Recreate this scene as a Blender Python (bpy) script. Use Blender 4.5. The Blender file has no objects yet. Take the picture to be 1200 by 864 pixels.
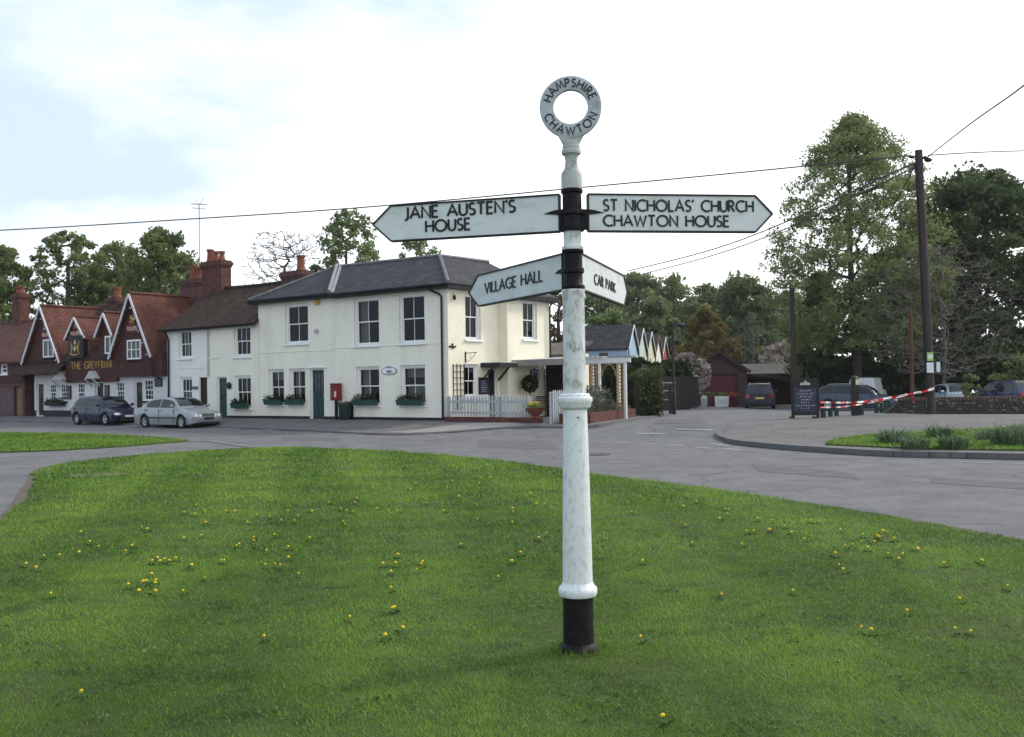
import bpy, bmesh, math, random
import numpy as np
from mathutils import Vector, Matrix

# ------------------------------------------------------------------ camera
sc = bpy.context.scene
COL = sc.collection
F = 1167.0
PITCH = math.atan(20 / F)
ROLL = .014
CAM = np.array([0, 0, 1.6])
cf = np.array([0, math.cos(PITCH), math.sin(PITCH)])
_r0 = np.array([1., 0, 0])
_u0 = np.array([0, -math.sin(PITCH), math.cos(PITCH)])
cr = _r0 * math.cos(ROLL) - _u0 * math.sin(ROLL)
cu = _u0 * math.cos(ROLL) + _r0 * math.sin(ROLL)
cd = bpy.data.cameras.new('camera')
cam = bpy.data.objects.new('camera', cd)
COL.objects.link(cam)
cd.sensor_width = 36
cd.lens = 36 * F / 1200
cd.clip_start = .05
cd.clip_end = 5000
cam.matrix_world = Matrix(((cr[0], cu[0], -cf[0], 0), (cr[1], cu[1], -cf[1], 0), (cr[2], cu[2], -cf[2], 1.6), (0, 0, 0, 1)))
sc.camera = cam

# ------------------------------------------------------------------ light
SUN_EL, SUN_AZ = math.radians(38), math.radians(62)      # azimuth clockwise from +y (the view direction)
sdir = Vector((math.sin(SUN_AZ) * math.cos(SUN_EL), math.cos(SUN_AZ) * math.cos(SUN_EL), math.sin(SUN_EL)))
sl = bpy.data.lights.new('sun', 'SUN')
sl.energy = 2.0
sl.angle = math.radians(10)
sl.color = (1, .93, .82)
so = bpy.data.objects.new('sun', sl)
COL.objects.link(so)
so.rotation_euler = sdir.to_track_quat('Z', 'Y').to_euler()
w = bpy.data.worlds.new("World")
sc.world = w
w.use_nodes = True
nt = w.node_tree
nt.nodes.clear()
N = nt.nodes.new
L = nt.links.new
out = N('ShaderNodeOutputWorld')
bg = N('ShaderNodeBackground')
bg.inputs['Strength'].default_value = .15
sky = N('ShaderNodeTexSky')
sky.sky_type = 'NISHITA'
sky.sun_disc = False
sky.sun_elevation = SUN_EL
sky.sun_rotation = SUN_AZ
sky.dust_density = 2.0
sky.air_density = 1.0
tc = N('ShaderNodeTexCoord')
mp = N('ShaderNodeMapping')
mp.inputs['Scale'].default_value = (1.0, 1.0, 2.6)
mp.inputs['Location'].default_value = (1.75, .62, .37)
L(tc.outputs['Generated'], mp.inputs['Vector'])
n1 = N('ShaderNodeTexNoise')
n1.inputs['Scale'].default_value = 3.2
n1.inputs['Detail'].default_value = 7
n1.inputs['Roughness'].default_value = .58
L(mp.outputs['Vector'], n1.inputs['Vector'])
sep = N('ShaderNodeSeparateXYZ')
L(tc.outputs['Generated'], sep.inputs[0])
# cloud cover is thicker towards the sun side of the sky
cov = N('ShaderNodeMath'); cov.operation = 'MULTIPLY_ADD'
cov.inputs[1].default_value = .80; cov.inputs[2].default_value = .35
L(sep.outputs['X'], cov.inputs[0])
covz = N('ShaderNodeMath'); covz.operation = 'MULTIPLY_ADD'; covz.inputs[1].default_value = -.70
L(sep.outputs['Z'], covz.inputs[0]); L(cov.outputs[0], covz.inputs[2])
add = N('ShaderNodeMath'); add.operation = 'ADD'
L(n1.outputs['Fac'], add.inputs[0]); L(covz.outputs[0], add.inputs[1])
ramp = N('ShaderNodeMapRange')
ramp.inputs['From Min'].default_value = .33
ramp.inputs['From Max'].default_value = .78
L(add.outputs[0], ramp.inputs['Value'])
mix = N('ShaderNodeMixRGB')
veil = N('ShaderNodeMixRGB')
veil.inputs['Fac'].default_value = .88
veil.inputs['Color2'].default_value = (4.1, 4.9, 5.7, 1)
L(sky.outputs['Color'], veil.inputs['Color1'])
L(veil.outputs['Color'], mix.inputs['Color1'])
mix.inputs['Color2'].default_value = (8.2, 8.35, 8.5, 1)
L(ramp.outputs['Result'], mix.inputs['Fac'])
L(mix.outputs['Color'], bg.inputs['Color'])
L(bg.outputs['Background'], out.inputs['Surface'])
vs = sc.view_settings
vs.view_transform = 'Standard'
vs.look = 'None'
vs.exposure = 0.36
vs.gamma = 1.0
sc.render.film_transparent = False
sc.cycles.max_bounces = 5
sc.cycles.diffuse_bounces = 2
sc.cycles.glossy_bounces = 2
sc.cycles.transmission_bounces = 3
sc.cycles.transparent_max_bounces = 6
sc.cycles.use_denoising = True
sc.cycles.caustics_reflective = False
sc.cycles.caustics_refractive = False

# ------------------------------------------------------------------ measuring helpers
def S(a, b, x):
    t = min(1., max(0., (x - a) / (b - a)))
    return t * t * (3 - 2 * t)
ANG = math.radians(-37.)
def gz(x, y):
    """gentle terrain: level green and road, rising a quarter metre towards the houses"""
    t = .6018 * (x + 2.361) + .7986 * (y - 37.6)
    return .25 * S(-3.2, -.1, t) - .07 * S(44, 60, y) - .25 * S(40, 55, y) * S(10, 18, x)
def ray(px, py):
    return cf + cr * (px - 600) / F - cu * (py - 432) / F
def G(px, py, zo=0.):
    d = ray(px, py); t = 10.
    for i in range(80):
        p = CAM + d * t
        t = .5 * t + .5 * (gz(p[0], p[1]) + zo - 1.6) / d[2]
    p = CAM + d * t
    return Vector((p[0], p[1], gz(p[0], p[1])))
def P(px, py, dep):
    d = ray(px, py)
    p = CAM + d * dep / d[1]
    return Vector(p)
def PG(px, dep, py=450):
    p = P(px, py, dep)
    return Vector((p.x, p.y, gz(p.x, p.y)))
UX = Vector((math.cos(ANG), math.sin(ANG), 0))
UY = Vector((-math.sin(ANG), math.cos(ANG), 0))
ORG = Vector((-2.361, 37.6, .25))
def UV_(u, t, z=0):
    return ORG + UX * u + UY * t + Vector((0, 0, z))
def UG(u, t, dz=0):
    p = UV_(u, t)
    return Vector((p.x, p.y, gz(p.x, p.y) + dz))

# ------------------------------------------------------------------ materials
MATS = {}
def mat(name, col, rough=.6, var=.12, scale=4., bump=0., bscale=30., metal=0., spec=.3, brick=None, dirt=None, dirt_scale=1.2,
        dirt_amt=.5, emit=None, coat=0., aniso=(1, 1, 1), tone=None):
    """procedural principled material: noise varied colour, optional brick/tile courses on the metre UVs, stains, bump"""
    if name in MATS: return MATS[name]
    m = bpy.data.materials.new(name); MATS[name] = m
    m.use_nodes = True
    t = m.node_tree; N = t.nodes.new; L = t.links.new
    b = t.nodes['Principled BSDF']
    b.inputs['Roughness'].default_value = rough
    b.inputs['Metallic'].default_value = metal
    b.inputs['Specular IOR Level'].default_value = spec
    b.inputs['Coat Weight'].default_value = coat
    tc = N('ShaderNodeTexCoord')
    mp = N('ShaderNodeMapping'); mp.inputs['Scale'].default_value = aniso
    L(tc.outputs['Object'], mp.inputs['Vector'])
    n = N('ShaderNodeTexNoise'); n.inputs['Scale'].default_value = scale; n.inputs['Detail'].default_value = 5
    L(mp.outputs['Vector'], n.inputs['Vector'])
    r = N('ShaderNodeMapRange'); r.inputs['From Min'].default_value = .25; r.inputs['From Max'].default_value = .75
    r.inputs['To Min'].default_value = 1 - var; r.inputs['To Max'].default_value = 1 + var
    L(n.outputs['Fac'], r.inputs['Value'])
    mul = N('ShaderNodeMixRGB'); mul.blend_type = 'MULTIPLY'; mul.inputs['Fac'].default_value = 1
    mul.inputs['Color1'].default_value = (*col, 1)
    L(r.outputs['Result'], mul.inputs['Color2'])
    c = mul.outputs['Color']
    h = None
    if brick:
        bw, bh, mort, mcol, cvar = brick
        bt = N('ShaderNodeTexBrick')
        bt.inputs['Scale'].default_value = 1
        bt.inputs['Brick Width'].default_value = bw; bt.inputs['Row Height'].default_value = bh
        bt.inputs['Mortar Size'].default_value = mort; bt.inputs['Mortar Smooth'].default_value = .3
        lo = tuple(x * (1 - cvar) for x in (1, 1, 1)); hi = tuple(x * (1 + cvar) for x in (1, 1, 1))
        bt.inputs['Color1'].default_value = (*lo, 1); bt.inputs['Color2'].default_value = (*hi, 1)
        bt.inputs['Mortar'].default_value = (*mcol, 1)
        L(tc.outputs['UV'], bt.inputs['Vector'])
        m2 = N('ShaderNodeMixRGB'); m2.blend_type = 'MULTIPLY'; m2.inputs['Fac'].default_value = 1
        L(c, m2.inputs['Color1']); L(bt.outputs['Color'], m2.inputs['Color2'])
        c = m2.outputs['Color']; h = bt.outputs['Fac']
    if tone:
        at = N('ShaderNodeAttribute'); at.attribute_name = 'tone'
        m4 = N('ShaderNodeMixRGB'); m4.inputs['Color1'].default_value = (*col, 1); m4.inputs['Color2'].default_value = (*tone, 1)
        L(at.outputs['Fac'], m4.inputs['Fac']); L(m4.outputs['Color'], mul.inputs['Color1'])
    if dirt:
        n2 = N('ShaderNodeTexNoise'); n2.inputs['Scale'].default_value = dirt_scale; n2.inputs['Detail'].default_value = 8
        n2.inputs['Roughness'].default_value = .65
        L(mp.outputs['Vector'], n2.inputs['Vector'])
        r2 = N('ShaderNodeMapRange'); r2.inputs['From Min'].default_value = .5; r2.inputs['From Max'].default_value = .72
        r2.inputs['To Max'].default_value = dirt_amt
        L(n2.outputs['Fac'], r2.inputs['Value'])
        m3 = N('ShaderNodeMixRGB'); m3.inputs['Color2'].default_value = (*dirt, 1)
        L(r2.outputs['Result'], m3.inputs['Fac']); L(c, m3.inputs['Color1'])
        c = m3.outputs['Color']
    L(c, b.inputs['Base Color'])
    if bump or h:
        bp = N('ShaderNodeBump'); bp.inputs['Strength'].default_value = max(bump, .25 if h else 0); bp.inputs['Distance'].default_value = .02
        nb = N('ShaderNodeTexNoise'); nb.inputs['Scale'].default_value = bscale; nb.inputs['Detail'].default_value = 3
        L(mp.outputs['Vector'], nb.inputs['Vector'])
        if h:
            mm = N('ShaderNodeMath'); mm.operation = 'MULTIPLY_ADD'; mm.inputs[1].default_value = -.6
            L(h, mm.inputs[0]); L(nb.outputs['Fac'], mm.inputs[2]); L(mm.outputs[0], bp.inputs['Height'])
        else:
            L(nb.outputs['Fac'], bp.inputs['Height'])
        L(bp.outputs['Normal'], b.inputs['Normal'])
    if emit:
        b.inputs['Emission Color'].default_value = (*emit[0], 1); b.inputs['Emission Strength'].default_value = emit[1]
    return m

def leaf_mat(name, c1, c2, trans=.45, rough=.65):
    if name in MATS: return MATS[name]
    m = bpy.data.materials.new(name); MATS[name] = m
    m.use_nodes = True
    t = m.node_tree; N = t.nodes.new; L = t.links.new
    t.nodes.clear()
    o = N('ShaderNodeOutputMaterial')
    at = N('ShaderNodeAttribute'); at.attribute_name = 'tone'
    mx = N('ShaderNodeMixRGB'); mx.inputs['Color1'].default_value = (*c1, 1); mx.inputs['Color2'].default_value = (*c2, 1)
    L(at.outputs['Fac'], mx.inputs['Fac'])
    b = N('ShaderNodeBsdfPrincipled'); b.inputs['Roughness'].default_value = rough; b.inputs['Specular IOR Level'].default_value = .25
    L(mx.outputs['Color'], b.inputs['Base Color'])
    tr = N('ShaderNodeBsdfTranslucent')
    L(mx.outputs['Color'], tr.inputs['Color'])
    ms = N('ShaderNodeMixShader'); ms.inputs['Fac'].default_value = trans
    L(b.outputs[0], ms.inputs[1]); L(tr.outputs[0], ms.inputs[2]); L(ms.outputs[0], o.inputs['Surface'])
    return m

def glass_mat(name, tint=(.55, .6, .6), refl=.6):
    if name in MATS: return MATS[name]
    m = bpy.data.materials.new(name); MATS[name] = m
    m.use_nodes = True
    t = m.node_tree; N = t.nodes.new; L = t.links.new
    t.nodes.clear()
    o = N('ShaderNodeOutputMaterial')
    tr = N('ShaderNodeBsdfTransparent'); tr.inputs['Color'].default_value = (*tint, 1)
    gl = N('ShaderNodeBsdfGlossy'); gl.inputs['Roughness'].default_value = .02
    gl.inputs['Color'].default_value = (.9, .93, .95, 1)
    fr = N('ShaderNodeFresnel'); fr.inputs['IOR'].default_value = 1.5
    ms = N('ShaderNodeMixShader')
    tcn = N('ShaderNodeTexCoord'); nn = N('ShaderNodeTexNoise'); nn.inputs['Scale'].default_value = 2.
    L(tcn.outputs['Object'], nn.inputs['Vector'])
    bp = N('ShaderNodeBump'); bp.inputs['Strength'].default_value = .06; bp.inputs['Distance'].default_value = .05
    L(nn.outputs['Fac'], bp.inputs['Height']); L(bp.outputs['Normal'], gl.inputs['Normal'])
    mu = N('ShaderNodeMath'); mu.operation = 'MULTIPLY'; mu.inputs[1].default_value = refl
    L(fr.outputs[0], mu.inputs[0])
    L(mu.outputs[0], ms.inputs['Fac']); L(tr.outputs[0], ms.inputs[1]); L(gl.outputs[0], ms.inputs[2]); L(ms.outputs[0], o.inputs['Surface'])
    return m

# ------------------------------------------------------------------ mesh helpers
class MB:
    """collects faces in metres and links them as ONE mesh object"""
    def __init__(s): s.v = []; s.f = []; s.m = []
    def add(s, vs, fs, m=0):
        o = len(s.v); s.v += [tuple(v) for v in vs]
        for f in fs: s.f.append(tuple(o + i for i in f)); s.m.append(m)
        return s
    def quad(s, a, b, c, d, m=0): return s.add((a, b, c, d), ((0, 1, 2, 3),), m)
    def poly(s, pts, m=0): return s.add(pts, (tuple(range(len(pts))),), m)
    def box(s, x0, x1, y0, y1, z0, z1, m=0):
        vs = [(x, y, z) for z in (z0, z1) for y in (y0, y1) for x in (x0, x1)]
        return s.add(vs, ((0, 2, 3, 1), (4, 5, 7, 6), (0, 1, 5, 4), (2, 6, 7, 3), (0, 4, 6, 2), (1, 3, 7, 5)), m)
    def beam(s, a, b, w, h, m=0, up=(0, 0, 1)):
        a = Vector(a); b = Vector(b); d = (b - a).normalized(); up = Vector(up)
        r = d.cross(up)
        if r.length < 1e-4: r = d.cross(Vector((0, 1, 0)))
        r.normalize(); n = r.cross(d)
        q = [(-1, -1), (1, -1), (1, 1), (-1, 1)]
        vs = [p + r * (i * w / 2) + n * (j * h / 2) for p in (a, b) for i, j in q]
        return s.add(vs, ((0, 3, 2, 1), (4, 5, 6, 7), (0, 1, 5, 4), (1, 2, 6, 5), (2, 3, 7, 6), (3, 0, 4, 7)), m)
    def prism(s, poly, d, m=0, cap=True, mside=None):
        """poly: 3D points counter-clockwise seen from the front; extruded by vector d"""
        n = len(poly); d = Vector(d)
        vs = [Vector(p) for p in poly] + [Vector(p) + d for p in poly]
        if cap: s.add(vs, (tuple(range(n)), tuple(range(2 * n - 1, n - 1, -1))), m)
        s.add(vs, [(i, i + n, (i + 1) % n + n, (i + 1) % n) for i in range(n)], m if mside is None else mside)
        return s
    def lathe(s, prof, c=(0, 0, 0), seg=24, m=0, caps=True):
        c = Vector(c); vs = []; fs = []
        for r, z in prof:
            for k in range(seg):
                a = 2 * math.pi * k / seg
                vs.append(c + Vector((r * math.cos(a), r * math.sin(a), z)))
        for i in range(len(prof) - 1):
            for k in range(seg):
                k2 = (k + 1) % seg
                fs.append((i * seg + k, i * seg + k2, (i + 1) * seg + k2, (i + 1) * seg + k))
        if caps:
            fs.append(tuple(range(seg - 1, -1, -1)))
            o = (len(prof) - 1) * seg
            fs.append(tuple(o + k for k in range(seg)))
        return s.add(vs, fs, m)
    def tube(s, pts, rad, seg=6, m=0):
        pts = [Vector(p) for p in pts]
        if not isinstance(rad, (list, tuple)): rad = [rad] * len(pts)
        vs = []; fs = []; prev = None
        for i, p in enumerate(pts):
            d = (pts[min(i + 1, len(pts) - 1)] - pts[max(i - 1, 0)])
            if d.length < 1e-6: d = Vector((0, 0, 1))
            d.normalize()
            x = prev - d * prev.dot(d) if prev is not None else d.orthogonal()
            if x.length < 1e-5: x = d.orthogonal()
            x.normalize(); prev = x; y = d.cross(x)
            for k in range(seg):
                a = 2 * math.pi * k / seg
                vs.append(p + (x * math.cos(a) + y * math.sin(a)) * rad[i])
        for i in range(len(pts) - 1):
            for k in range(seg):
                k2 = (k + 1) % seg
                fs.append((i * seg + k, i * seg + k2, (i + 1) * seg + k2, (i + 1) * seg + k))
        fs.append(tuple(range(seg - 1, -1, -1))); o = (len(pts) - 1) * seg
        fs.append(tuple(o + k for k in range(seg)))
        return s.add(vs, fs, m)
    def ball(s, c, r, m=0, seg=12, rings=8, sq=(1, 1, 1)):
        c = Vector(c); vs = []; fs = []
        for i in range(rings + 1):
            t = math.pi * i / rings
            for k in range(seg):
                a = 2 * math.pi * k / seg
                vs.append(c + Vector((r * sq[0] * math.sin(t) * math.cos(a), r * sq[1] * math.sin(t) * math.sin(a), -r * sq[2] * math.cos(t))))
        for i in range(rings):
            for k in range(seg):
                k2 = (k + 1) % seg
                fs.append((i * seg + k, i * seg + k2, (i + 1) * seg + k2, (i + 1) * seg + k))
        return s.add(vs, fs, m)
    def xform(s, M, i0=0):
        s.v[i0:] = [tuple(M @ Vector(v)) for v in s.v[i0:]]
        return s
    def build(s, name, mats, parent=None, loc=(0, 0, 0), rz=0., smooth=False, bevel=0., angle=35):
        me = bpy.data.meshes.new(name)
        me.from_pydata(s.v, [], s.f)
        if not isinstance(mats, (list, tuple)): mats = [mats]
        for m in mats: me.materials.append(m)
        me.polygons.foreach_set('material_index', s.m)
        me.validate()
        uv_metres(me)
        if smooth:
            me.polygons.foreach_set('use_smooth', [True] * len(me.polygons))
            me.set_sharp_from_angle(angle=math.radians(angle))
        o = bpy.data.objects.new(name, me); COL.objects.link(o)
        o.location = loc; o.rotation_euler = (0, 0, rz)
        if parent is not None: o.parent = parent
        if bevel:
            b = o.modifiers.new('bevel', 'BEVEL'); b.width = bevel; b.segments = 2; b.limit_method = 'ANGLE'; b.angle_limit = math.radians(40)
        return o

def uv_metres(me):
    uvl = me.uv_layers.new(name='UVMap')
    nl = len(me.loops)
    if not nl: return
    co = np.zeros(len(me.vertices) * 3); me.vertices.foreach_get('co', co); co = co.reshape(-1, 3)
    li = np.zeros(nl, int); me.loops.foreach_get('vertex_index', li)
    nr = np.zeros(len(me.polygons) * 3); me.polygons.foreach_get('normal', nr); nr = nr.reshape(-1, 3)
    tot = np.zeros(len(me.polygons), int); me.polygons.foreach_get('loop_total', tot)
    n = np.repeat(nr, tot, axis=0)
    flat = np.abs(n[:, 2]) > .985
    u = np.stack([-n[:, 1], n[:, 0], np.zeros(nl)], 1)
    u[flat] = (1, 0, 0)
    u /= np.maximum(np.linalg.norm(u, axis=1, keepdims=True), 1e-9)
    v = np.cross(n, u)
    v[flat] = (0, 1, 0)
    p = co[li]
    uv = np.stack([(p * u).sum(1), (p * v).sum(1)], 1)
    uvl.data.foreach_set('uv', uv.ravel())

def thing(name, label, cat, loc=(0, 0, 0), rz=0., group=None):
    o = bpy.data.objects.new(name, None); COL.objects.link(o)
    o.empty_display_size = .2
    o.location = loc; o.rotation_euler = (0, 0, rz)
    return tag(o, label, cat, group)
def tag(o, label, cat, group=None, kind=None):
    if label: o['label'] = label
    if cat: o['category'] = cat
    if group: o['group'] = group
    if kind: o['kind'] = kind
    return o
def copy_tree(o, parent=None):
    c = o.copy(); COL.objects.link(c)
    if parent is not None: c.parent = parent
    for ch in list(o.children): copy_tree(ch, c)
    return c

def drape(name, poly, dz, m, skirt=0., step=2., kind='structure', near=None):
    """a ground sheet: polygon laid over the terrain"""
    bm = bmesh.new()
    vs = [bm.verts.new((p[0], p[1], 0)) for p in poly]
    bm.faces.new(vs)
    xs = [p[0] for p in poly]; ys = [p[1] for p in poly]
    for ax, lo, hi in ((0, min(xs), max(xs)), (1, min(ys), max(ys))):
        cuts = []; a = math.ceil(lo / step) * step
        while a < hi: cuts.append(a); a += step
        if near: cuts = sorted(set(cuts) | set(float(q) for q in range(*near[ax])))
        for a in cuts:
            co = (a, 0, 0) if ax == 0 else (0, a, 0); no = (1, 0, 0) if ax == 0 else (0, 1, 0)
            bmesh.ops.bisect_plane(bm, geom=bm.verts[:] + bm.edges[:] + bm.faces[:], plane_co=co, plane_no=no)
    bm.normal_update()
    for f in bm.faces:
        if f.normal.z < 0: f.normal_flip()
    if skirt:
        e = [x for x in bm.edges if len(x.link_faces) == 1]
        r = bmesh.ops.extrude_edge_only(bm, edges=e)
        low = [x for x in r['geom'] if isinstance(x, bmesh.types.BMVert)]
    else: low = []
    lowset = set(low)
    for v in bm.verts: v.co.z = gz(v.co.x, v.co.y) + dz - (skirt if v in lowset else 0)
    me = bpy.data.meshes.new(name); bm.to_mesh(me); bm.free()
    me.materials.append(m); uv_metres(me)
    o = bpy.data.objects.new(name, me); COL.objects.link(o)
    o['kind'] = kind
    return o

def strip(name, pts, w, dz, h, m, kind='structure'):
    """a kerb: a strip w wide along pts, top at ground + dz, sides h deep"""
    b = MB()
    pts = resample(pts, 1.0)
    L_ = []; R_ = []
    for i, p in enumerate(pts):
        d = (pts[min(i + 1, len(pts) - 1)] - pts[max(i - 1, 0)]); d.z = 0; d.normalize()
        n = Vector((-d.y, d.x, 0))
        z = gz(p.x, p.y) + dz
        a = p + n * w / 2; c = p - n * w / 2
        L_.append(Vector((a.x, a.y, z))); R_.append(Vector((c.x, c.y, z)))
    dn = Vector((0, 0, -h))
    for i in range(len(pts) - 1):
        b.quad(L_[i], R_[i], R_[i + 1], L_[i + 1])
        b.quad(R_[i], R_[i] + dn, R_[i + 1] + dn, R_[i + 1])
        b.quad(L_[i + 1], L_[i + 1] + dn, L_[i] + dn, L_[i])
    o = b.build(name, m); o['kind'] = kind
    return o

def resample(pts, step):
    pts = [Vector((p[0], p[1], 0)) for p in pts]; out = [pts[0]]
    for a, b in zip(pts, pts[1:]):
        n = max(1, int((b - a).length / step))
        out += [a.lerp(b, (k + 1) / n) for k in range(n)]
    return out

def smooth_pts(pts, n=6):
    """catmull-rom through the points"""
    pts = [Vector(p) for p in pts]; out = []
    for i in range(len(pts) - 1):
        p0 = pts[max(i - 1, 0)]; p1 = pts[i]; p2 = pts[i + 1]; p3 = pts[min(i + 2, len(pts) - 1)]
        for k in range(n):
            t = k / n
            out.append(.5 * ((2 * p1) + (p2 - p0) * t + (2 * p0 - 5 * p1 + 4 * p2 - p3) * t * t + (3 * p1 - p0 - 3 * p2 + p3) * t ** 3))
    out.append(pts[-1])
    return out

# ------------------------------------------------------------------ stroke lettering
def arc(cx, cy, rx, ry, a0, a1, n=10):
    return [(cx + rx * math.cos(math.radians(a0 + (a1 - a0) * i / n)), cy + ry * math.sin(math.radians(a0 + (a1 - a0) * i / n))) for i in range(n + 1)]
GL = {
 'A': (.80, [[(0, 0), (.40, 1), (.80, 0)], [(.14, .34), (.66, .34)]]),
 'C': (.78, [arc(.5, .5, .5, .5, 52, 308, 14)]),
 'E': (.46, [[(.46, 1), (0, 1), (0, 0), (.46, 0)], [(0, .53), (.40, .53)]]),
 'F': (.46, [[(.46, 1), (0, 1), (0, 0)], [(0, .52), (.40, .52)]]),
 'G': (.82, [arc(.5, .5, .5, .5, 52, 330, 14) + [(.82, .44), (.56, .44)]]),
 'H': (.66, [[(0, 0), (0, 1)], [(.66, 0), (.66, 1)], [(0, .52), (.66, .52)]]),
 'I': (.02, [[(.01, 0), (.01, 1)]]),
 'J': (.30, [[(.28, 1), (.28, .1), (.2, -.08), (.02, -.14)]]),
 'K': (.56, [[(0, 0), (0, 1)], [(.52, 1), (.02, .47), (.58, 0)]]),
 'L': (.44, [[(0, 1), (0, 0), (.44, 0)]]),
 'M': (.86, [[(0, 0), (.12, 1), (.43, .2), (.74, 1), (.86, 0)]]),
 'N': (.68, [[(0, 0), (0, 1), (.68, 0), (.68, 1)]]),
 'O': (1.0, [arc(.5, .5, .5, .5, 0, 360, 22)]),
 'P': (.48, [[(0, 0), (0, 1), (.22, 1)] + arc(.22, .74, .26, .26, 90, -90, 8) + [(0, .48)]]),
 'R': (.54, [[(0, 0), (0, 1), (.20, 1)] + arc(.20, .75, .26, .25, 90, -90, 8) + [(0, .5)], [(.18, .5), (.54, 0)]]),
 'S': (.46, [arc(.24, .75, .22, .25, 40, 270, 9) + arc(.22, .25, .24, .25, 90, -140, 9)]),
 'T': (.62, [[(0, 1), (.62, 1)], [(.31, 0), (.31, 1)]]),
 'U': (.62, [[(0, 1), (0, .32)] + arc(.31, .32, .31, .32, 180, 360, 10) + [(.62, 1)]]),
 'V': (.74, [[(0, 1), (.37, 0), (.74, 1)]]),
 'W': (1.06, [[(0, 1), (.26, 0), (.53, .9), (.80, 0), (1.06, 1)]]),
 'Y': (.66, [[(0, 1), (.33, .5), (.66, 1)], [(.33, .5), (.33, 0)]]),
 "'": (.06, [[(.06, 1.06), (.0, .84)]]),
}
def stroke_ribbon(pts, w):
    n = len(pts); Lp = []; Rp = []
    closed = (abs(pts[0][0] - pts[-1][0]) + abs(pts[0][1] - pts[-1][1])) < 1e-4
    for i in range(n):
        p = Vector(pts[i])
        a = Vector(pts[i - 1]) if i > 0 else (Vector(pts[-2]) if closed else None)
        c = Vector(pts[i + 1]) if i < n - 1 else (Vector(pts[1]) if closed else None)
        d1 = (p - a).normalized() if a is not None else None
        d2 = (c - p).normalized() if c is not None else None
        if d1 is None: d1 = d2
        if d2 is None: d2 = d1
        n1 = Vector((-d1.y, d1.x)); n2 = Vector((-d2.y, d2.x))
        m = (n1 + n2)
        m = m.normalized() if m.length > 1e-4 else n1
        k = min(1.7, 1 / max(.3, m.dot(n1)))
        Lp.append(p + m * (w / 2 * k)); Rp.append(p - m * (w / 2 * k))
    return Lp, Rp
def text_strokes(txt, h, gap=.2, space=.5, weight=.13):
    """list of (ribbon polygons) in metres and total width"""
    x = 0; out = []
    for ch in txt:
        if ch == ' ': x += space * h; continue
        wd, st = GL[ch]
        out.append((x, wd * h, [stroke_ribbon([(q[0] * h, q[1] * h) for q in s], weight * h) for s in st]))
        x += (wd + gap) * h
    return out, x - gap * h
def add_text(mb, txt, h, place, depth, m, gap=.2, space=.5, weight=.13, width=None):
    """place(x, y, d) -> 3D; letters are real raised strokes, width squeezes the line to a given length"""
    st, W = text_strokes(txt, h, gap, space, weight)
    k = width / W if width else 1
    j = 0
    for x0, wd, ribs in st:
        for Lp, Rp in ribs:
            j += 1; dd = depth + (j % 3) * .00025
            for i in range(len(Lp) - 1):
                q = [Rp[i], Rp[i + 1], Lp[i + 1], Lp[i]]
                top = [place((x0 + p.x) * k, p.y, dd) for p in q]; bot = [place((x0 + p.x) * k, p.y, 0) for p in q]
                mb.add(top + bot, ((0, 1, 2, 3), (0, 4, 5, 1), (2, 6, 7, 3)) + (((3, 7, 4, 0),) if i == 0 else ()) + (((1, 5, 6, 2),) if i == len(Lp) - 2 else ()), m)
    return W * k

# ------------------------------------------------------------------ material list
M_asphalt = mat('asphalt', (.146, .144, .150), .9, .22, 1.6, .5, 120, spec=.25, dirt=(.094, .092, .098), dirt_scale=.45, dirt_amt=.75)
M_asphalt2 = mat('asphalt_pavement', (.140, .132, .134), .9, .2, 1.6, .35, 140, spec=.25, dirt=(.08, .076, .078), dirt_scale=.6, dirt_amt=.6)
M_concrete = mat('concrete', (.24, .235, .225), .85, .12, 2, .25, 60, dirt=(.2, .2, .19), dirt_scale=1.5)
M_kerb = mat('kerb_stone', (.12, .12, .125), .85, .15, 3, .3, 50, brick=(.915, 5., .014, (.35, .35, .35), .10), dirt=(.09, .09, .09), dirt_scale=2)
M_line = mat('road_paint', (.28, .28, .28), .8, .2, 5, .2, 80, dirt=(.13, .13, .14), dirt_scale=7, dirt_amt=1.)
M_soil = mat('lawn_soil', (.045, .075, .015), .95, .4, 3., .8, 60, dirt=(.09, .085, .04), dirt_scale=.5, dirt_amt=.5)
M_field = mat('field', (.05, .085, .025), .95, .3, .3, .5, 10)
M_bare = mat('bare_earth', (.13, .115, .075), .95, .2, 4, .5, 40)
M_cream = mat('cream_brick', (.83, .81, .71), .75, .05, .8, .2, 50, brick=(.225, .075, .008, (.93, .93, .93), .02), dirt=(.60, .58, .48), dirt_scale=1.1, dirt_amt=.5, aniso=(1, 1, .4))
M_cream_sunlit = mat('cream_brick_sunlit', (.85, .81, .66), .75, .05, .8, .2, 50, brick=(.225, .075, .008, (.93, .93, .93), .02), dirt=(.66, .62, .46), dirt_scale=.9, dirt_amt=.35)  # same paint as the front, the sun's warmth mixed into the colour
M_white_b = mat('white_brick', (.80, .80, .79), .75, .05, .8, .2, 50, brick=(.225, .075, .008, (.93, .93, .93), .02), dirt=(.55, .56, .55), dirt_scale=.9, dirt_amt=.35)
M_render = mat('white_render', (.62, .62, .64), .8, .06, 1.5, .25, 30, dirt=(.5, .5, .5), dirt_scale=1.4, dirt_amt=.4)
M_white = mat('white_gloss', (.82, .83, .84), .35, .03, 3)
M_black = mat('black_paint', (.009, .009, .010), .5, .2, 6, .15, 40)
M_plinth = mat('black_plinth', (.014, .014, .016), .6, .3, 3, .2, 30)
M_lead = mat('lead', (.42, .43, .45), .55, .15, 4, .15, 12)
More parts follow.
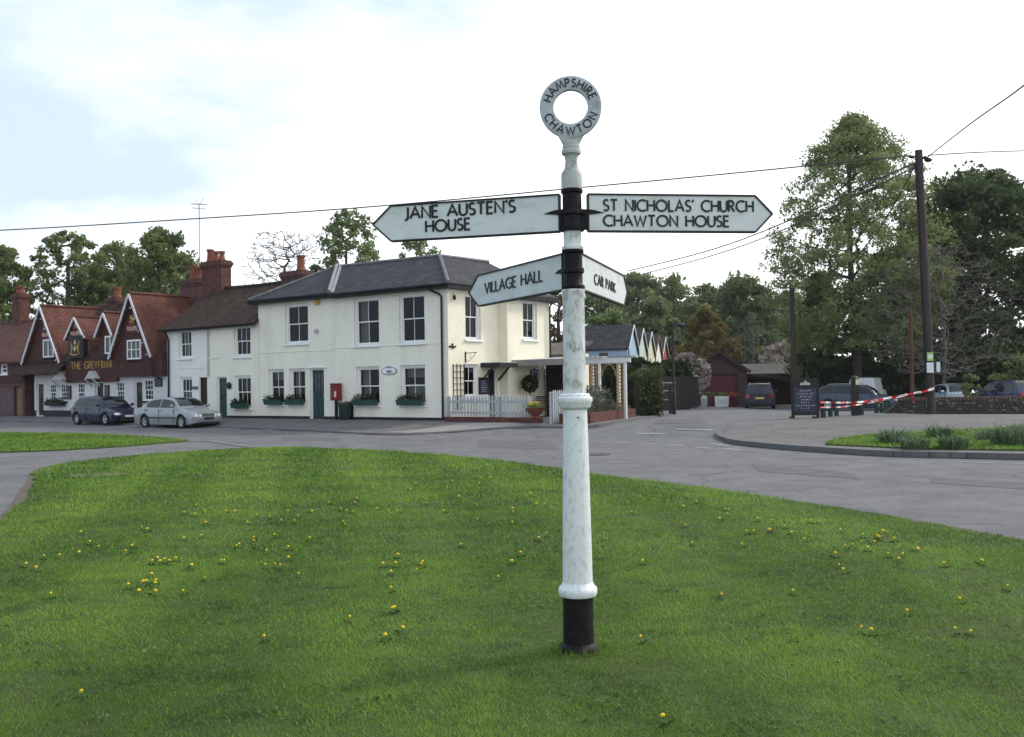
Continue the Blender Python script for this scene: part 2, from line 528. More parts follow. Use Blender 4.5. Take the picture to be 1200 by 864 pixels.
M_slate = mat('slate', (.026, .026, .034), .75, .3, 2.2, .3, 40, spec=.25, brick=(.26, .17, .012, (.35, .35, .35), .30), dirt=(.085, .085, .085), dirt_scale=2.2, dirt_amt=.45)
M_browntile = mat('brown_tile', (.050, .028, .022), .9, .35, 2.0, .3, 40, spec=.2, brick=(.17, .10, .012, (.3, .3, .3), .35), dirt=(.085, .068, .045), dirt_scale=2.5, dirt_amt=.5)
M_redtile = mat('red_tile', (.125, .046, .034), .9, .35, 1.4, .3, 40, brick=(.17, .10, .012, (.35, .35, .35), .28), dirt=(.07, .05, .045), dirt_scale=1.3, dirt_amt=.7)
M_tilehung = mat('tile_hung', (.082, .027, .027), .8, .3, 2, .3, 40, brick=(.17, .10, .012, (.3, .3, .3), .3), dirt=(.035, .02, .022), dirt_scale=1.5, dirt_amt=.6)
M_redbrick = mat('red_brick', (.105, .038, .030), .85, .25, 3, .3, 50, brick=(.225, .075, .010, (.75, .9, 1.), .3), dirt=(.06, .045, .04), dirt_scale=2.5, dirt_amt=.6)
M_darkbrick = mat('dark_brick', (.10, .045, .045), .85, .25, 3, .3, 50, brick=(.225, .075, .010, (.8, .9, 1.), .3), dirt=(.05, .03, .03), dirt_scale=2.5, dirt_amt=.6)
M_pot = mat('terracotta', (.20, .066, .040), .8, .2, 6, .2, 40, dirt=(.16, .08, .05), dirt_scale=5)
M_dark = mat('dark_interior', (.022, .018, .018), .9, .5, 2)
M_glass = glass_mat('window_glass', refl=.55)
M_dglass = mat('dark_glass', (.018, .020, .024), .06, .3, 1.5, spec=.6)
M_curtain = mat('curtain', (.42, .38, .34), .9, .2, 6, aniso=(14, 14, .5))
M_green = mat('green_door', (.010, .050, .048), .4, .15, 5)
M_brown = mat('dark_wood', (.030, .018, .014), .55, .3, 6, .2, 40)
M_wood = mat('timber', (.20, .115, .062), .7, .3, 5, .3, 30, aniso=(6, 6, .6))
M_grate = mat('weathered_grey_wood', (.30, .29, .27), .8, .2, 6, .3, 30)
M_gold = mat('gold_paint', (.42, .25, .07), .4, .15, 8, metal=.3)
M_red = mat('red_enamel', (.20, .010, .016), .3, .1, 6)
M_maroon = mat('maroon_paint', (.085, .010, .022), .45, .15, 4, .1, 20)
M_steel = mat('galvanised', (.32, .33, .35), .4, .15, 5, metal=.7)
M_wire = mat('cable', (.03, .03, .032), .6, .1, 4)

def add_cracks(m):
    t = m.node_tree; N = t.nodes.new; L = t.links.new; b = t.nodes['Principled BSDF']
    src = b.inputs['Base Color'].links[0].from_socket
    tc = N('ShaderNodeTexCoord'); nz = N('ShaderNodeTexNoise'); nz.inputs['Scale'].default_value = 1.1; nz.inputs['Detail'].default_value = 6
    L(tc.outputs['Object'], nz.inputs['Vector'])
    mx = N('ShaderNodeMixRGB'); mx.blend_type = 'ADD'; mx.inputs['Fac'].default_value = .9; L(tc.outputs['Object'], mx.inputs['Color1']); L(nz.outputs['Color'], mx.inputs['Color2'])
    v = N('ShaderNodeTexVoronoi'); v.feature = 'DISTANCE_TO_EDGE'; v.inputs['Scale'].default_value = .24; L(mx.outputs['Color'], v.inputs['Vector'])
    r = N('ShaderNodeMapRange'); r.inputs['From Max'].default_value = .012; r.inputs['To Min'].default_value = .70; L(v.outputs['Distance'], r.inputs['Value'])
    fine = N('ShaderNodeTexNoise'); fine.inputs['Scale'].default_value = 9.; fine.inputs['Detail'].default_value = 8; fine.inputs['Roughness'].default_value = .75; L(tc.outputs['Object'], fine.inputs['Vector'])
    r2 = N('ShaderNodeMapRange'); r2.inputs['From Min'].default_value = .3; r2.inputs['From Max'].default_value = .7; r2.inputs['To Min'].default_value = .74; r2.inputs['To Max'].default_value = 1.24; L(fine.outputs['Fac'], r2.inputs['Value'])
    a = N('ShaderNodeMixRGB'); a.blend_type = 'MULTIPLY'; a.inputs['Fac'].default_value = 1; L(src, a.inputs['Color1']); L(r.outputs[0], a.inputs['Color2'])
    c = N('ShaderNodeMixRGB'); c.blend_type = 'MULTIPLY'; c.inputs['Fac'].default_value = 1; L(a.outputs[0], c.inputs['Color1']); L(r2.outputs[0], c.inputs['Color2'])
    L(c.outputs[0], b.inputs['Base Color'])
add_cracks(M_asphalt); add_cracks(M_asphalt2)

# ------------------------------------------------------------------ the setting: ground sheets
base_pts = [(-400, -60), (400, -60), (400, 700), (-400, 700)]
g_ = drape('ground', base_pts, -.10, M_field, step=40., near=((-80, 80, 3), (-12, 120, 3)))
def gp(pts): return [G(*p) for p in pts]
road_poly = [(-75, -3), (45, -3), (45, 33.5), (30, 50), (28, 78), (4, 78), (0, 62), (-45, 75), (-75, 75)]
drape('road', road_poly, 0., M_asphalt)

lawn_edge = smooth_pts(gp([(0, 622), (27, 590), (42, 565), (50, 551), (80, 544), (133, 538), (244, 529), (356, 526), (500, 533), (610, 545), (700, 558), (793, 570), (934, 591), (1074, 614), (1200, 637)]), 5)
last = lawn_edge[-1]; first = lawn_edge[0]
lawn_poly = [Vector((p.x, p.y, 0)) for p in lawn_edge] + [Vector((last.x + 3.2, last.y - 2.2, 0)), Vector((16, 1.5, 0)), Vector((9, -2.5, 0)), Vector((-11, -2.5, 0)), Vector((first.x - 1.4, first.y - 3.2, 0))]
le = resample(lawn_edge, .3); rj = random.Random(8); le2 = []
for i, p in enumerate(le):
    d = le[min(i + 1, len(le) - 1)] - le[max(i - 1, 0)]; d.normalize(); le2.append(p + Vector((-d.y, d.x, 0)) * (rj.gauss(0, .035) + .04 * math.sin(i * .37)))
lawn_poly = le2 + lawn_poly[len(lawn_edge):]
strip('lawn_edge_soil', lawn_edge, .30, .012, .03, mat('edge_soil', (.10, .082, .058), .95, .35, 6, .5, 40, dirt=(.12, .118, .125), dirt_scale=3., dirt_amt=1.))
M_patch = mat('asphalt_repair', (.120, .118, .126), .92, .2, 3, .5, 120, spec=.2)
for q in ([(560, 516), (640, 517), (655, 527), (560, 525)], [(330, 512), (395, 513), (400, 517), (330, 516)], [(880, 545), (990, 553), (1010, 562), (890, 553)], [(770, 492), (820, 491), (830, 496), (765, 497)], [(1090, 560), (1200, 566), (1200, 574), (1090, 566)]):
    drape('asphalt_repair', gp(q), .004, M_patch, step=1.)
rmh = MB(); c_ = G(700, 533); rmh.lathe([(.31, .006), (.31, .012), (.26, .012), (.26, .009), (.02, .009)], (c_.x, c_.y, c_.z), 24); o = rmh.build('drain_cover', mat('iron_cover', (.07, .06, .055), .7, .3, 12, .4, 60), None); tag(o, 'round iron drain cover set in the road behind the signpost', 'drain cover')
drape('lawn', lawn_poly, .035, M_soil, skirt=.08, step=1.)
lawn2 = smooth_pts(gp([(-90, 507), (0, 508), (100, 509.5), (175, 513), (222, 517.5)]), 4) + smooth_pts(gp([(222, 517.5), (180, 521), (130, 525), (60, 529), (0, 531), (-90, 533)]), 4)[1:]
drape('verge', lawn2, .035, M_soil, skirt=.08, step=1.)
# thin pale edging where the path meets the road
strip('path_edging', smooth_pts(gp([(222, 518), (245, 518), (268, 521), (300, 525), (356, 526.5), (430, 528), (520, 534)]), 4), .11, .03, .06, M_concrete)

# far pavement along the houses, with its kerb and the pale dropped crossing
pk = smooth_pts(gp([(-140, 490), (0, 494.5), (85, 496.7), (250, 502), (310, 504), (380, 507), (432, 509.5), (475, 510.5), (520, 508.5), (570, 504.5), (630, 501.5), (692, 500.5), (724, 496), (750, 491.5)]), 5)
pav = [Vector((p.x, p.y, 0)) for p in pk] + [UV_(4.6, 9.), UV_(0, 8), UV_(-10, .3), UV_(-48, .3)]
drape('pavement', pav, .06, M_asphalt2, skirt=.12, step=1.)
kerb_pts = [p for p in pk if (p - ORG).dot(UX) < -3.0]
strip('kerb', kerb_pts, .14, .068, .12, M_kerb)
dc = gp([(452, 508), (475, 509.5), (520, 507.7), (570, 503.7), (618, 500.6), (600, 496.9), (540, 498.6)])
drape('dropped_crossing', [Vector((p.x, p.y, 0)) for p in dc], .066, M_concrete, step=1.)

# island with the second pavement and a grass verge
isl_front = smooth_pts(gp([(868, 496), (851, 503), (842.5, 512), (850, 517.5), (866, 521.5), (924.5, 527.5), (1027, 534.5), (1110, 537), (1200, 539)]), 6)
isl_back = gp([(1420, 541), (1420, 489), (1200, 489.5), (1090, 489.5), (1010, 487.5), (915, 489.5)])
drape('island_pavement', [Vector((p.x, p.y, 0)) for p in isl_front] + isl_back, .12, M_asphalt2, skirt=.16)
strip('island_kerb', isl_front + [G(1420, 541)], .15, .128, .16, M_kerb)
ig = smooth_pts(gp([(968, 528), (1050, 532.2), (1110, 534), (1200, 535.7), (1400, 537)]), 4) + smooth_pts(gp([(1400, 505), (1200, 506.5), (1150, 509), (1085, 512.5), (1010, 516.5), (975, 523), (968, 528)]), 4)[:-1]
drape('island_grass', ig, .15, M_soil, skirt=.06, step=1.)

# give-way dashes and other paint at the junction: one painted layer
rm = MB()
def dash(a, b, w=.13):
    a = G(*a); b = G(*b); d = (b - a).normalized(); n = Vector((-d.y, d.x, 0)) * w / 2
    z = Vector((0, 0, .006))
    q = [a - n, b - n, b + n, a + n]
    rm.poly([Vector((p.x, p.y, gz(p.x, p.y) + .006)) for p in q])
for a, b in [((700, 517.5), (709, 518)), ((723, 518.5), (739, 519)), ((752, 520), (771, 520.8)), ((781, 521.5), (801, 522.7)), ((814, 524), (834, 525.5)), ((847, 526), (868, 527.5)),
             ((833, 520), (856, 522.5))]:
    dash(a, b, .2)
for a, b in [((742, 508), (780, 508.6)), ((793, 503), (836, 504))]: dash(a, b, .16)
dash((1125, 541.5), (1165, 543), .1); dash((1172, 543), (1260, 546), .1)
o = rm.build('road_marking', M_line); o['kind'] = 'structure'
# worn earth patch and drain cover in the lawn
c = G(114, 559.5)
bp_ = [Vector((c.x + .55 * math.cos(a) * (1 + .15 * math.sin(3 * a)), c.y + .42 * math.sin(a), 0)) for a in [i * math.pi / 8 for i in range(16)]]
drape('bare_patch', bp_, .047, M_bare, step=1.)

# ------------------------------------------------------------------ fingerpost
M_post = mat('post_white', (.62, .66, .67), .42, .06, 5, .12, 90, dirt=(.13, .135, .105), dirt_scale=24., dirt_amt=1., aniso=(1, 1, .5))
M_post_low = mat('post_white_clean', (.70, .74, .76), .38, .04, 4, .08, 60, dirt=(.15, .17, .15), dirt_scale=34., dirt_amt=.4, aniso=(1, 1, .6))
M_post_old = mat('post_grey', (.40, .43, .42), .6, .15, 8, .25, 60, dirt=(.10, .11, .09), dirt_scale=11., dirt_amt=.85)
M_pblack = mat('post_black', (.007, .006, .008), .6, .3, 8, .25, 50, spec=.2, dirt=(.04, .03, .035), dirt_scale=12., dirt_amt=.3)
M_arm = mat('sign_white', (.62, .67, .69), .45, .05, 4, .06, 60, dirt=(.30, .34, .30), dirt_scale=6., dirt_amt=.45, aniso=(1, 1, 2.2))
M_letter = mat('letter_black', (.010, .010, .012), .45, .2, 10)
PB = G(678.3, 769.5)
PD = PB.y
SCL = F / PD
def pz(py): return P(674, py, PD).z - PB.z
post = thing('fingerpost', 'tall white cast iron fingerpost with four arms standing on the mown green', 'signpost', PB)
def lat(name, rows, m, seg=40, parent=post, capz=True):
    b = MB(); b.lathe([(wd / 2 / SCL, pz(y)) for wd, y in rows], seg=seg)
    return b.build(name, m, parent, smooth=True, angle=40)
base = MB(); base.lathe([(.125, -.06), (.125, .02), (.118, .035), (.118, .05), (.107, .07), (.092, .085), (18 / SCL, .10), (17.8 / SCL, pz(699))], seg=40)
base.build('base', M_pblack, post, smooth=True, angle=40)
lat('foot_collar', [(36, 699), (43, 697.5), (45.5, 694), (45.5, 690), (43, 687.5), (39, 686), (37, 683.5), (35.2, 682)], M_post_low)
lat('shaft', [(35.2, 683), (34, 640), (32, 580), (30, 520), (28.2, 484), (28, 478)], M_post_low)
lat('shaft_collar', [(28, 480), (34, 478.5), (37, 476), (37.5, 473.5), (40.5, 471.5), (41.5, 468.5), (40.5, 466), (36, 465), (35.5, 462.8), (32, 461.5), (26, 461)], M_post_low)
ush = lat('upper_shaft', [(26, 462), (25.8, 400), (25.6, 345), (27.5, 342.5), (27.5, 339.8), (24, 339.2)], M_post)
hole = MB(); hole.ball((0, 0, 0), .006); hole.build('bolt', M_pblack, post, (.012, -14.0 / SCL, pz(489)))
def band(name, y0, ym, y1):
    rows = [(22, y0), (27.5, y0 - .4), (27.8, y0 - 3.4), (24.4, y0 - 4.8), (22.4, y0 - 6), (22.2, ym + 4), (26, ym + 3), (26.6, ym), (25.8, ym - 2.2), (22.4, ym - 3.2), (22.2, y1 + 5), (24.5, y1 + 4), (25.8, y1 + 3), (25.8, y1 + .4), (20, y1)]
    return lat(name, rows, M_pblack)
band('arm_clamp', 339, 317, 293.2)
lat('spacer', [(21.5, 293.4), (25.5, 293), (25.8, 289.8), (22, 289), (21.2, 287), (21.2, 271)], M_post)
band('arm_clamp', 271.5, 249, 222.6)
lat('cap', [(20, 223), (24.6, 222), (24.8, 206), (23, 202.5), (19, 200), (16.5, 197), (14.6, 192), (14.4, 188), (15.6, 184.5), (18, 182), (22, 181), (23, 179), (22.6, 176.6), (19.5, 175.6), (20.5, 174), (20.5, 171.5), (17, 170.5), (12, 170)], M_post_old)
# roundel
ro = MB()
rc = Vector((P(668.6, 126, PD).x - PB.x, 0, P(668.6, 126, PD).z - PB.z))
RO, RI, TH = 36.3 / SCL, 20.2 / SCL, .030
seg = 72
prof = [(RI, -TH / 2), (RI + .006, -TH / 2 - .003), (RO - .006, -TH / 2 - .003), (RO, -TH / 2), (RO, TH / 2), (RO - .006, TH / 2 + .003), (RI + .006, TH / 2 + .003), (RI, TH / 2)]
vs_ = []; fs_ = []
for k in range(seg):
    a = 2 * math.pi * k / seg
    for r, y in prof: vs_.append((r * math.cos(a), y, r * math.sin(a)))
npf = len(prof)
for k in range(seg):
    for j in range(npf):
        fs_.append((k * npf + j, ((k + 1) % seg) * npf + j, ((k + 1) % seg) * npf + (j + 1) % npf, k * npf + (j + 1) % npf))
ro.add(vs_, [f[::-1] for f in fs_], 0)
for f_, (k0, k1) in enumerate(((0, 1), (3, 4))): pass
rm_ = (RO + RI) / 2
def ring_text(txt, a_mid, h, rbase, cw, weight=.15):
    st, W = text_strokes(txt, h, .34, .5, weight)
    rr = rbase
    tot = W / rr
    for j, (x0, wd, ribs) in enumerate(st):
        s = 1 if cw else -1
        am = a_mid + s * (tot / 2) - s * (x0 + wd / 2) / rr
        ca, sa = math.cos(am), math.sin(am)
        upv = Vector((ca, 0, sa)) if cw else Vector((-ca, 0, -sa))
        rt = Vector((sa, 0, -ca)) if cw else Vector((-sa, 0, ca))
        o_ = Vector((ca, 0, sa)) * rr - upv * h / 2
        for Lp, Rp in ribs:
            for i in range(len(Lp) - 1):
                q = [Rp[i], Rp[i + 1], Lp[i + 1], Lp[i]]
                top = [o_ + rt * (p.x - wd / 2) + upv * p.y + Vector((0, -TH / 2 - .007 - .0002 * (i % 2), 0)) for p in q]
                bot = [p + Vector((0, .006, 0)) for p in top]
                ro.add(top + bot, ((0, 1, 2, 3), (0, 4, 5, 1), (2, 6, 7, 3), (3, 7, 4, 0), (1, 5, 6, 2)), 1)
ring_text('HAMPSHIRE', math.radians(92), .047, rm_, True)
ring_text('CHAWTON', math.radians(-90), .047, rm_, False)
ro.build('roundel', [mat('roundel_grey', (.42, .46, .50), .5, .1, 8, .15, 60, dirt=(.14, .15, .15), dirt_scale=10, dirt_amt=.6), M_letter], post, rc, rz=math.radians(-4), smooth=True, angle=30)
nk = MB()
nk.prism([(-.082, -.014, .03), (-.047, -.014, -.035), (.047, -.014, -.035), (.082, -.014, .03), (.04, -.014, .012), (-.04, -.014, .012)], (0, .028, 0))
nk.lathe([(.045, -.05), (.046, -.028), (.03, -.01)], seg=24)
nk.build('roundel_neck', M_post_old, post, (rc.x * .8, 0, rc.z - .187))

def arm(dirv, pts, lines, thick=.022, start=None):
    """pts: pixel measures (end_top, end_bottom, shoulder_top, tip, shoulder_bottom)"""
    d = Vector((dirv[0], dirv[1], 0)).normalized()
    n = Vector((-d.y, d.x, 0))
    ax = Vector((PB.x, PB.y, 0))
    if n.dot(-ax) < 0: n = -n                       # face towards the camera
    def sz(px, py):
        r = Vector(ray(px, py)); C0 = Vector(CAM); o_ = ax + n * (thick / 2)
        t = (o_ - C0).dot(n) / r.dot(n); p = C0 + r * t
        return (p - ax).dot(d), p.z - PB.z
    e0, e1, s0_, tp, s1_ = [sz(*p) for p in pts]
    send = start or (e0[0] + e1[0]) / 2; ssh = (s0_[0] + s1_[0]) / 2; stp = tp[0]
    zt = e0[1]; zb = e1[1]; zm = (zt + zb) / 2
    o2 = [(send, zb), (ssh, zb), (stp, zm), (ssh, zt), (send, zt)]
    b = MB()
    W = lambda s, z, off: d * s + n * off + Vector((0, 0, z))
    poly = [W(s, z, thick / 2) for s, z in o2]
    nn_ = (poly[1] - poly[0]).cross(poly[3] - poly[0])
    if nn_.dot(n) < 0: poly = poly[::-1]
    b.prism(poly, -n * thick, 0)
    # raised black rim
    m = len(o2)
    for i in range(m):
        a, c_ = o2[i], o2[(i + 1) % m]
        b.beam(W(a[0], a[1], 0), W(c_[0], c_[1], 0), thick + .014, .010, 1, up=Vector((0, 0, 1)) if abs(a[0] - c_[0]) > .01 else d)
    sign = 1 if (Vector((1, 0, 0)).dot(d) > 0) else -1      # reading runs to the viewer's right
    for txt, lft, rgt, h, wt in lines:
        sl_, zl = sz(*lft); sr, _ = sz(*rgt)
        add_text(b, txt, h, lambda x, y, dd: W(sl_ + sign * x, zl + y, thick / 2 + dd), .005, 2, gap=.20, space=.62, weight=wt, width=abs(sr - sl_))
    a = b.build('arm', [M_arm, M_black, M_letter], post)
    # bracket strap and its tapering claw
    k = MB()
    k.prism([W(.03, zm - .018, thick / 2 + .009), W(.03, zm + .022, thick / 2 + .009), W(send + .03, zm + .016, thick / 2 + .009), W(send + .095, zm, thick / 2 + .005), W(send + .03, zm - .008, thick / 2 + .009)], -n * (thick + .018))
    k.build('bracket', M_pblack, a)
    k = MB(); k.beam(W(.045, zm - .05, 0), W(send + .004, zm - .05, 0), .03, .10); k.build('socket', M_pblack, a)
    return a
arm((-.961, .276), [(656, 228), (655, 271.5), (457.4, 238), (437, 259.5), (459, 279.5)],
    [("JANE AUSTEN'S", (474.5, 256.6), (603.6, 252), .070, .172), ('HOUSE', (499.5, 271.9), (551, 269.7), .068, .172)])
arm((.9925, .122), [(690, 227.7), (688.6, 271), (884, 229.4), (905, 250.6), (886, 272)],
    [("ST NICHOLAS' CHURCH", (707.5, 247), (882.4, 248.5), .065, .168), ('CHAWTON HOUSE', (707.5, 264.8), (854, 265.5), .063, .168)])
arm((-.44, .898), [(660, 297.4), (659, 340), (558, 321.6), (549.6, 340), (563, 357.7)],
    [('VILLAGE HALL', (568.5, 343.8), (635.9, 331.6), .069, .150)])
arm((.30, .954), [(685.6, 299.5), (686.5, 341), (730, 323), (734.5, 338), (731.5, 355)],
    [('CAR PARK', (696.3, 332.6), (720.8, 340.5), .063, .155)], start=.10)

# ------------------------------------------------------------------ buildings: parts
class House:
    """everything is measured in the facade frame (u along the street, t into the block, z above the pavement corner);
    the thing's Empty stands at the foot of its own front"""
    def __init__(s, name, label, cat, u0, t0=0., group=None):
        s.u0, s.t0 = u0, t0
        s.root = thing(name, label, cat, UV_(u0, t0), ANG, group)
    def p(s, name, mb, mats, parent=None, **k):
        mb.v = [(x - s.u0, y - s.t0, z) for x, y, z in mb.v]
        return mb.build(name, mats, parent or s.root, **k)

def wall_grid(b, x0, x1, z0, z1, ops, y=0., m=0, reveal=.16, m_in=1, room=.7, side=None):
    """front (facing -y) with real openings, reveals and a dark room behind each"""
    i0 = len(b.v)
    xs = sorted({x0, x1, *[o[0] for o in ops], *[o[1] for o in ops]})
    zs = sorted({z0, z1, *[o[2] for o in ops], *[o[3] for o in ops]})
    for a, c in zip(xs, xs[1:]):
        for e, f in zip(zs, zs[1:]):
            cx, cz = (a + c) / 2, (e + f) / 2
            if any(o[0] < cx < o[1] and o[2] < cz < o[3] for o in ops): continue
            b.quad((a, y, e), (c, y, e), (c, y, f), (a, y, f), m)
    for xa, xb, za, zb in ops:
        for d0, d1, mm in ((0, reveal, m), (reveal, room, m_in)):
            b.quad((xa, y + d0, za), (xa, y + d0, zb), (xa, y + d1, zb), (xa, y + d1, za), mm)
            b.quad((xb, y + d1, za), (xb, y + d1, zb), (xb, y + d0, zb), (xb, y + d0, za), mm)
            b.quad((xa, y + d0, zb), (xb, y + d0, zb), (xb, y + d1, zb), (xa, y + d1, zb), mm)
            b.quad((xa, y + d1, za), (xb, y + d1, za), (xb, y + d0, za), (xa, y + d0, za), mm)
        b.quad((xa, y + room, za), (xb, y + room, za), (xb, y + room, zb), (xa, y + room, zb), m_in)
    if side is not None:        # turn the strip to face +x at x = side; strip x becomes depth t
        b.v[i0:] = [(side - vy, vx, vz) for vx, vy, vz in b.v[i0:]]
    return b

def sash(H, u, z, w, h, t=0., face='front', cols=2, rows=(1, 1), recess=.10, sill=True, frame=None, curtain=None, casing=.085, bar=.022, dark=False, name='window', sill_mat=None):
    """sash window in an opening: frame > pane, sill, curtain"""
    frame = frame or M_white
    b = MB(); y0 = recess; hw = w / 2
    b.box(-hw, -hw + casing, y0 - .03, y0 + .07, 0, h); b.box(hw - casing, hw, y0 - .03, y0 + .07, 0, h)
    b.box(-hw + casing, hw - casing, y0 - .03, y0 + .07, h - casing, h); b.box(-hw + casing, hw - casing, y0 - .03, y0 + .07, 0, casing * .8)
    gi = hw - casing; zb = casing * .8; zt = h - casing; zm = zb + (zt - zb) * rows[0] / sum(rows) if sum(rows) else (zb + zt) / 2
    zm = (zb + zt) / 2
    st = .042
    for k, (a, c, yy, nr) in enumerate(((zb, zm + .02, y0 + .032, rows[0]), (zm - .02, zt, y0 + .004, rows[1]))):
        b.box(-gi, -gi + st, yy, yy + .028, a, c); b.box(gi - st, gi, yy, yy + .028, a, c)
        b.box(-gi + st, gi - st, yy, yy + .028, a, a + st); b.box(-gi + st, gi - st, yy, yy + .028, c - st, c)
        for i in range(1, cols):
            x = -gi + 2 * gi * i / cols; b.box(x - bar / 2, x + bar / 2, yy + .003, yy + .025, a + st, c - st)
        for i in range(1, nr):
            zz = a + (c - a) * i / nr; b.box(-gi + st, gi - st, yy + .004, yy + .024, zz - bar / 2, zz + bar / 2)
    if face == 'front': loc = (u - H.u0, t - H.t0, z); rz = 0
    else: loc = (t - H.u0, u - H.t0, z); rz = math.pi / 2
    f = b.build(name, frame, H.root, loc, rz)
    g = MB(); g.quad((-gi, y0 + .045, zb), (gi, y0 + .045, zb), (gi, y0 + .045, zm), (-gi, y0 + .045, zm)); g.quad((-gi, y0 + .018, zm), (gi, y0 + .018, zm), (gi, y0 + .018, zt), (-gi, y0 + .018, zt))
    g.build('pane', M_dglass if dark else M_glass, f)
    if sill:
        s_ = MB(); s_.box(-hw - .09, hw + .09, -.07, y0 - .032, -.085, 0); s_.build('sill', sill_mat or M_white, f, bevel=.008)
    if curtain:
        c = MB(); cw = .30 * w
        def drape_c(xa, xb, za, zb_):
            n = 9
            for i in range(n):
                a0 = xa + (xb - xa) * i / n; a1 = xa + (xb - xa) * (i + 1) / n
                ya = y0 + .2 + .03 * (i % 2); yb = y0 + .2 + .03 * ((i + 1) % 2)
                c.quad((a0, ya, za), (a1, yb, za), (a1, yb, zb_), (a0, ya, zb_))
        if 'l' in curtain: drape_c(-gi, -gi + cw, zb, zt)
        if 'r' in curtain: drape_c(gi - cw, gi, zb, zt)
        if 'b' in curtain: drape_c(-gi, gi, zt - .25 * h, zt)
        if 'h' in curtain: drape_c(-gi, gi, zb, zb + .48 * h)
        c.build('curtain', M_curtain, f)
    return f

def casement(H, u, z, w, h, t=0., cols=2, rows=2, frame=None, name='window', sill=True):
    """flush casement on a tile hung gable: frame > pane, sill"""
    frame = frame or M_white
    b = MB(); hw = w / 2; c = .075
    b.box(-hw, -hw + c, -.05, .04, 0, h); b.box(hw - c, hw, -.05, .04, 0, h); b.box(-hw + c, hw - c, -.05, .04, h - c, h); b.box(-hw + c, hw - c, -.05, .04, 0, c)
    for i in range(1, cols):
        x = -hw + w * i / cols; bw = .06 if cols <= 2 or i == cols // 2 else .035
        b.box(x - bw / 2, x + bw / 2, -.045, .035, c, h - c)
    for i in range(1, rows):
        zz = h * i / rows; b.box(-hw + c, hw - c, -.042, .03, zz - .018, zz + .018)
    f = b.build(name, frame, H.root, (u - H.u0, t - H.t0, z))
    g = MB(); g.quad((-hw + c, -.012, c), (hw - c, -.012, c), (hw - c, -.012, h - c), (-hw + c, -.012, h - c)); g.build('pane', M_dglass, f)
    if sill:
        s_ = MB(); s_.box(-hw - .06, hw + .06, -.11, -.051, -.06, .0); s_.build('sill', M_black, f)
    return f

def door(H, u, z, w, h, m, t=0., face='front', glazed=0, frame=None, recess=.12, handle=True):
    b = MB(); hw = w / 2; c = .06; y = recess
    b.box(-hw + c, hw - c, y, y + .05, 0, h - c, 0)
    # raised stiles and panels
    for x0, x1, z0, z1 in ((-hw + c + .10, -.04, .18, h * .38), (.04, hw - c - .10, .18, h * .38)):
        b.box(x0, x1, y - .012, y, z0, z1, 0)
    d = b.build('door', m, H.root, (u - H.u0, t - H.t0, z) if face == 'front' else (t - H.u0, u - H.t0, z), 0 if face == 'front' else math.pi / 2)
    f = MB(); f.box(-hw, -hw + c, y - .04, y + .06, 0, h); f.box(hw - c, hw, y - .04, y + .06, 0, h); f.box(-hw + c, hw - c, y - .04, y + .06, h - c, h)
    f.build('door_frame', frame or M_white, d)
    if glazed:
        g = MB(); z0, z1 = h * .47, h - c - .14; x0, x1 = -hw + c + .11, hw - c - .11
        g.quad((x0, y - .004, z0), (x1, y - .004, z0), (x1, y - .004, z1), (x0, y - .004, z1)); g.build('door_pane', M_dglass, d)
        k = MB()
        for i in range(4):
            x = x0 + (x1 - x0) * i / 3; k.box(x - .014, x + .014, y - .020, y - .005, z0, z1)
        for i in range(glazed + 1):
            zz = z0 + (z1 - z0) * i / glazed; k.box(x0 + .014, x1 - .014, y - .018, y - .006, zz - .012, zz + .012)
        k.build('glazing_bar', m, d)
    if handle:
        k = MB(); k.ball((hw - c - .07, y - .04, h * .48), .03); k.build('handle', M_steel, d)
    return d

def roof_slab(b, pts, th=.10, m=0):
    """a roof plane with thickness; points counter-clockwise seen from above"""
    return b.prism(pts, (0, 0, -th), m)

def chimney(H, parent, u, t, z0, z1, w, d, pots, name='chimney', m=None, potm=None):
    b = MB(); x0, x1, y0, y1 = u - w / 2, u + w / 2, t - d / 2, t + d / 2
    b.box(x0, x1, y0, y1, z0, z1 - .34); b.box(x0 - .04, x1 + .04, y0 - .04, y1 + .04, z1 - .34, z1 - .24)
    b.box(x0 - .085, x1 + .085, y0 - .085, y1 + .085, z1 - .24, z1 - .08); b.box(x0 - .03, x1 + .03, y0 - .03, y1 + .03, z1 - .08, z1)
    c = H.p(name, b, m or M_redbrick, parent)
    for px_, ph, pr in pots:
        p = MB(); p.lathe([(pr * 1.2, z1), (pr * 1.2, z1 + .08), (pr, z1 + .12), (pr * .86, z1 + ph - .12), (pr * 1.12, z1 + ph - .10), (pr * 1.12, z1 + ph), (pr * .8, z1 + ph), (pr * .8, z1 + ph - .2)], (u + px_, t, 0), 14)
        H.p('chimney_pot', p, potm or M_pot, c, smooth=True)
    return c

def gutter(H, parent, u0, u1, t, z, name='gutter'):
    b = MB(); n = 6
    pf = [(math.cos(math.pi + math.pi * i / n) * .06, math.sin(math.pi + math.pi * i / n) * .06) for i in range(n + 1)]
    for i in range(n):
        a, c = pf[i], pf[i + 1]
        b.quad((u0, t + a[0], z + a[1]), (u1, t + a[0], z + a[1]), (u1, t + c[0], z + c[1]), (u0, t + c[0], z + c[1]))
        b.quad((u0, t + c[0] * .85, z + c[1] * .85), (u1, t + c[0] * .85, z + c[1] * .85), (u1, t + a[0] * .85, z + a[1] * .85), (u0, t + a[0] * .85, z + a[1] * .85))
    return H.p(name, b, M_black, parent)

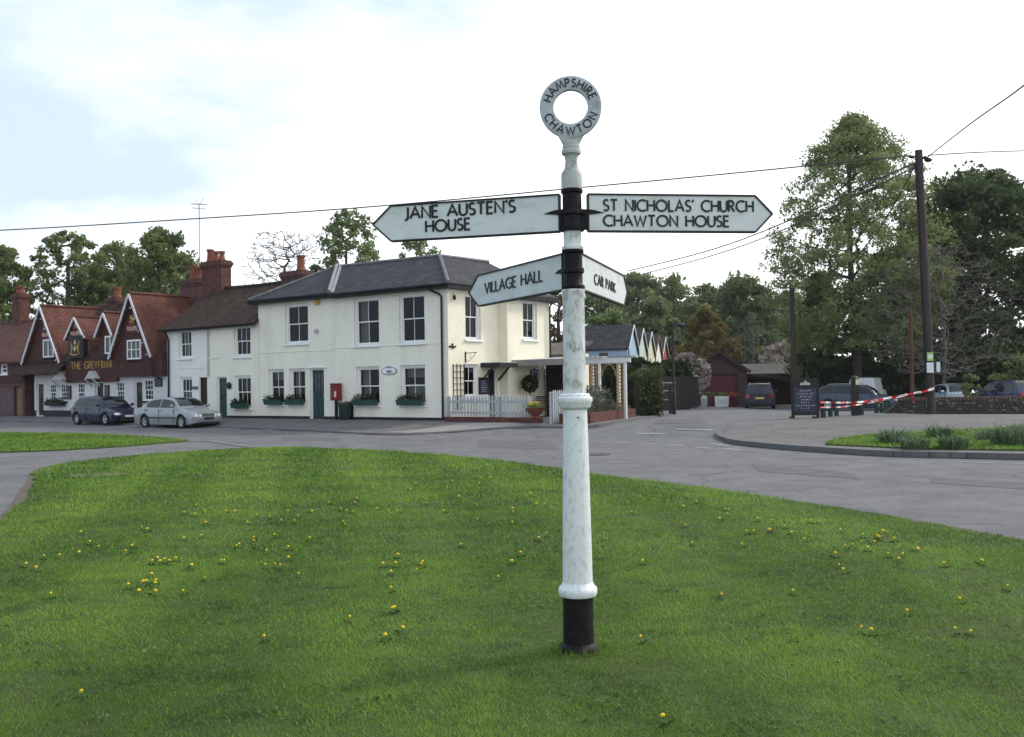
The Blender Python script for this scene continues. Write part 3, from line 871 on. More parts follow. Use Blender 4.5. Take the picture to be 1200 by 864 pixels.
# ---------------- the cream tea room on the corner
A = House('tea_room', 'long two storey cream painted house with a hipped slate roof, standing on the corner', 'house', -5.5)
wb = MB()
U = [(-9.35, -7.88, 3.29, 5.0), (-5.03, -3.62, 3.06, 4.98), (-2.52, -1.17, 3.06, 4.98)]
Gd = [(-10.5, -9.47, .66, 2.21), (-9.12, -8.10, .66, 2.21), (-4.94, -3.64, .64, 2.2), (-2.48, -1.18, .64, 2.2)]
DR = (-7.80, -6.93, .02, 2.18)
wall_grid(wb, -11.15, -6.2, -.4, 5.32, [U[0], Gd[0], Gd[1], DR])
wall_grid(wb, -6.2, 0, -.4, 5.32, [U[1], U[2], Gd[2], Gd[3]], y=-.06)
wb.quad((-6.2, 0, -.4), (-6.2, -.06, -.4), (-6.2, -.06, 5.32), (-6.2, 0, 5.32))
i0 = len(wb.v)
SW = [(.98, 1.92, 3.16, 4.95), (.84, 1.72, .93, 2.2)]
SD = (2.34, 2.94, .02, 2.05)
wall_grid(wb, -.06, 3.05, -.4, 5.32, SW + [SD], y=0, side=0., m=2)
BW = [(4.12, 5.1, 3.24, 4.85)]
wall_grid(wb, 3.05, 6.0, -.4, 5.2, BW, y=0, side=.45, m=2)
wb.quad((0, 3.05, -.4), (.45, 3.05, -.4), (.45, 3.05, 5.2), (0, 3.05, 5.2), 2)
wb.quad((.45, 6.0, -.4), (-6.1, 6.0, -.4), (-6.1, 6.0, 5.2), (.45, 6.0, 5.2), 2)
wb.quad((-11.15, 6.0, -.4), (-11.15, 0, -.4), (-11.15, 0, 5.32), (-11.15, 6.0, 5.32))
wb.quad((-6.1, 6.0, -.4), (-11.15, 6.0, -.4), (-11.15, 6.0, 5.3), (-6.1, 6.0, 5.3))
# string course
wb.box(-11.15, -6.2, -.018, .0, 2.93, 2.965); wb.box(-6.2, 0, -.078, -.06, 2.985, 3.02)
A.p('wall', wb, [M_cream, M_dark, M_cream_sunlit])
pl = MB(); pl.box(-11.15, -7.82, -.03, -.002, -.4, .17); pl.box(-6.91, -6.2, -.03, -.002, -.4, .17); pl.box(-6.2, 0.03, -.09, -.062, -.4, .17)
A.p('plinth', pl, M_plinth)
rb = MB()
ap = (-3.03, 3., 6.86); lc = (-9.25, 3., 6.93); la = (-9.25, 3., 6.90)
roof_slab(rb, [(-6.13, -.36, 5.24), (.30, -.36, 5.24), ap, la])
roof_slab(rb, [(.30, -.36, 5.24), (.30, 2.95, 5.24), (.75, 2.95, 5.02), (.75, 6.3, 5.02), (-3.03, 6.3, 6.86), ap])
roof_slab(rb, [la, ap, (-6.1, 6.1, 5.3), (-9.25, 6.1, 5.3)])
roof_slab(rb, [ap, (-3.03, 6.3, 6.86), (-6.1, 6.3, 5.25), (-6.1, 6.1, 5.3)])
roof_slab(rb, [(-11.45, -.30, 5.30), (-6.15, -.30, 5.30), lc])
roof_slab(rb, [lc, (-11.45, 6.3, 5.30), (-11.45, -.30, 5.30)])
roof_slab(rb, [lc, (-9.25, 6.3, 5.30), (-11.45, 6.3, 5.30)])
rb.quad((.44, 5.99, 5.0), (-6.0, 5.99, 5.0), (-3.03, 5.99, 6.8), (-3.0, 5.99, 6.8), 0)
ra = A.p('roof', rb, M_slate)
rd = MB()
for a, c in (((.30, -.36, 5.26), ap), (ap, (-3.03, 6.3, 6.88)), (ap, la), ((-11.45, -.3, 5.32), lc)):
    a = Vector(a); c = Vector(c); rd.tube([a + Vector((0, 0, .0)), c + Vector((0, 0, .02))], .075, 8)
A.p('ridge_capping', rd, mat('ridge_tile', (.13, .13, .14), .7, .25, 5, .2, 30, dirt=(.3, .3, .3), dirt_scale=3), ra)
vg = MB()
vg.tube([(-6.22, -.32, 5.36), (-9.28, 3.0, 7.0)], .075, 8)
vg.beam((-5.98, -.36, 5.29), (-9.02, 3.0, 6.94), .13, .05)
A.p('hip_flashing', vg, mat('old_lead', (.24, .24, .25), .6, .2, 4, .15, 12, dirt=(.1, .1, .1), dirt_scale=3), ra)
fc = MB(); fc.box(-11.45, -6.13, -.33, -.30, 5.10, 5.27); fc.box(-6.12, .27, -.39, -.36, 5.05, 5.22)
fc.box(.27, .30, -.36, 2.9, 5.05, 5.22); fc.box(.75, .78, 2.95, 6.3, 4.84, 5.0); fc.box(-11.45, -6.13, -.30, -.0, 5.10, 5.13); fc.box(-6.12, .27, -.36, -.06, 5.05, 5.08)
fc.box(.0, .27, -.06, 2.9, 5.05, 5.08); fc.box(.45, .75, 2.95, 6.3, 4.84, 4.87)
A.p('fascia', fc, M_black, ra)
gutter(A, ra, -11.45, -6.2, -.40, 5.24); gutter(A, ra, -6.1, .34, -.46, 5.19)
dp = MB(); dp.tube([(-.62, -.46, 5.15), (-.60, -.40, 5.02), (-.34, -.16, 4.86), (-.25, -.13, 4.75), (-.25, -.13, .12)], .042, 8)
A.p('downpipe', dp, M_black, smooth=True)
dp = MB(); dp.tube([(.76, 5.85, 4.85), (.55, 5.9, 4.65), (.53, 5.9, .05)], .04, 8); A.p('downpipe', dp, M_black, smooth=True)
cur = ['lr', 'lr', 'lr']
for i, (a, c, e, f) in enumerate(U): sash(A, (a + c) / 2, e, c - a, f - e, t=0 if i == 0 else -.06, curtain=[None, 'l', None][i], recess=.12)
for i, (a, c, e, f) in enumerate(Gd): sash(A, (a + c) / 2, e, c - a, f - e, t=0 if i < 2 else -.06, curtain=['b', 'l', 'l', 'bh'][i], recess=.12)
for a, c, e, f in SW: sash(A, (a + c) / 2, e, c - a, f - e, t=0., face='side', recess=.12, curtain='l' if e > 2 else None)
for a, c, e, f in BW: sash(A, (a + c) / 2, e, c - a, f - e, t=.45, face='side', recess=.12)
door(A, (DR[0] + DR[1]) / 2, .02, DR[1] - DR[0], 2.16, M_green, glazed=3)
door(A, (SD[0] + SD[1]) / 2, .02, SD[1] - SD[0], 2.03, M_black, face='side', glazed=2)
hb = MB(); hb.box(-7.98, -6.75, -.05, -.002, 2.2, 2.26); hb.box(-7.98, -6.75, -.06, -.05, 2.235, 2.265); A.p('door_lintel', hb, M_white)
ba = MB(); ba.box(-7.37, -7.12, -.09, -.002, 4.88, 5.08); ba.box(-7.34, -7.15, -.10, -.09, 4.92, 5.05); A.p('alarm_box', ba, mat('yellow_plastic', (.55, .33, .06), .4), bevel=.02)
lt = MB(); lt.ball((-7.3, -.10, 3.76), .085); lt.tube([(-7.3, -.002, 3.80), (-7.3, -.10, 3.80)], .03); lt.box(-7.36, -7.24, -.03, -.002, 3.70, 3.86); A.p('security_lamp', lt, M_lead, smooth=True)
# lean-to outbuilding behind, with a grey roof
OB = House('outbuilding', 'low outbuilding with a weathered grey tiled roof behind the cream house', 'outbuilding', -2., 6.8)
b = MB(); b.box(-5., .8, 6.75, 8.5, -.3, 2.7); OB.p('wall', b, M_cream_sunlit)
b = MB(); roof_slab(b, [(-5.2, 6.55, 2.66), (.95, 6.55, 2.66), (.95, 8.6, 3.26), (-5.2, 8.6, 3.26)])
OB.p('roof', b, mat('grey_tile', (.12, .11, .10), .85, .2, 2, .3, 40, brick=(.3, .2, .012, (.4, .4, .4), .2)))

# ---------------- the cottage pair
B = House('cottage', 'low white cottage under a mossy brown tile roof between pub and cream house', 'house', -14.6)
wb = MB()
ops = [(-17.13, -16.10, 2.88, 4.25), (-12.89, -11.72, 2.84, 4.24), (-17.05, -16.08, .62, 1.98), (-12.87, -11.72, .50, 1.97), (-15.50, -14.68, .02, 1.94), (-14.18, -13.44, .02, 1.94)]
wall_grid(wb, -14.9, -11.16, -.4, 4.45, [ops[1], ops[3], ops[5]])
wall_grid(wb, -18.05, -14.9, -.4, 4.45, [ops[0], ops[2], ops[4]], m=2)
wb.box(-14.9, -14.02, -.03, -.002, 2.80, 2.86); wb.box(-14.94, -14.88, -.012, -.002, 2.86, 4.3, 2)
wb.box(-17.2, -14.95, -.016, -.002, 2.38, 2.42, 2)
wb.quad((-18.05, 6, -.4), (-18.05, 0, -.4), (-18.05, 0, 4.45), (-18.05, 6, 4.45), 2)
wb.poly([(-18.05, 6, 4.4), (-18.05, 0, 4.4), (-18.05, 3, 6.5)], 2)
wb.quad((-11.16, 6, -.4), (-18.05, 6, -.4), (-18.05, 6, 4.45), (-11.16, 6, 4.45), 2)
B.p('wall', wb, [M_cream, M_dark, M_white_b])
pl = MB(); pl.box(-13.42, -11.16, -.03, -.002, -.4, .16); pl.box(-18.05, -15.52, -.03, -.002, -.4, .16); pl.box(-14.66, -14.2, -.03, -.002, -.4, .16); B.p('plinth', pl, M_plinth)
rb = MB()
# a slightly sagging old roof
nseg = 8; xs_ = [-18.35 + (18.35 - 11.12) * i / nseg for i in range(nseg + 1)]
sg = lambda x: -.10 * math.sin(math.pi * (x + 18.35) / 7.23)
for a, c in zip(xs_, xs_[1:]):
    roof_slab(rb, [(a, -.28, 4.30), (c, -.28, 4.30), (c, 3, 6.52 + sg(c)), (a, 3, 6.52 + sg(a))], .12)
    roof_slab(rb, [(a, 3, 6.52 + sg(a)), (c, 3, 6.52 + sg(c)), (c, 6.3, 4.30), (a, 6.3, 4.30)], .12)
rB = B.p('roof', rb, M_browntile)
rd = MB(); rd.tube([(x, 3, 6.55 + sg(x)) for x in xs_], .09, 8); B.p('ridge_capping', rd, M_browntile, rB)
chimney(B, rB, -18.2, 3.0, 5.6, 7.92, 1.62, .62, [(-.48, .66, .17), (0.0, .52, .15), (.48, .48, .15)])
chimney(B, rB, -12.1, 3.1, 5.8, 6.92, 1.5, .7, [(.25, .75, .19)], m=M_darkbrick)
gutter(B, rB, -18.3, -11.2, -.33, 4.27)
sash(B, -16.615, 2.88, 1.03, 1.37, cols=3, curtain='lr'); sash(B, -12.305, 2.84, 1.17, 1.40, cols=3)
sash(B, -16.565, .62, .97, 1.36, cols=3, curtain='h'); sash(B, -12.295, .50, 1.15, 1.47, cols=3)
door(B, -15.09, .02, .82, 1.92, M_brown, frame=M_brown); door(B, -13.81, .02, .74, 1.92, M_green, glazed=3)
dp = MB(); dp.tube([(-17.85, -.30, 4.22), (-17.85, -.12, 3.95), (-17.85, -.07, 3.8), (-17.85, -.07, .1)], .045, 8); B.p('downpipe', dp, M_black, smooth=True)
o = MB(); o.lathe([(.02, -.01), (.16, 0), (.16, .03), (.02, .04)], seg=20); o.xform(Matrix.Rotation(math.pi / 2, 4, 'X'))
tag(o.build('wall_plaque', M_black, None, UV_(-13.22, -.03, 1.53), ANG), 'round black plaque on the cottage wall beside its green door', 'plaque')
o = MB(); o.box(-.22, .22, -.02, 0, -.07, .07); o.box(-.19, .19, -.024, -.02, -.045, .045, 1)
tag(o.build('house_sign', [M_black, mat('slate_blue', (.10, .13, .18), .5)], None, UV_(-15.81, -.004, 1.45), ANG, bevel=.006), 'small oblong house sign between a brown door and a curtained sash', 'sign')

# ---------------- the pub
C_ = House('pub', 'old village pub with steep white edged gables, maroon hung tiles and red roofs', 'pub', -25.)
wb = MB()
op_r = [(-22.62, -21.78, .86, 1.86), (-20.90, -20.18, .02, 1.84), (-20.12, -19.26, .84, 1.94)]
op_m = [(-26.34, -25.52, .78, 1.84), (-24.50, -23.72, .02, 1.84)]
op_l = [(-30.54, -29.74, .05, 1.86), (-29.19, -28.41, .83, 1.84), (-28.07, -27.30, .83, 1.84)]
wall_grid(wb, -27.12, -22.7, -.4, 1.9, op_m)
wall_grid(wb, -22.7, -18.06, -.4, 2.1, op_r)
wall_grid(wb, -30.75, -27.12, -.4, 2.5, op_l)
wb.quad((-31.85, .45, -.4), (-30.75, .45, -.4), (-30.75, .45, 2.5), (-31.85, .45, 2.5), 1)
wb.quad((-30.75, .45, -.4), (-30.75, 0, -.4), (-30.75, 0, 2.5), (-30.75, .45, 2.5), 0)
wb.quad((-18.06, 7, -.4), (-31.85, 7, -.4), (-31.85, 7, 3.0), (-18.06, 7, 3.0), 0)
wb.quad((-31.85, 7, -.4), (-31.85, 0.45, -.4), (-31.85, .45, 3.0), (-31.85, 7, 3.0), 0)
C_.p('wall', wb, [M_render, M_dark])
pl = MB()
for a, c in ((-30.75, -30.56), (-29.72, -27.12), (-27.12, -24.52), (-23.70, -20.92), (-20.16, -18.06)): pl.box(a, c, -.03, -.002, -.4, .34)
C_.p('plinth', pl, M_plinth)
th = MB()
# jettied tile hanging of the taller gable, the fascia band, dormer cheeks and the other gable
th.prism([(-22.2, -.28, 2.06), (-18.06, -.28, 2.06), (-18.06, -.28, 3.1), (-18.75, -.28, 3.1), (-20.5, -.28, 5.98), (-22.2, -.28, 3.1)], (0, .26, 0))
th.box(-27.12, -22.2, -.16, -.003, 1.84, 3.06)
th.prism([(-31.35, -.10, 2.6), (-27.42, -.10, 2.6), (-27.42, -.10, 3.1), (-29.5, -.10, 5.92), (-31.35, -.10, 3.1)], (0, .1, 0))
th.prism([(-23.95, -.06, 3.06), (-22.42, -.06, 3.06), (-22.42, -.06, 4.3), (-23.2, -.06, 5.25), (-23.95, -.06, 4.3)], (0, 1.6, 0))
th.prism([(-27.0, -.02, 3.06), (-25.1, -.02, 3.06), (-25.1, -.02, 4.3), (-26.08, -.02, 5.2), (-27.0, -.02, 4.3)], (0, 1.6, 0))
C_.p('hung_tiles', th, M_tilehung)
rb = MB()
roof_slab(rb, [(-31.9, -.22, 3.05), (-18.1, -.22, 3.05), (-18.1, 3.5, 6.32), (-31.9, 3.5, 6.32)], .10, 1)
roof_slab(rb, [(-31.9, 3.5, 6.32), (-18.1, 3.5, 6.32), (-18.1, 7.3, 3.05), (-31.9, 7.3, 3.05)], .10, 1)
def gable_roof(xc, za, hw, ze, t0, t1, m=0):
    roof_slab(rb, [(xc - hw, t0, ze), (xc, t0, za), (xc, t1, za), (xc - hw, t1, ze)][::-1], .10, m)
    roof_slab(rb, [(xc, t0, za), (xc + hw, t0, ze), (xc + hw, t1, ze), (xc, t1, za)], .10, m)
gable_roof(-20.50, 6.22, 1.86, 3.02, -.50, 4.6)
gable_roof(-29.50, 6.14, 2.05, 2.98, -.32, 4.0)
gable_roof(-23.20, 5.42, .82, 4.22, -.28, 2.8)
gable_roof(-26.08, 5.36, 1.0, 4.20, -.24, 2.8)
roof_slab(rb, [(-31.75, -.75, 2.38), (-27.1, -.75, 2.38), (-27.1, -.102, 3.0), (-31.75, -.102, 3.0)], .09, 1)
rC = C_.p('roof', rb, [M_redtile, M_browntile])
def barge(xc, za, hw, ze, t):
    b = MB(); b.beam((xc - hw, t, ze), (xc, t, za), .05, .12, up=(0, 0, 1)); b.beam((xc, t - .003, za), (xc + hw, t - .003, ze), .05, .12, up=(0, 0, 1))
    return C_.p('bargeboard', b, mat('barge_paint', (.60, .62, .66), .5, .1, 4, dirt=(.3, .3, .32), dirt_scale=4, dirt_amt=.5), rC)
barge(-20.50, 6.16, 1.86, 2.98, -.53); barge(-29.50, 6.08, 2.05, 2.92, -.35); barge(-23.20, 5.36, .82, 4.16, -.31); barge(-26.08, 5.30, .98, 4.16, -.27)
rd = MB()
for xc, za, t0, t1 in ((-20.5, 6.24, -.5, 4.4), (-29.5, 6.16, -.3, 3.6), (-23.2, 5.44, -.28, 2.6), (-26.08, 5.38, -.24, 2.6)): rd.tube([(xc, t0, za), (xc, t1, za)], .08, 8)
rd.tube([(-31.9, 3.5, 6.34), (-18.1, 3.5, 6.34)], .08, 8)
C_.p('ridge_capping', rd, M_redtile, rC)
chimney(C_, rC, -20.35, 3.2, 5.6, 7.15, 1.55, .65, [(.0, .75, .21), (.42, .62, .18)], m=M_darkbrick)
chimney(C_, rC, -28.2, 3.6, 5.6, 6.75, .8, .7, [(0, .6, .2)], m=M_darkbrick)
casement(C_, -20.4, 2.92, 1.2, .98, t=-.28, cols=3, rows=2); casement(C_, -28.97, 3.26, 1.1, 1.0, t=-.10, cols=2, rows=1); casement(C_, -22.9, 3.28, .95, .93, t=-.06, cols=2, rows=1)
for u, z, w_, h_, cs, rw in ((-22.2, .86, .84, 1.0, 3, (2, 2)), (-19.69, .84, .86, 1.1, 3, (2, 2)), (-25.93, .78, .82, 1.06, 3, (2, 2)), (-28.8, .83, .78, 1.01, 3, (2, 2)), (-27.685, .83, .77, 1.01, 3, (2, 2))):
    sash(C_, u, z, w_, h_, cols=cs, rows=rw, recess=.06, casing=.06, dark=False, frame=M_white if u > -27 else M_white, sill_mat=M_black)
door(C_, -20.54, .02, .72, 1.82, M_brown, frame=M_white, glazed=2); door(C_, -24.11, .02, .78, 1.82, M_black, frame=M_white); door(C_, -30.14, .05, .8, 1.81, M_brown, frame=M_white, glazed=2)
for xc in (-24.11, -27.42):
    hd = MB()
    hd.prism([(xc - .42, -.55, 2.02), (xc + .42, -.55, 2.02), (xc, -.55, 2.42)], (0, .37, 0), 0)
    hd.beam((xc - .36, -.17, 1.62), (xc - .36, -.58, 2.0), .07, .07, 0); hd.beam((xc + .36, -.17, 1.62), (xc + .36, -.58, 2.0), .07, .07, 0)
    C_.p('door_hood', hd, [M_lead])
dp = MB(); dp.tube([(-18.75, -.42, 2.98), (-18.75, -.36, 2.1), (-18.4, -.1, 1.9)], .04, 8); C_.p('downpipe', dp, M_black, smooth=True)
# gilded pub name on the tile hung band
nm = MB()
add_text(nm, 'THE', .36, lambda x, y, d: Vector((-26.49 + x, -.18 - d, 2.56 + y)), .03, 0, gap=.28, weight=.125, width=.95)
C_.p('lettering', nm, M_gold); nm = MB()
add_text(nm, 'GREYFRIAR', .36, lambda x, y, d: Vector((-25.14 + x, -.18 - d, 2.56 + y)), .03, 0, gap=.28, weight=.125, width=2.6)
C_.p('lettering', nm, M_gold)
def grif(b, x, z, s, y, m=0):
    """small gilded winged beast: body, head, wings, legs"""
    b.ball((x, y, z + .20 * s), .13 * s, m, sq=(1.1, .5, 1.3)); b.ball((x + .10 * s, y, z + .43 * s), .08 * s, m, sq=(1.1, .5, 1))
    b.prism([(x - .05 * s, y, z + .22 * s), (x - .30 * s, y, z + .28 * s), (x - .24 * s, y, z + .50 * s), (x - .02 * s, y, z + .36 * s)], (0, .03, 0), m)
    b.prism([(x + .05 * s, y, z + .22 * s), (x + .26 * s, y, z + .26 * s), (x + .22 * s, y, z + .36 * s), (x + .04 * s, y, z + .32 * s)], (0, .03, 0), m)
    for dx in (-.11, .10): b.beam((x + dx * s, y, z + .12 * s), (x + dx * 1.5 * s, y, z - .06 * s), .06 * s, .06 * s, m)
    b.tube([(x - .1 * s, y, z + .1 * s), (x - .28 * s, y, z + .02 * s), (x - .30 * s, y, z + .18 * s)], .025 * s, 5, m)
M_plaq = mat('plaque_red', (.16, .02, .03), .5, .2, 5)
def brewery_plaque(x, z, t, w_, label):
    b = MB(); b.box(-w_ / 2, w_ / 2, -.05, 0, 0, .34, 0)
    add_text(b, 'FULLERS', .17, lambda x_, y_, d: Vector((-w_ * .42 + x_, -.05 - d, .085 + y_)), .015, 1, gap=.25, weight=.16, width=w_ * .84)
    grif(b, 0, .44, .85, -.04, 2)
    o = b.build('wall_plaque', [M_plaq, mat('cream_letter', (.6, .52, .38), .5), M_gold], None, UV_(x, t, z), ANG)
    tag(o, label, 'plaque', 'gilded beast plaques on the pub')
brewery_plaque(-20.5, 4.30, -.285, 1.0, 'red plaque with a gilded winged beast above a white barred gable window')
brewery_plaque(-26.1, 4.30, -.10, 1.15, 'red plaque with a gilded winged beast directly over the framed coat of arms')
brewery_plaque(-29.2, 4.36, -.105, .8, 'red plaque with a gilded winged beast in the gable over a two light casement')
# framed coat of arms
sg_ = MB(); sg_.box(-.72, .72, -.12, 0, 0, 1.05, 0); sg_.box(-.78, .78, -.15, -.121, -.06, 0, 0); sg_.box(-.78, .78, -.15, -.121, 1.05, 1.12, 0)
sh = [(-.17, .62), (-.17, .40), (-.10, .27), (0, .20), (.10, .27), (.17, .40), (.17, .62)]
sg_.prism([(x, -.14, z) for x, z in sh], (0, .019, 0), 3)
sg_.prism([(x * .45, -.15, .42 + (z - .42) * .5) for x, z in sh], (0, .012, 0), 4)
for s in (-1, 1):
    sg_.ball((s * .30, -.14, .44), .10, 1, sq=(.8, .3, 1.7)); sg_.ball((s * .30, -.14, .66), .06, 1, sq=(1, .4, 1)); sg_.beam((s * .36, -.14, .34), (s * .42, -.14, .18), .05, .04, 1); sg_.beam((s * .22, -.14, .52), (s * .16, -.15, .60), .04, .04, 1)
    sg_.prism([(s * .36, -.14, .52), (s * .52, -.14, .80), (s * .40, -.14, .86), (s * .30, -.14, .62)] if s > 0 else [(s * .30, -.14, .62), (s * .40, -.14, .86), (s * .52, -.14, .80), (s * .36, -.14, .52)], (0, .015, 0), 5)
sg_.ball((0, -.14, .74), .09, 4, sq=(1, .4, 1)); sg_.prism([(-.08, -.14, .80), (.08, -.14, .80), (.05, -.14, .94), (0, -.14, .88), (-.05, -.14, .94)], (0, .015, 0), 1)
sg_.tube([(-.46, -.135, .20), (-.25, -.14, .12), (0, -.14, .10), (.25, -.14, .12), (.46, -.135, .20)], .045, 6, 1)
o = sg_.build('coat_of_arms', [M_black, M_gold, M_gold, mat('heraldic_green', (.05, .17, .06), .5), mat('heraldic_silver', (.5, .52, .55), .5), mat('heraldic_red', (.26, .06, .04), .5)], None, UV_(-25.86, -.20, 3.2), ANG)
tag(o, 'black board with a painted coat of arms above the pub name', 'pub sign')
o = MB(); o.box(-.3, .3, -.05, 0, 0, .40, 0); o.box(-.25, .25, -.054, -.05, .05, .35, 1)
tag(o.build('menu_board', [M_black, mat('board_blue', (.05, .06, .09), .5)], None, UV_(-18.75, -.005, 1.55), ANG), 'small dark notice board on the white wall under the taller gable', 'notice board')
for u, z, l in ((-27.0, .95, 'black framed menu case between two pub windows below the lead hood'), (-23.3, .95, 'black framed menu case on the white wall beside a black pub door')):
    o = MB(); o.box(-.19, .19, -.07, 0, 0, .72, 0); o.box(-.15, .15, -.074, -.07, .05, .67, 1); tag(o.build('menu_case', [M_black, mat('menu_paper', (.09, .075, .07), .5)], None, UV_(u, -.005, z), ANG, bevel=.01), l, 'menu case')
# strings of small lamps along the bargeboards
for xc, za, hw, ze, t in ((-20.5, 6.0, 1.86, 2.9, -.58), (-29.5, 5.92, 2.05, 2.86, -.40)):
    for s in (-1, 1):
        for i in range(5):
            k = .12 + .76 * i / 4; lb = MB(); lb.ball((xc + s * hw * (1 - k) * .97, t, ze + (za - ze) * k - .16), .045, 0, 6, 5); C_.p('festoon_lamp', lb, M_lead, rC)

# ---------------- the garage house at the end
D = House('brick_house', 'dark red brick house with a garage and a timber door beside the pub', 'house', -36.)
wb = MB(); op = [(-35.95, -33.28, .02, 1.69), (-33.05, -32.12, .02, 1.70), (-34.62, -33.84, 2.44, 3.08), (-37.6, -36.6, 2.44, 3.08), (-38.4, -37.2, .7, 1.7)]
wall_grid(wb, -41.5, -31.86, -.4, 3.25, op)
wb.poly([(-31.86, 0, -.4), (-31.86, 6, -.4), (-31.86, 6, 3.2), (-31.86, 3, 5.7), (-31.86, 0, 3.2)]); wb.quad((-31.86, 6, -.4), (-41.5, 6, -.4), (-41.5, 6, 3.25), (-31.86, 6, 3.25))
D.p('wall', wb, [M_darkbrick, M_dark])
hg = MB(); hg.box(-41.5, -31.9, -.06, -.003, 1.95, 2.36); D.p('hung_tiles', hg, M_tilehung)
rb = MB(); roof_slab(rb, [(-41.8, -.3, 3.14), (-31.75, -.3, 3.14), (-31.75, 3, 5.82), (-41.8, 3, 5.82)], .12); roof_slab(rb, [(-41.8, 3, 5.82), (-31.75, 3, 5.82), (-31.75, 6.3, 3.14), (-41.8, 6.3, 3.14)], .12)
rD = D.p('roof', rb, M_redtile)
rd = MB(); rd.tube([(-41.8, 3, 5.84), (-31.75, 3, 5.84)], .09, 8); D.p('ridge_capping', rd, M_redtile, rD)
chimney(D, rD, -38.2, 3., 5.0, 7.6, 1.0, .6, [(-.2, .45, .16), (.22, .45, .16)])
sash(D, -34.23, 2.44, .78, .64, cols=1, recess=.05); sash(D, -37.1, 2.44, 1., .64, cols=2, recess=.05); sash(D, -37.8, .7, 1.2, 1.0, cols=2, recess=.05)
gd = MB(); gd.box(-35.93, -33.3, .08, .12, .02, 1.68)
for i in range(9): gd.box(-35.9 + .29 * i, -35.68 + .29 * i, .065, .08, .06, 1.62)
D.p('garage_door', gd, mat('garage_board', (.11, .07, .075), .6, .2, 3, .1, 20))
door(D, -32.585, .02, .93, 1.68, M_wood, frame=M_brown)

# ------------------------------------------------------------------ foliage
def leaf_obj(name, cen, size, m, parent=None, seed=0, tone=None, flat=.0, loc=None, jit=.35):
    """many small leaf faces at the given centres, one mesh"""
    r = np.random.default_rng(seed); cen = np.asarray(cen, float); n = len(cen)
    a = r.normal(size=(n, 3)); a /= np.linalg.norm(a, axis=1, keepdims=True)
    a[:, 2] *= (1 - flat)
    nrm = r.normal(size=(n, 3)); b = np.cross(a, nrm); b /= np.maximum(np.linalg.norm(b, axis=1, keepdims=True), 1e-6)
    a /= np.maximum(np.linalg.norm(a, axis=1, keepdims=True), 1e-6)
    sz = size * (1 + jit * r.normal(size=(n, 1))).clip(.4, 1.9)
    v = np.stack([cen - a * sz * .5, cen + b * sz * .30, cen + a * sz * .55, cen - b * sz * .30], 1).reshape(-1, 3)
    me = bpy.data.meshes.new(name)
    me.vertices.add(4 * n); me.vertices.foreach_set('co', v.ravel())
    me.loops.add(4 * n); me.loops.foreach_set('vertex_index', np.arange(4 * n))
    me.polygons.add(n); me.polygons.foreach_set('loop_start', np.arange(n) * 4); me.polygons.foreach_set('loop_total', np.full(n, 4))
    at = me.attributes.new('tone', 'FLOAT', 'POINT')
    if tone is None: tone = r.random(n)
    at.data.foreach_set('value', np.repeat(np.clip(tone + .12 * r.normal(size=n), 0, 1), 4).astype(np.float32))
    me.materials.append(m); me.update(); me.validate()
    o = bpy.data.objects.new(name, me); COL.objects.link(o)
    if parent is not None: o.parent = parent
    if loc is not None: o.location = loc
    return o

def tubes_np(segs, sides):
    """segs: list of (p0, p1, r0, r1) -> verts, faces"""
    P0 = np.array([s[0] for s in segs]); P1 = np.array([s[1] for s in segs]); R0 = np.array([s[2] for s in segs]); R1 = np.array([s[3] for s in segs])
    d = P1 - P0; d /= np.maximum(np.linalg.norm(d, axis=1, keepdims=True), 1e-6)
    ref = np.where(np.abs(d[:, 2:3]) > .9, np.array([[1., 0, 0]]), np.array([[0, 0, 1.]]))
    x = np.cross(d, ref); x /= np.linalg.norm(x, axis=1, keepdims=True); y = np.cross(d, x)
    ang = 2 * np.pi * np.arange(sides) / sides
    ring = x[:, None, :] * np.cos(ang)[None, :, None] + y[:, None, :] * np.sin(ang)[None, :, None]
    v = np.concatenate([P0[:, None] + ring * R0[:, None, None], P1[:, None] + ring * R1[:, None, None]], 1)
    n = len(segs); base = np.arange(n)[:, None] * (2 * sides); k = np.arange(sides); k2 = (k + 1) % sides
    f = np.stack([base + k, base + k2, base + sides + k2, base + sides + k], 2).reshape(-1, 4)
    return v.reshape(-1, 3), f
def np_mesh(name, v, f, m, parent=None, smooth=True):
    me = bpy.data.meshes.new(name); n = len(f); k = f.shape[1]
    me.vertices.add(len(v)); me.vertices.foreach_set('co', np.asarray(v, float).ravel())
    me.loops.add(n * k); me.loops.foreach_set('vertex_index', f.ravel())
    me.polygons.add(n); me.polygons.foreach_set('loop_start', np.arange(n) * k); me.polygons.foreach_set('loop_total', np.full(n, k))
    if smooth: me.polygons.foreach_set('use_smooth', np.ones(n, bool))
    me.materials.append(m); me.update(); me.validate()
    o = bpy.data.objects.new(name, me); COL.objects.link(o)
    if parent is not None: o.parent = parent
    return o

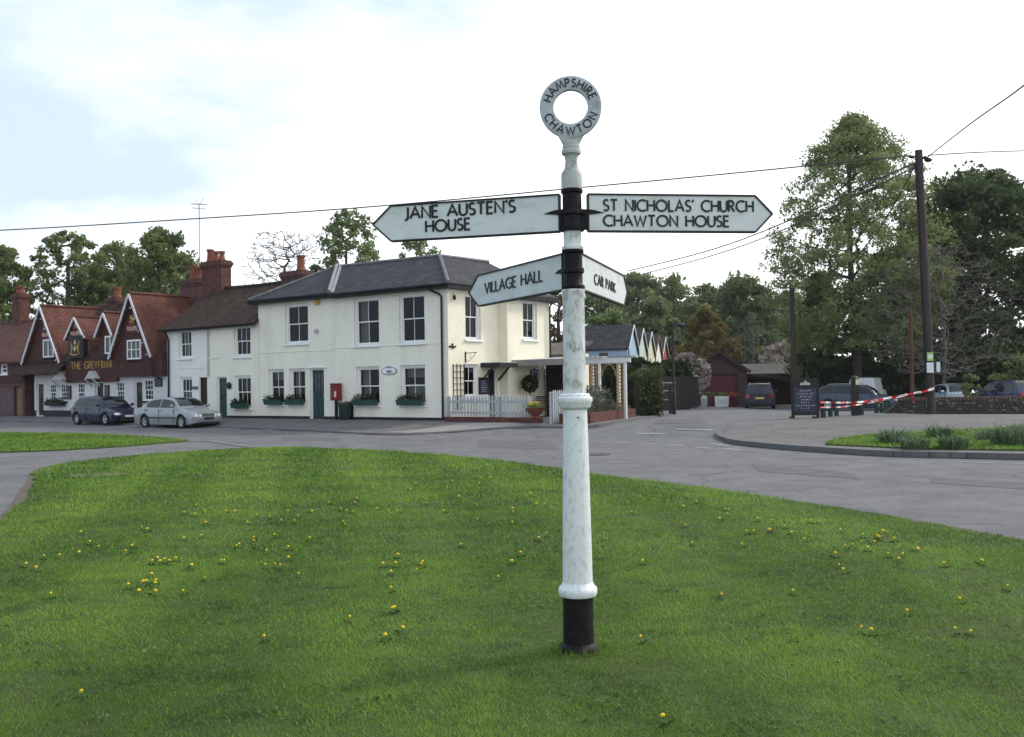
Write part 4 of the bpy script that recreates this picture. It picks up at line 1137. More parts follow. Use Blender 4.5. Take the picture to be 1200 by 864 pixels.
def skeleton(r, H, R, base, n, shape, trunk_top=.8, wig=.25, dens=None):
    """branch points for a crown: each sampled crown point joins the nearest point that is lower or further in"""
    nodes = []; par = []; k = 9
    off = np.zeros(2)
    for i in range(k + 1):
        z = H * trunk_top * i / k
        nodes.append((off[0], off[1], z)); par.append(i - 1)
        off = off + r.normal(size=2) * wig * R / 14
    pts = []
    tries = 0
    while len(pts) < n and tries < n * 60:
        tries += 1
        h = r.random(); z = base + (H - base) * h
        rad = R * shape(h)
        q = r.random() ** .45 * rad; a = r.random() * 2 * np.pi
        if dens is not None and r.random() > dens(h, a): continue
        pts.append((q * np.cos(a), q * np.sin(a), z))
    pts = np.array(pts)
    cost = np.hypot(pts[:, 0], pts[:, 1]) + .35 * np.abs(pts[:, 2] - base)
    pts = pts[np.argsort(cost)]
    nodes = [np.array(q) for q in nodes]; tips = []
    for p in pts:
        A = np.array(nodes)
        d = np.linalg.norm(A - p, axis=1) + 2.2 * np.maximum(0, A[:, 2] - p[2] + .15 * H * 0) + .25 * np.maximum(0, np.hypot(A[:, 0], A[:, 1]) - np.hypot(p[0], p[1]))
        if len(nodes) > 10: d[:2] += 100
        j = int(np.argmin(d)); q = nodes[j]
        m = (q + p) / 2 + np.array([*(r.normal(size=2) * .04 * R), -.02 * R + .05 * np.linalg.norm(p - q)])
        nodes.append(m); par.append(j); nodes.append(p); par.append(len(nodes) - 2); tips.append(len(nodes) - 1)
    return np.array(nodes), par, tips

SHAPES = {
 'dome': lambda h: math.sqrt(max(0, 1 - (2 * h - .85) ** 2 / 1.35)) * (1 if h > .1 else .75),
 'egg': lambda h: (math.sin(math.pi * min(1, (h + .12) / 1.12)) ** .7) * (1.08 - .35 * h),
 'cone': lambda h: (1 - h) ** .72 * (.55 + .45 * min(1, h * 5)),
 'broad': lambda h: (1 - h ** 3.0) ** .75 * (.66 + .38 * min(1, h * 3.5)),
 'fan': lambda h: .25 + .75 * math.sin(math.pi * (.15 + .68 * h)),
}
def tree(name, label, x, y, H, R, base, seed, kind='leafy', shape='dome', clumps=90, leaves=9000, leaf=.30, lm=None, bark=None, tr=.25, puff=.16, group=None, squash=.75, sides=5, twig=.012, trunk_top=.8, cat='tree', dens=None):
    r = np.random.default_rng(seed)
    root = thing(name, label, cat, (x, y, gz(x, y)), 0, group)
    nodes, par, tips = skeleton(r, H, R, base, clumps, SHAPES[shape], trunk_top, dens=dens)
    cnt = np.ones(len(nodes))
    for i in range(len(nodes) - 1, 0, -1): cnt[par[i]] += cnt[i]
    rad = np.maximum(twig, tr * np.sqrt(cnt / cnt[0]))
    segs = [(nodes[par[i]], nodes[i], min(rad[par[i]], rad[i] * 1.5), rad[i]) for i in range(1, len(nodes))]
    b = nodes[0]; segs.append((b - np.array([0, 0, .3]), b, tr * 1.35, tr * 1.02))
    v, f = tubes_np(segs, sides)
    np_mesh('trunk', v, f, bark or M_bark, root)
    if kind == 'leafy':
        tp = nodes[tips]; n = len(tp); per = leaves // n
        cen = np.repeat(tp, per, 0)
        sgm = puff * R * (.65 + .7 * r.random(n))
        g_ = r.normal(size=(len(cen), 3)); g_ /= np.linalg.norm(g_, axis=1, keepdims=True)
        q = (r.random((len(cen), 1)) ** .5) * np.repeat(sgm, per)[:, None] * 1.5
        o_ = g_ * q; o_[:, 2] *= squash
        tn = np.repeat(r.random(n), per) * .75 + .12
        leaf_obj('crown', cen + o_, leaf, lm, root, seed, tn)
    return root

M_bark = mat('bark', (.050, .042, .034), .9, .3, 3, .4, 25)
M_bark_g = mat('bark_grey', (.115, .105, .092), .9, .25, 3, .4, 25)
M_bark_m = mat('bark_brown', (.080, .068, .058), .9, .25, 3, .4, 25)
LM_mid = leaf_mat('leaf_mid_green', (.092, .132, .042), (.210, .262, .098))
LM_light = leaf_mat('leaf_fresh_green', (.095, .140, .045), (.215, .275, .115))
LM_dark = leaf_mat('leaf_dark_green', (.030, .054, .020), (.105, .150, .056), .45)
LM_pale = leaf_mat('leaf_pale_green', (.100, .130, .060), (.190, .230, .115))
LM_hill_hazed = leaf_mat('leaf_hillside_hazed', (.118, .152, .068), (.235, .275, .130))  # leaf green lightened so the colour itself carries distance haze
LM_hilld_hazed = leaf_mat('leaf_hillside_dark_hazed', (.078, .112, .048), (.172, .218, .096))  # darker hillside green, also paled to imitate haze
LM_tall = leaf_mat('leaf_tall_tree', (.135, .175, .062), (.265, .315, .130))
LM_bronze = leaf_mat('leaf_bronze', (.090, .080, .020), (.200, .155, .045))
LM_brown = leaf_mat('leaf_russet', (.060, .050, .022), (.130, .105, .050))
LM_blossom = leaf_mat('blossom', (.20, .15, .13), (.56, .47, .44), .2)
LM_ivy = leaf_mat('leaf_ivy', (.022, .040, .012), (.110, .130, .045), .2)
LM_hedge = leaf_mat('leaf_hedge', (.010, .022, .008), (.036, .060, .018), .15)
LM_flower = leaf_mat('flower_mix', (.30, .05, .06), (.55, .30, .30), .2)
LM_yellow = leaf_mat('flower_yellow', (.60, .42, .02), (.70, .55, .04), .2)
LM_strap = leaf_mat('leaf_strap', (.060, .105, .055), (.150, .210, .115), .35)

def ptree(name, label, px, d, top, wpx, seed, base_z=None, **k):
    """place a tree by the pixel column of its axis, its distance, its top row and its crown width in pixels"""
    g_ = PG(px, d, top); H = P(px, top, d).z - g_.z; R = wpx / 2 * d / F
    return tree(name, label, g_.x, g_.y, H, R, base_z if base_z is not None else .3 * H, seed, **k)
# beyond the pub
ptree('tree', 'green bushy tree rising behind the roof of the dark brick garage house', 2, 76, 291, 74, 1, lm=LM_mid, clumps=130, leaves=14000, leaf=.28, puff=.17)
ptree('tree', 'open crowned oak with sky showing between its dark limbs, behind the pub', 78, 80, 273, 104, 2, lm=LM_mid, clumps=240, leaves=14000, leaf=.22, tr=.30, puff=.08, base_z=3.5)
ptree('tree', 'mid green tree between the open oak and the paler trees behind the pub', 137, 84, 287, 74, 3, lm=LM_mid, clumps=130, leaves=14000, leaf=.28, puff=.16)
ptree('tree', 'fresh green rounded tree behind the pub chimneys and the aerial mast', 188, 78, 270, 92, 4, lm=LM_mid, clumps=150, leaves=16000, leaf=.27, puff=.15)
ptree('tree', 'low green tree filling in behind the pub ridge and its tallest gable', 205, 88, 300, 80, 5, lm=LM_mid, clumps=110, leaves=12000, leaf=.30, puff=.18)
ptree('tree', 'small dark tree low behind the pub between two gables', 112, 90, 312, 90, 6, lm=LM_dark, clumps=110, leaves=12000, leaf=.30, puff=.18)
# beyond the cream house
ptree('bare_tree', 'leafless grey tree spreading its twigs behind the cottage chimney', 335, 70, 272, 112, 7, kind='bare', shape='fan', clumps=1100, tr=.22, twig=.020, bark=M_bark_m, base_z=3.0, sides=4)
ptree('tree', 'fresh green tree standing tallest behind the ridge of the cream house', 408, 74, 248, 86, 8, lm=LM_light, clumps=150, leaves=12000, leaf=.22, puff=.14, base_z=4)
ptree('tree', 'pale green thin treetop just showing over the slate ridge of the cream house', 487, 80, 279, 74, 9, lm=LM_light, clumps=110, leaves=7000, leaf=.22, puff=.14, base_z=4)
ptree('tree', 'russet tree just coming into leaf between the cream house and the fingerpost', 655, 72, 338, 60, 10, lm=LM_brown, clumps=80, leaves=3800, leaf=.22, puff=.14, base_z=2)
# the wooded hillside in the centre
row = [(705, 118, 346, 90, LM_hill_hazed, 'dark leaning tree showing under the arm for the car park'), (748, 122, 321, 80, LM_hill_hazed, 'tall green tree at the end of the small church arm, above the coloured houses'),
       (792, 116, 326, 76, LM_hill_hazed, 'broad green tree above the red end house'), (826, 128, 337, 70, LM_light, 'paler green tree at the dip of the wooded skyline'),
       (873, 108, 325, 82, LM_hilld_hazed, 'rounded dark green tree standing proudest over the garage'), (926, 122, 348, 80, LM_hill_hazed, 'green tree beside the slim telegraph pole beyond the garage'),
       (768, 104, 352, 56, LM_hill_hazed, 'lower green tree directly behind the row of coloured houses'), (850, 132, 344, 70, LM_pale, 'hazy pale tree behind the rounded dark one'), (905, 112, 372, 60, LM_hilld_hazed, 'dark low tree to the side of the leafless one above the carport')]
for i, (px, d, top, wp, lm, lab) in enumerate(row):
    ptree('tree', lab, px, d, top, wp, 20 + i, lm=lm, clumps=150, leaves=15000, leaf=.40, puff=.17, base_z=2.0, group='trees on the wooded hillside')
ptree('shrub_tree', 'low rounded fresh green tree behind the blue house roof', 712, 96, 368, 66, 31, lm=LM_light, clumps=60, leaves=6000, leaf=.34, puff=.2, base_z=1.5)
ptree('tree', 'bronze leaved spring tree behind the garage and its blossom', 826, 86, 366, 84, 32, lm=LM_bronze, clumps=130, leaves=11000, leaf=.24, puff=.12, base_z=1.2, shape='egg')
ptree('bare_tree', 'slim leafless tree above the garage roof', 881, 84, 366, 66, 33, kind='bare', shape='egg', clumps=500, tr=.13, twig=.017, bark=M_bark_g, base_z=2.2, sides=4)
ptree('blossom_tree', 'pale pink blossom bush between the lamp post and the garage', 806, 58, 416, 58, 34, lm=LM_blossom, clumps=90, leaves=5200, leaf=.15, puff=.10, base_z=.9, shape='dome', tr=.10)
ptree('blossom_tree', 'white flowering tree over the carport roof', 918, 82, 402, 66, 35, lm=LM_blossom, clumps=90, leaves=4200, leaf=.18, puff=.12, base_z=1.5, tr=.12)
# the car park side
ptree('tall_tree', 'tall airy spring green tree rising over the parked estate car', 1001, 62, 140, 214, 40, lm=LM_tall, clumps=760, leaves=80000, leaf=.155, tr=.30, puff=.085, base_z=3.6, shape='broad', trunk_top=.94, squash=.6)
ptree('tree', 'dense green ivy clad tree standing lower beside the slim telegraph poles', 962, 66, 322, 86, 41, lm=LM_mid, clumps=170, leaves=18000, leaf=.25, puff=.14, base_z=.8, shape='egg')
ptree('tree', 'bushy green tree tucked under the tall airy one', 1035, 66, 300, 120, 42, lm=LM_mid, clumps=170, leaves=18000, leaf=.25, puff=.14, base_z=1.0, shape='egg')
ptree('chestnut_tree', 'massive dark green chestnut tree behind the telegraph pole and the stone wall', 1142, 66, 206, 190, 43, lm=LM_dark, clumps=340, leaves=50000, leaf=.30, tr=.5, puff=.12, base_z=1.3, shape='dome')
ptree('bare_tree', 'wide leafless tree with drooping twigs in front of the dark chestnut', 1100, 55, 288, 190, 44, kind='bare', shape='dome', clumps=1500, tr=.12, twig=.012, bark=M_bark_g, base_z=2.0, sides=4, trunk_top=.55)
ptree('shrub', 'yellow green shrub at the edge of the car park beyond the purple car', 1192, 56, 418, 50, 45, lm=LM_light, clumps=40, leaves=3500, leaf=.2, puff=.2, base_z=.4, tr=.06, cat='shrub')
ptree('shrub', 'small yellow green bush between the two cars behind the stone wall', 1137, 50, 441, 26, 46, lm=LM_light, clumps=22, leaves=900, leaf=.16, puff=.2, base_z=.2, tr=.04, cat='shrub')

def hedge(name, label, a, b, h, w, m, n, leaf, seed, cat='hedge', top=.12):
    a = Vector(a); b = Vector(b); d = b - a; ln = d.length
    r = np.random.default_rng(seed)
    root = thing(name, label, cat, (a.x, a.y, gz(a.x, a.y)), math.atan2(d.y, d.x))
    q = r.random((n, 3)); side = r.random(n)
    x = q[:, 0] * ln; y = np.where(side < .4, -w / 2 + .12 * r.normal(size=n), np.where(side < .55, w / 2, (q[:, 1] - .5) * w))
    hz = h * (1 + top * np.sin(x * 1.7 + seed) * .6 + top * .4 * np.sin(x * 4.1))
    z = np.where(side >= .55, hz + .06 * r.normal(size=n), q[:, 2] * hz)
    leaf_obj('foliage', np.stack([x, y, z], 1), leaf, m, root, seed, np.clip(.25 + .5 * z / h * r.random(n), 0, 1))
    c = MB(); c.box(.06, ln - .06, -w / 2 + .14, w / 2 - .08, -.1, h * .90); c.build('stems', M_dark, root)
    return root
M_dark_leaf = None
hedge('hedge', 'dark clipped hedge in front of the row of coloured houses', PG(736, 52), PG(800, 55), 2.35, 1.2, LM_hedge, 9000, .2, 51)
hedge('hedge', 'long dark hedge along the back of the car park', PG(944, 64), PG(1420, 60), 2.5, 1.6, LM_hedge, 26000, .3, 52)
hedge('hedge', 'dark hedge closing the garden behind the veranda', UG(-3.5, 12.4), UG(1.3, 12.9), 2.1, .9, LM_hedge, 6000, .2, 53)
# far wood that closes the view: one mass nobody could count
r = np.random.default_rng(77); n = 26000
wx = r.random(n) * 420 - 150; wy = 150 + 18 * r.random(n)
wh = 7 + 2.2 * np.sin(wx * .11) + 1.6 * np.sin(wx * .31 + 1) + 1.0 * np.sin(wx * .77)
o = leaf_obj('far_wood', np.stack([wx, wy, wh * r.random(n) ** .6], 1), .95, LM_hill_hazed, None, 77, r.random(n) * .7); tag(o, None, None, kind='stuff')

# ------------------------------------------------------------------ lawn: blades of mown grass
def inside(poly, X, Y):
    res = np.zeros(len(X), bool); n = len(poly)
    for i in range(n):
        x0, y0 = poly[i][0], poly[i][1]; x1, y1 = poly[(i + 1) % n][0], poly[(i + 1) % n][1]
        c = ((y0 > Y) != (y1 > Y)) & (X < (x1 - x0) * (Y - y0) / ((y1 - y0) if y1 != y0 else 1e-9) + x0)
        res ^= c
    return res
gzv = np.vectorize(gz)
def vnoise(X, Y, s, seed):
    r = np.random.default_rng(seed); T = r.random((64, 64))
    x = X / s; y = Y / s; i = np.floor(x).astype(int); j = np.floor(y).astype(int); fx = x - i; fy = y - j
    fx = fx * fx * (3 - 2 * fx); fy = fy * fy * (3 - 2 * fy)
    g = lambda a, b: T[a % 64, b % 64]
    return (g(i, j) * (1 - fx) + g(i + 1, j) * fx) * (1 - fy) + (g(i, j + 1) * (1 - fx) + g(i + 1, j + 1) * fx) * fy
LM_grass = leaf_mat('grass_blade', (.024, .092, .005), (.290, .450, .062), .45, .55)
def grass(name, poly, zones, seed, zoff=.035, hmul=1., stripes=True):
    V = []; T = []; r = np.random.default_rng(seed)
    xs = [p[0] for p in poly]; ys = [p[1] for p in poly]
    for y0, y1, dens, ht, wd in zones:
        xw = 2.6 + .58 * y1
        x0, x1 = max(min(xs), -xw), min(max(xs), xw)
        if x1 <= x0: continue
        n = int((x1 - x0) * (y1 - y0) * dens)
        X = x0 + (x1 - x0) * r.random(n); Y = y0 + (y1 - y0) * r.random(n)
        k = inside(poly, X, Y); X = X[k]; Y = Y[k]; n = len(X)
        clump = vnoise(X, Y, .22, 1) * .6 + vnoise(X, Y, .9, 2) * .4
        keep = r.random(n) < (.45 + .9 * clump); X, Y, clump = X[keep], Y[keep], clump[keep]; n = len(X)
        patch = vnoise(X, Y, 2.6, 3) * .45 + vnoise(X, Y, .75, 4) * .35 + vnoise(X, Y, .16, 8) * .35
        dark = np.clip(vnoise(X, Y, .30, 11) * 1.3 + vnoise(X, Y, .10, 12) * 1.1 - 1.45, 0, 1)
        u = X * .985 + Y * .17 + .25 * np.sin(Y * .35)
        st = np.tanh(2.2 * np.sin(u * 2 * np.pi / 2.2)) * .75 + .3 * np.sin((Y + .2 * X) * 2 * np.pi / 1.9) if stripes else np.zeros(n)
        h = ht * hmul * (.55 + .55 * r.random(n) + .5 * clump)
        ang = r.random(n) * 2 * np.pi
        lean = h * (.45 + 1.15 * r.random(n))
        dx = np.cos(ang) * lean; dy = np.sin(ang) * lean + st * .35 * h
        z = gzv(X, Y) + zoff - .004
        bx = -np.sin(ang) * wd * (.7 + .6 * r.random(n)); by = np.cos(ang) * wd * (.7 + .6 * r.random(n))
        p0 = np.stack([X - bx, Y - by, z], 1); p1 = np.stack([X + bx, Y + by, z], 1)
        p2 = np.stack([X + dx, Y + dy, z + h], 1)
        V.append(np.stack([p0, p1, p2], 1).reshape(-1, 3))
        t = -.10 + .48 * patch + .15 * st + .48 * r.random(n) + .25 * (clump - .5) - .45 * dark  # st also paints the light and dark of the mowing bands into the tone
        t = np.where(r.random(n) < .10, .95, t)
        T.append(np.repeat(np.clip(t, 0, 1), 3))
    V = np.concatenate(V); T = np.concatenate(T); n = len(V) // 3
    o = np_mesh(name, V, np.arange(3 * n).reshape(-1, 3), LM_grass, None, False)
    a = o.data.attributes.new('tone', 'FLOAT', 'POINT'); a.data.foreach_set('value', T.astype(np.float32))
    o['kind'] = 'stuff'
    return o
grass('mown_grass', [(p.x, p.y) for p in lawn_poly], [(3.2, 6, 12000, .018, .0021), (6, 9, 6500, .020, .0028), (9, 13, 2700, .025, .0044), (13, 18, 950, .038, .007), (18, 29, 440, .042, .011)], 5)
_r = np.random.default_rng(31); V_ = []; T_ = []
for i in range(420):
    a = 6.283 * _r.random(); q = .128 + .10 * _r.random() ** 2; x = PB.x + q * math.cos(a); y = PB.y + q * math.sin(a); h = .022 + .045 * _r.random() * (1.3 - q * 4); b = 6.283 * _r.random(); w_ = .0028
    dx, dy = math.cos(b) * h * .6 + .2 * h * math.cos(a), math.sin(b) * h * .6 + .2 * h * math.sin(a)
    V_ += [(x - math.sin(b) * w_, y + math.cos(b) * w_, .03), (x + math.sin(b) * w_, y - math.cos(b) * w_, .03), (x + dx, y + dy, .035 + h)]; T_ += [_r.random() * .7] * 3
o = np_mesh('uncut_grass', np.array(V_), np.arange(len(V_)).reshape(-1, 3), LM_grass, None, False); o.data.attributes.new('tone', 'FLOAT', 'POINT').data.foreach_set('value', np.array(T_, np.float32)); o['kind'] = 'stuff'
drape('worn_soil', [Vector((PB.x + (.15 + .02 * math.sin(5 * a)) * math.cos(a), PB.y + (.15 + .02 * math.cos(3 * a)) * math.sin(a), 0)) for a in [i * math.pi / 10 for i in range(20)]], .039, mat('worn_soil', (.060, .055, .030), .95, .4, 20, .6, 60))
grass('verge_grass', [(p.x, p.y) for p in lawn2], [(26, 44, 300, .05, .014)], 6, stripes=False)
grass('island_grass_blades', [(p.x, p.y) for p in ig], [(17, 34, 420, .06, .012)], 7, zoff=.15, stripes=False)

# flat rosettes of clover and plantain among the blades, and cut straw
r = np.random.default_rng(21); cx = []; tn = []
for i in range(420):
    y = 3.6 + 10 * r.random() ** 1.4; x = (r.random() - .5) * 2 * (2.2 + .55 * y); k = 10 + int(26 * r.random()); sp = .05 + .16 * r.random()
    q = np.stack([x + sp * r.normal(size=k), y + sp * r.normal(size=k), np.full(k, 0.)], 1); q = q[inside([(p.x, p.y) for p in lawn_poly], q[:, 0], q[:, 1])]
    q[:, 2] = [gz(*v[:2]) + .05 + .008 * r.random() for v in q]; cx.append(q); tn.append(np.full(len(q), r.random()))
o = leaf_obj('clover', np.concatenate(cx), .024, leaf_mat('leaf_clover', (.050, .105, .030), (.150, .220, .085)), None, 21, np.concatenate(tn), flat=.8); tag(o, None, None, kind='stuff')
# dandelions, each a flower of its own
fb = MB(); fb.lathe([(.002, .008), (.016, .010), (.021, .015), (.019, .021), (.010, .025), (.001, .026)], seg=10, caps=False)
fs_ = MB(); fs_.tube([(0, 0, -.035), (.002, 0, .010)], .0022, 5)
M_dand = mat('dandelion_yellow', (.72, .50, .015), .7, .15, 60)
M_stem = mat('stem_green', (.09, .16, .04), .7)
dand = thing('dandelion', 'yellow dandelion flower open in the mown grass', 'flower', (0, 0, 0), 0, 'dandelions dotted over the lawn')
rs = MB()
for i in range(7):
    a = i * .9 + .2; l_ = .055 + .02 * (i % 3); c_, s_ = math.cos(a), math.sin(a)
    rs.quad((c_ * .006 + s_ * .004, s_ * .006 - c_ * .004, -.03), (c_ * l_ * .6 + s_ * .011, s_ * l_ * .6 - c_ * .011, -.016), (c_ * l_, s_ * l_, -.022), (c_ * l_ * .6 - s_ * .011, s_ * l_ * .6 + c_ * .011, -.016))
rs.build('leaf_rosette', mat('rosette_green', (.035, .085, .018), .6, .3, 30), dand)
fb.build('flower_head', M_dand, dand, smooth=True); fs_.build('stem', M_stem, dand)
dsp = [(30, 663), (42, 668), (60, 699), (172, 684), (178, 660), (184, 656), (188, 660), (193, 657), (198, 660), (206, 656), (168, 683), (181, 686), (177, 674), (215, 632), (224, 665), (259, 659), (262, 660), (277, 642), (280, 640), (290, 613), (297, 636), (298, 632), (313, 647), (322, 664), (328, 665), (338, 600), (345, 612), (350, 607), (365, 600), (402, 613), (404, 616), (416, 590), (418, 585), (449, 663), (463, 663), (463, 714), (460, 716), (471, 738), (310, 749), (409, 727), (265, 600), (316, 607), (330, 611), (155, 642), (148, 648), (166, 620), (173, 622), (95, 814), (640, 627), (631, 633), (584, 678), (600, 660), (560, 610), (610, 650), (520, 600), (540, 640), (452, 748),
       (753, 660), (740, 601), (803, 617), (927, 626), (945, 627), (943, 634), (1011, 629), (1028, 630), (1030, 632), (1048, 633), (1106, 662), (1009, 738), (1021, 741), (1137, 742), (1120, 741), (929, 695), (778, 845), (752, 750), (870, 640), (985, 622), (1075, 645), (1150, 660), (1180, 690), (1063, 718), (845, 700), (1125, 704), (735, 590), (850, 598), (905, 612), (960, 612), (1000, 640), (470, 560), (437, 573), (478, 572), (455, 600), (466, 600), (410, 540), (396, 535), (500, 552), (530, 565), (560, 560), (350, 545), (240, 600), (236, 629)]
rr = random.Random(4)
for cx_, cy_ in ((180, 690), (330, 650), (430, 600), (520, 575), (250, 600), (90, 640), (960, 640), (1060, 650), (880, 620), (810, 600), (600, 590), (450, 670)):
    dsp += [(cx_ + rr.gauss(0, 38), max(560, cy_ + rr.gauss(0, 11))) for _ in range(6)]
first = True
for px, py in dsp:
    g_ = G(px, py, .06); o = dand if first else copy_tree(dand); first = False
    o.location = (g_.x, g_.y, g_.z + .06 + rr.random() * .012); o.rotation_euler = (rr.uniform(-.35, .35), rr.uniform(-.35, .35), rr.random() * 6)
    s = rr.uniform(.36, .72) * (1 + .02 * max(0, g_.y - 8)); o.scale = (s, s, 1)

# daffodil clumps without flowers on the island
def strap_clump(label, px, py, rad, h, n, seed):
    g_ = G(px, py, .15); r = np.random.default_rng(seed)
    V = []; T = []
    for i in range(n):
        a = r.random() * 6.28; q = rad * r.random() ** .6; x, y = q * math.cos(a), q * math.sin(a); hh = h * (.65 + .45 * r.random()); ln = .95 * hh * r.random() ** 1.3 + q * .3
        b = r.random() * 6.28 if r.random() < .4 else a; w_ = .010 + .006 * r.random(); px_, py_ = -math.sin(b) * w_, math.cos(b) * w_
        m = (x + math.cos(b) * ln * .35, y + math.sin(b) * ln * .35, hh * .62); e = (x + math.cos(b) * ln, y + math.sin(b) * ln, hh * (1 - .55 * r.random()))
        t = r.random()
        V += [(x - px_, y - py_, -.02), (x + px_, y + py_, -.02), (m[0] + px_, m[1] + py_, m[2]), (m[0] - px_, m[1] - py_, m[2]),
              (m[0] - px_, m[1] - py_, m[2]), (m[0] + px_, m[1] + py_, m[2]), (e[0] + px_ * .3, e[1] + py_ * .3, e[2]), (e[0] - px_ * .3, e[1] - py_ * .3, e[2])]; T += [t] * 8
    o = np_mesh('daffodil_clump', np.array(V), np.arange(len(V)).reshape(-1, 4), LM_strap, None, False)
    at = o.data.attributes.new('tone', 'FLOAT', 'POINT'); at.data.foreach_set('value', np.array(T, np.float32))
    o.location = (g_.x, g_.y, g_.z + .15)
    tag(o, label, 'plant', 'daffodil clumps on the island')
strap_clump('strap leaved clump at the end of the island grass towards the chalkboard', 1047, 520, .34, .38, 190, 1)
strap_clump('low strap leaved clump just in front of the end clump on the island', 1072, 525, .28, .30, 150, 2)
strap_clump('strap leaved clump standing behind another, nearer the telegraph pole', 1101, 513, .30, .36, 170, 3)
strap_clump('strap leaved clump in the middle of the island grass by the kerb', 1117, 525, .28, .33, 170, 4)
strap_clump('small dark strap leaved clump beside the largest one', 1158, 517, .26, .34, 130, 5)
strap_clump('largest and tallest strap leaved clump on the island grass', 1187, 522, .44, .54, 300, 6)

# ------------------------------------------------------------------ cars
M_rubber = mat('tyre_rubber', (.016, .016, .017), .85, .2, 8)
M_alloy = mat('alloy', (.46, .47, .49), .35, .1, 8, metal=.15)
M_carglass = mat('car_glass', (.012, .016, .018), .06, .3, 1.2, spec=.45)
M_trim = mat('black_trim', (.02, .02, .022), .5, .2, 6)
M_lamp = mat('headlamp_glass', (.66, .70, .74), .08, .15, 20, spec=.8)
M_tail = mat('tail_lamp', (.33, .012, .014), .15, .2, 10, spec=.6)
M_plate_w = mat('plate_white', (.62, .62, .58), .4)
M_plate_y = mat('plate_yellow', (.60, .45, .08), .4)
M_chrome = mat('chrome', (.65, .66, .68), .12, .05, 5, metal=1)
def car_paint(name, col, metal=.35):
    return mat(name, col, .3, .05, 2, metal=metal, coat=.5, spec=.3)

def lerp_pts(pts, x):
    if x <= pts[0][0]: return pts[0][1]
    for (a, p), (b, q) in zip(pts, pts[1:]):
        if x <= b:
            t = (x - a) / (b - a); t = t * t * (3 - 2 * t) * .5 + t * .5
            return p + (q - p) * t
    return pts[-1][1]

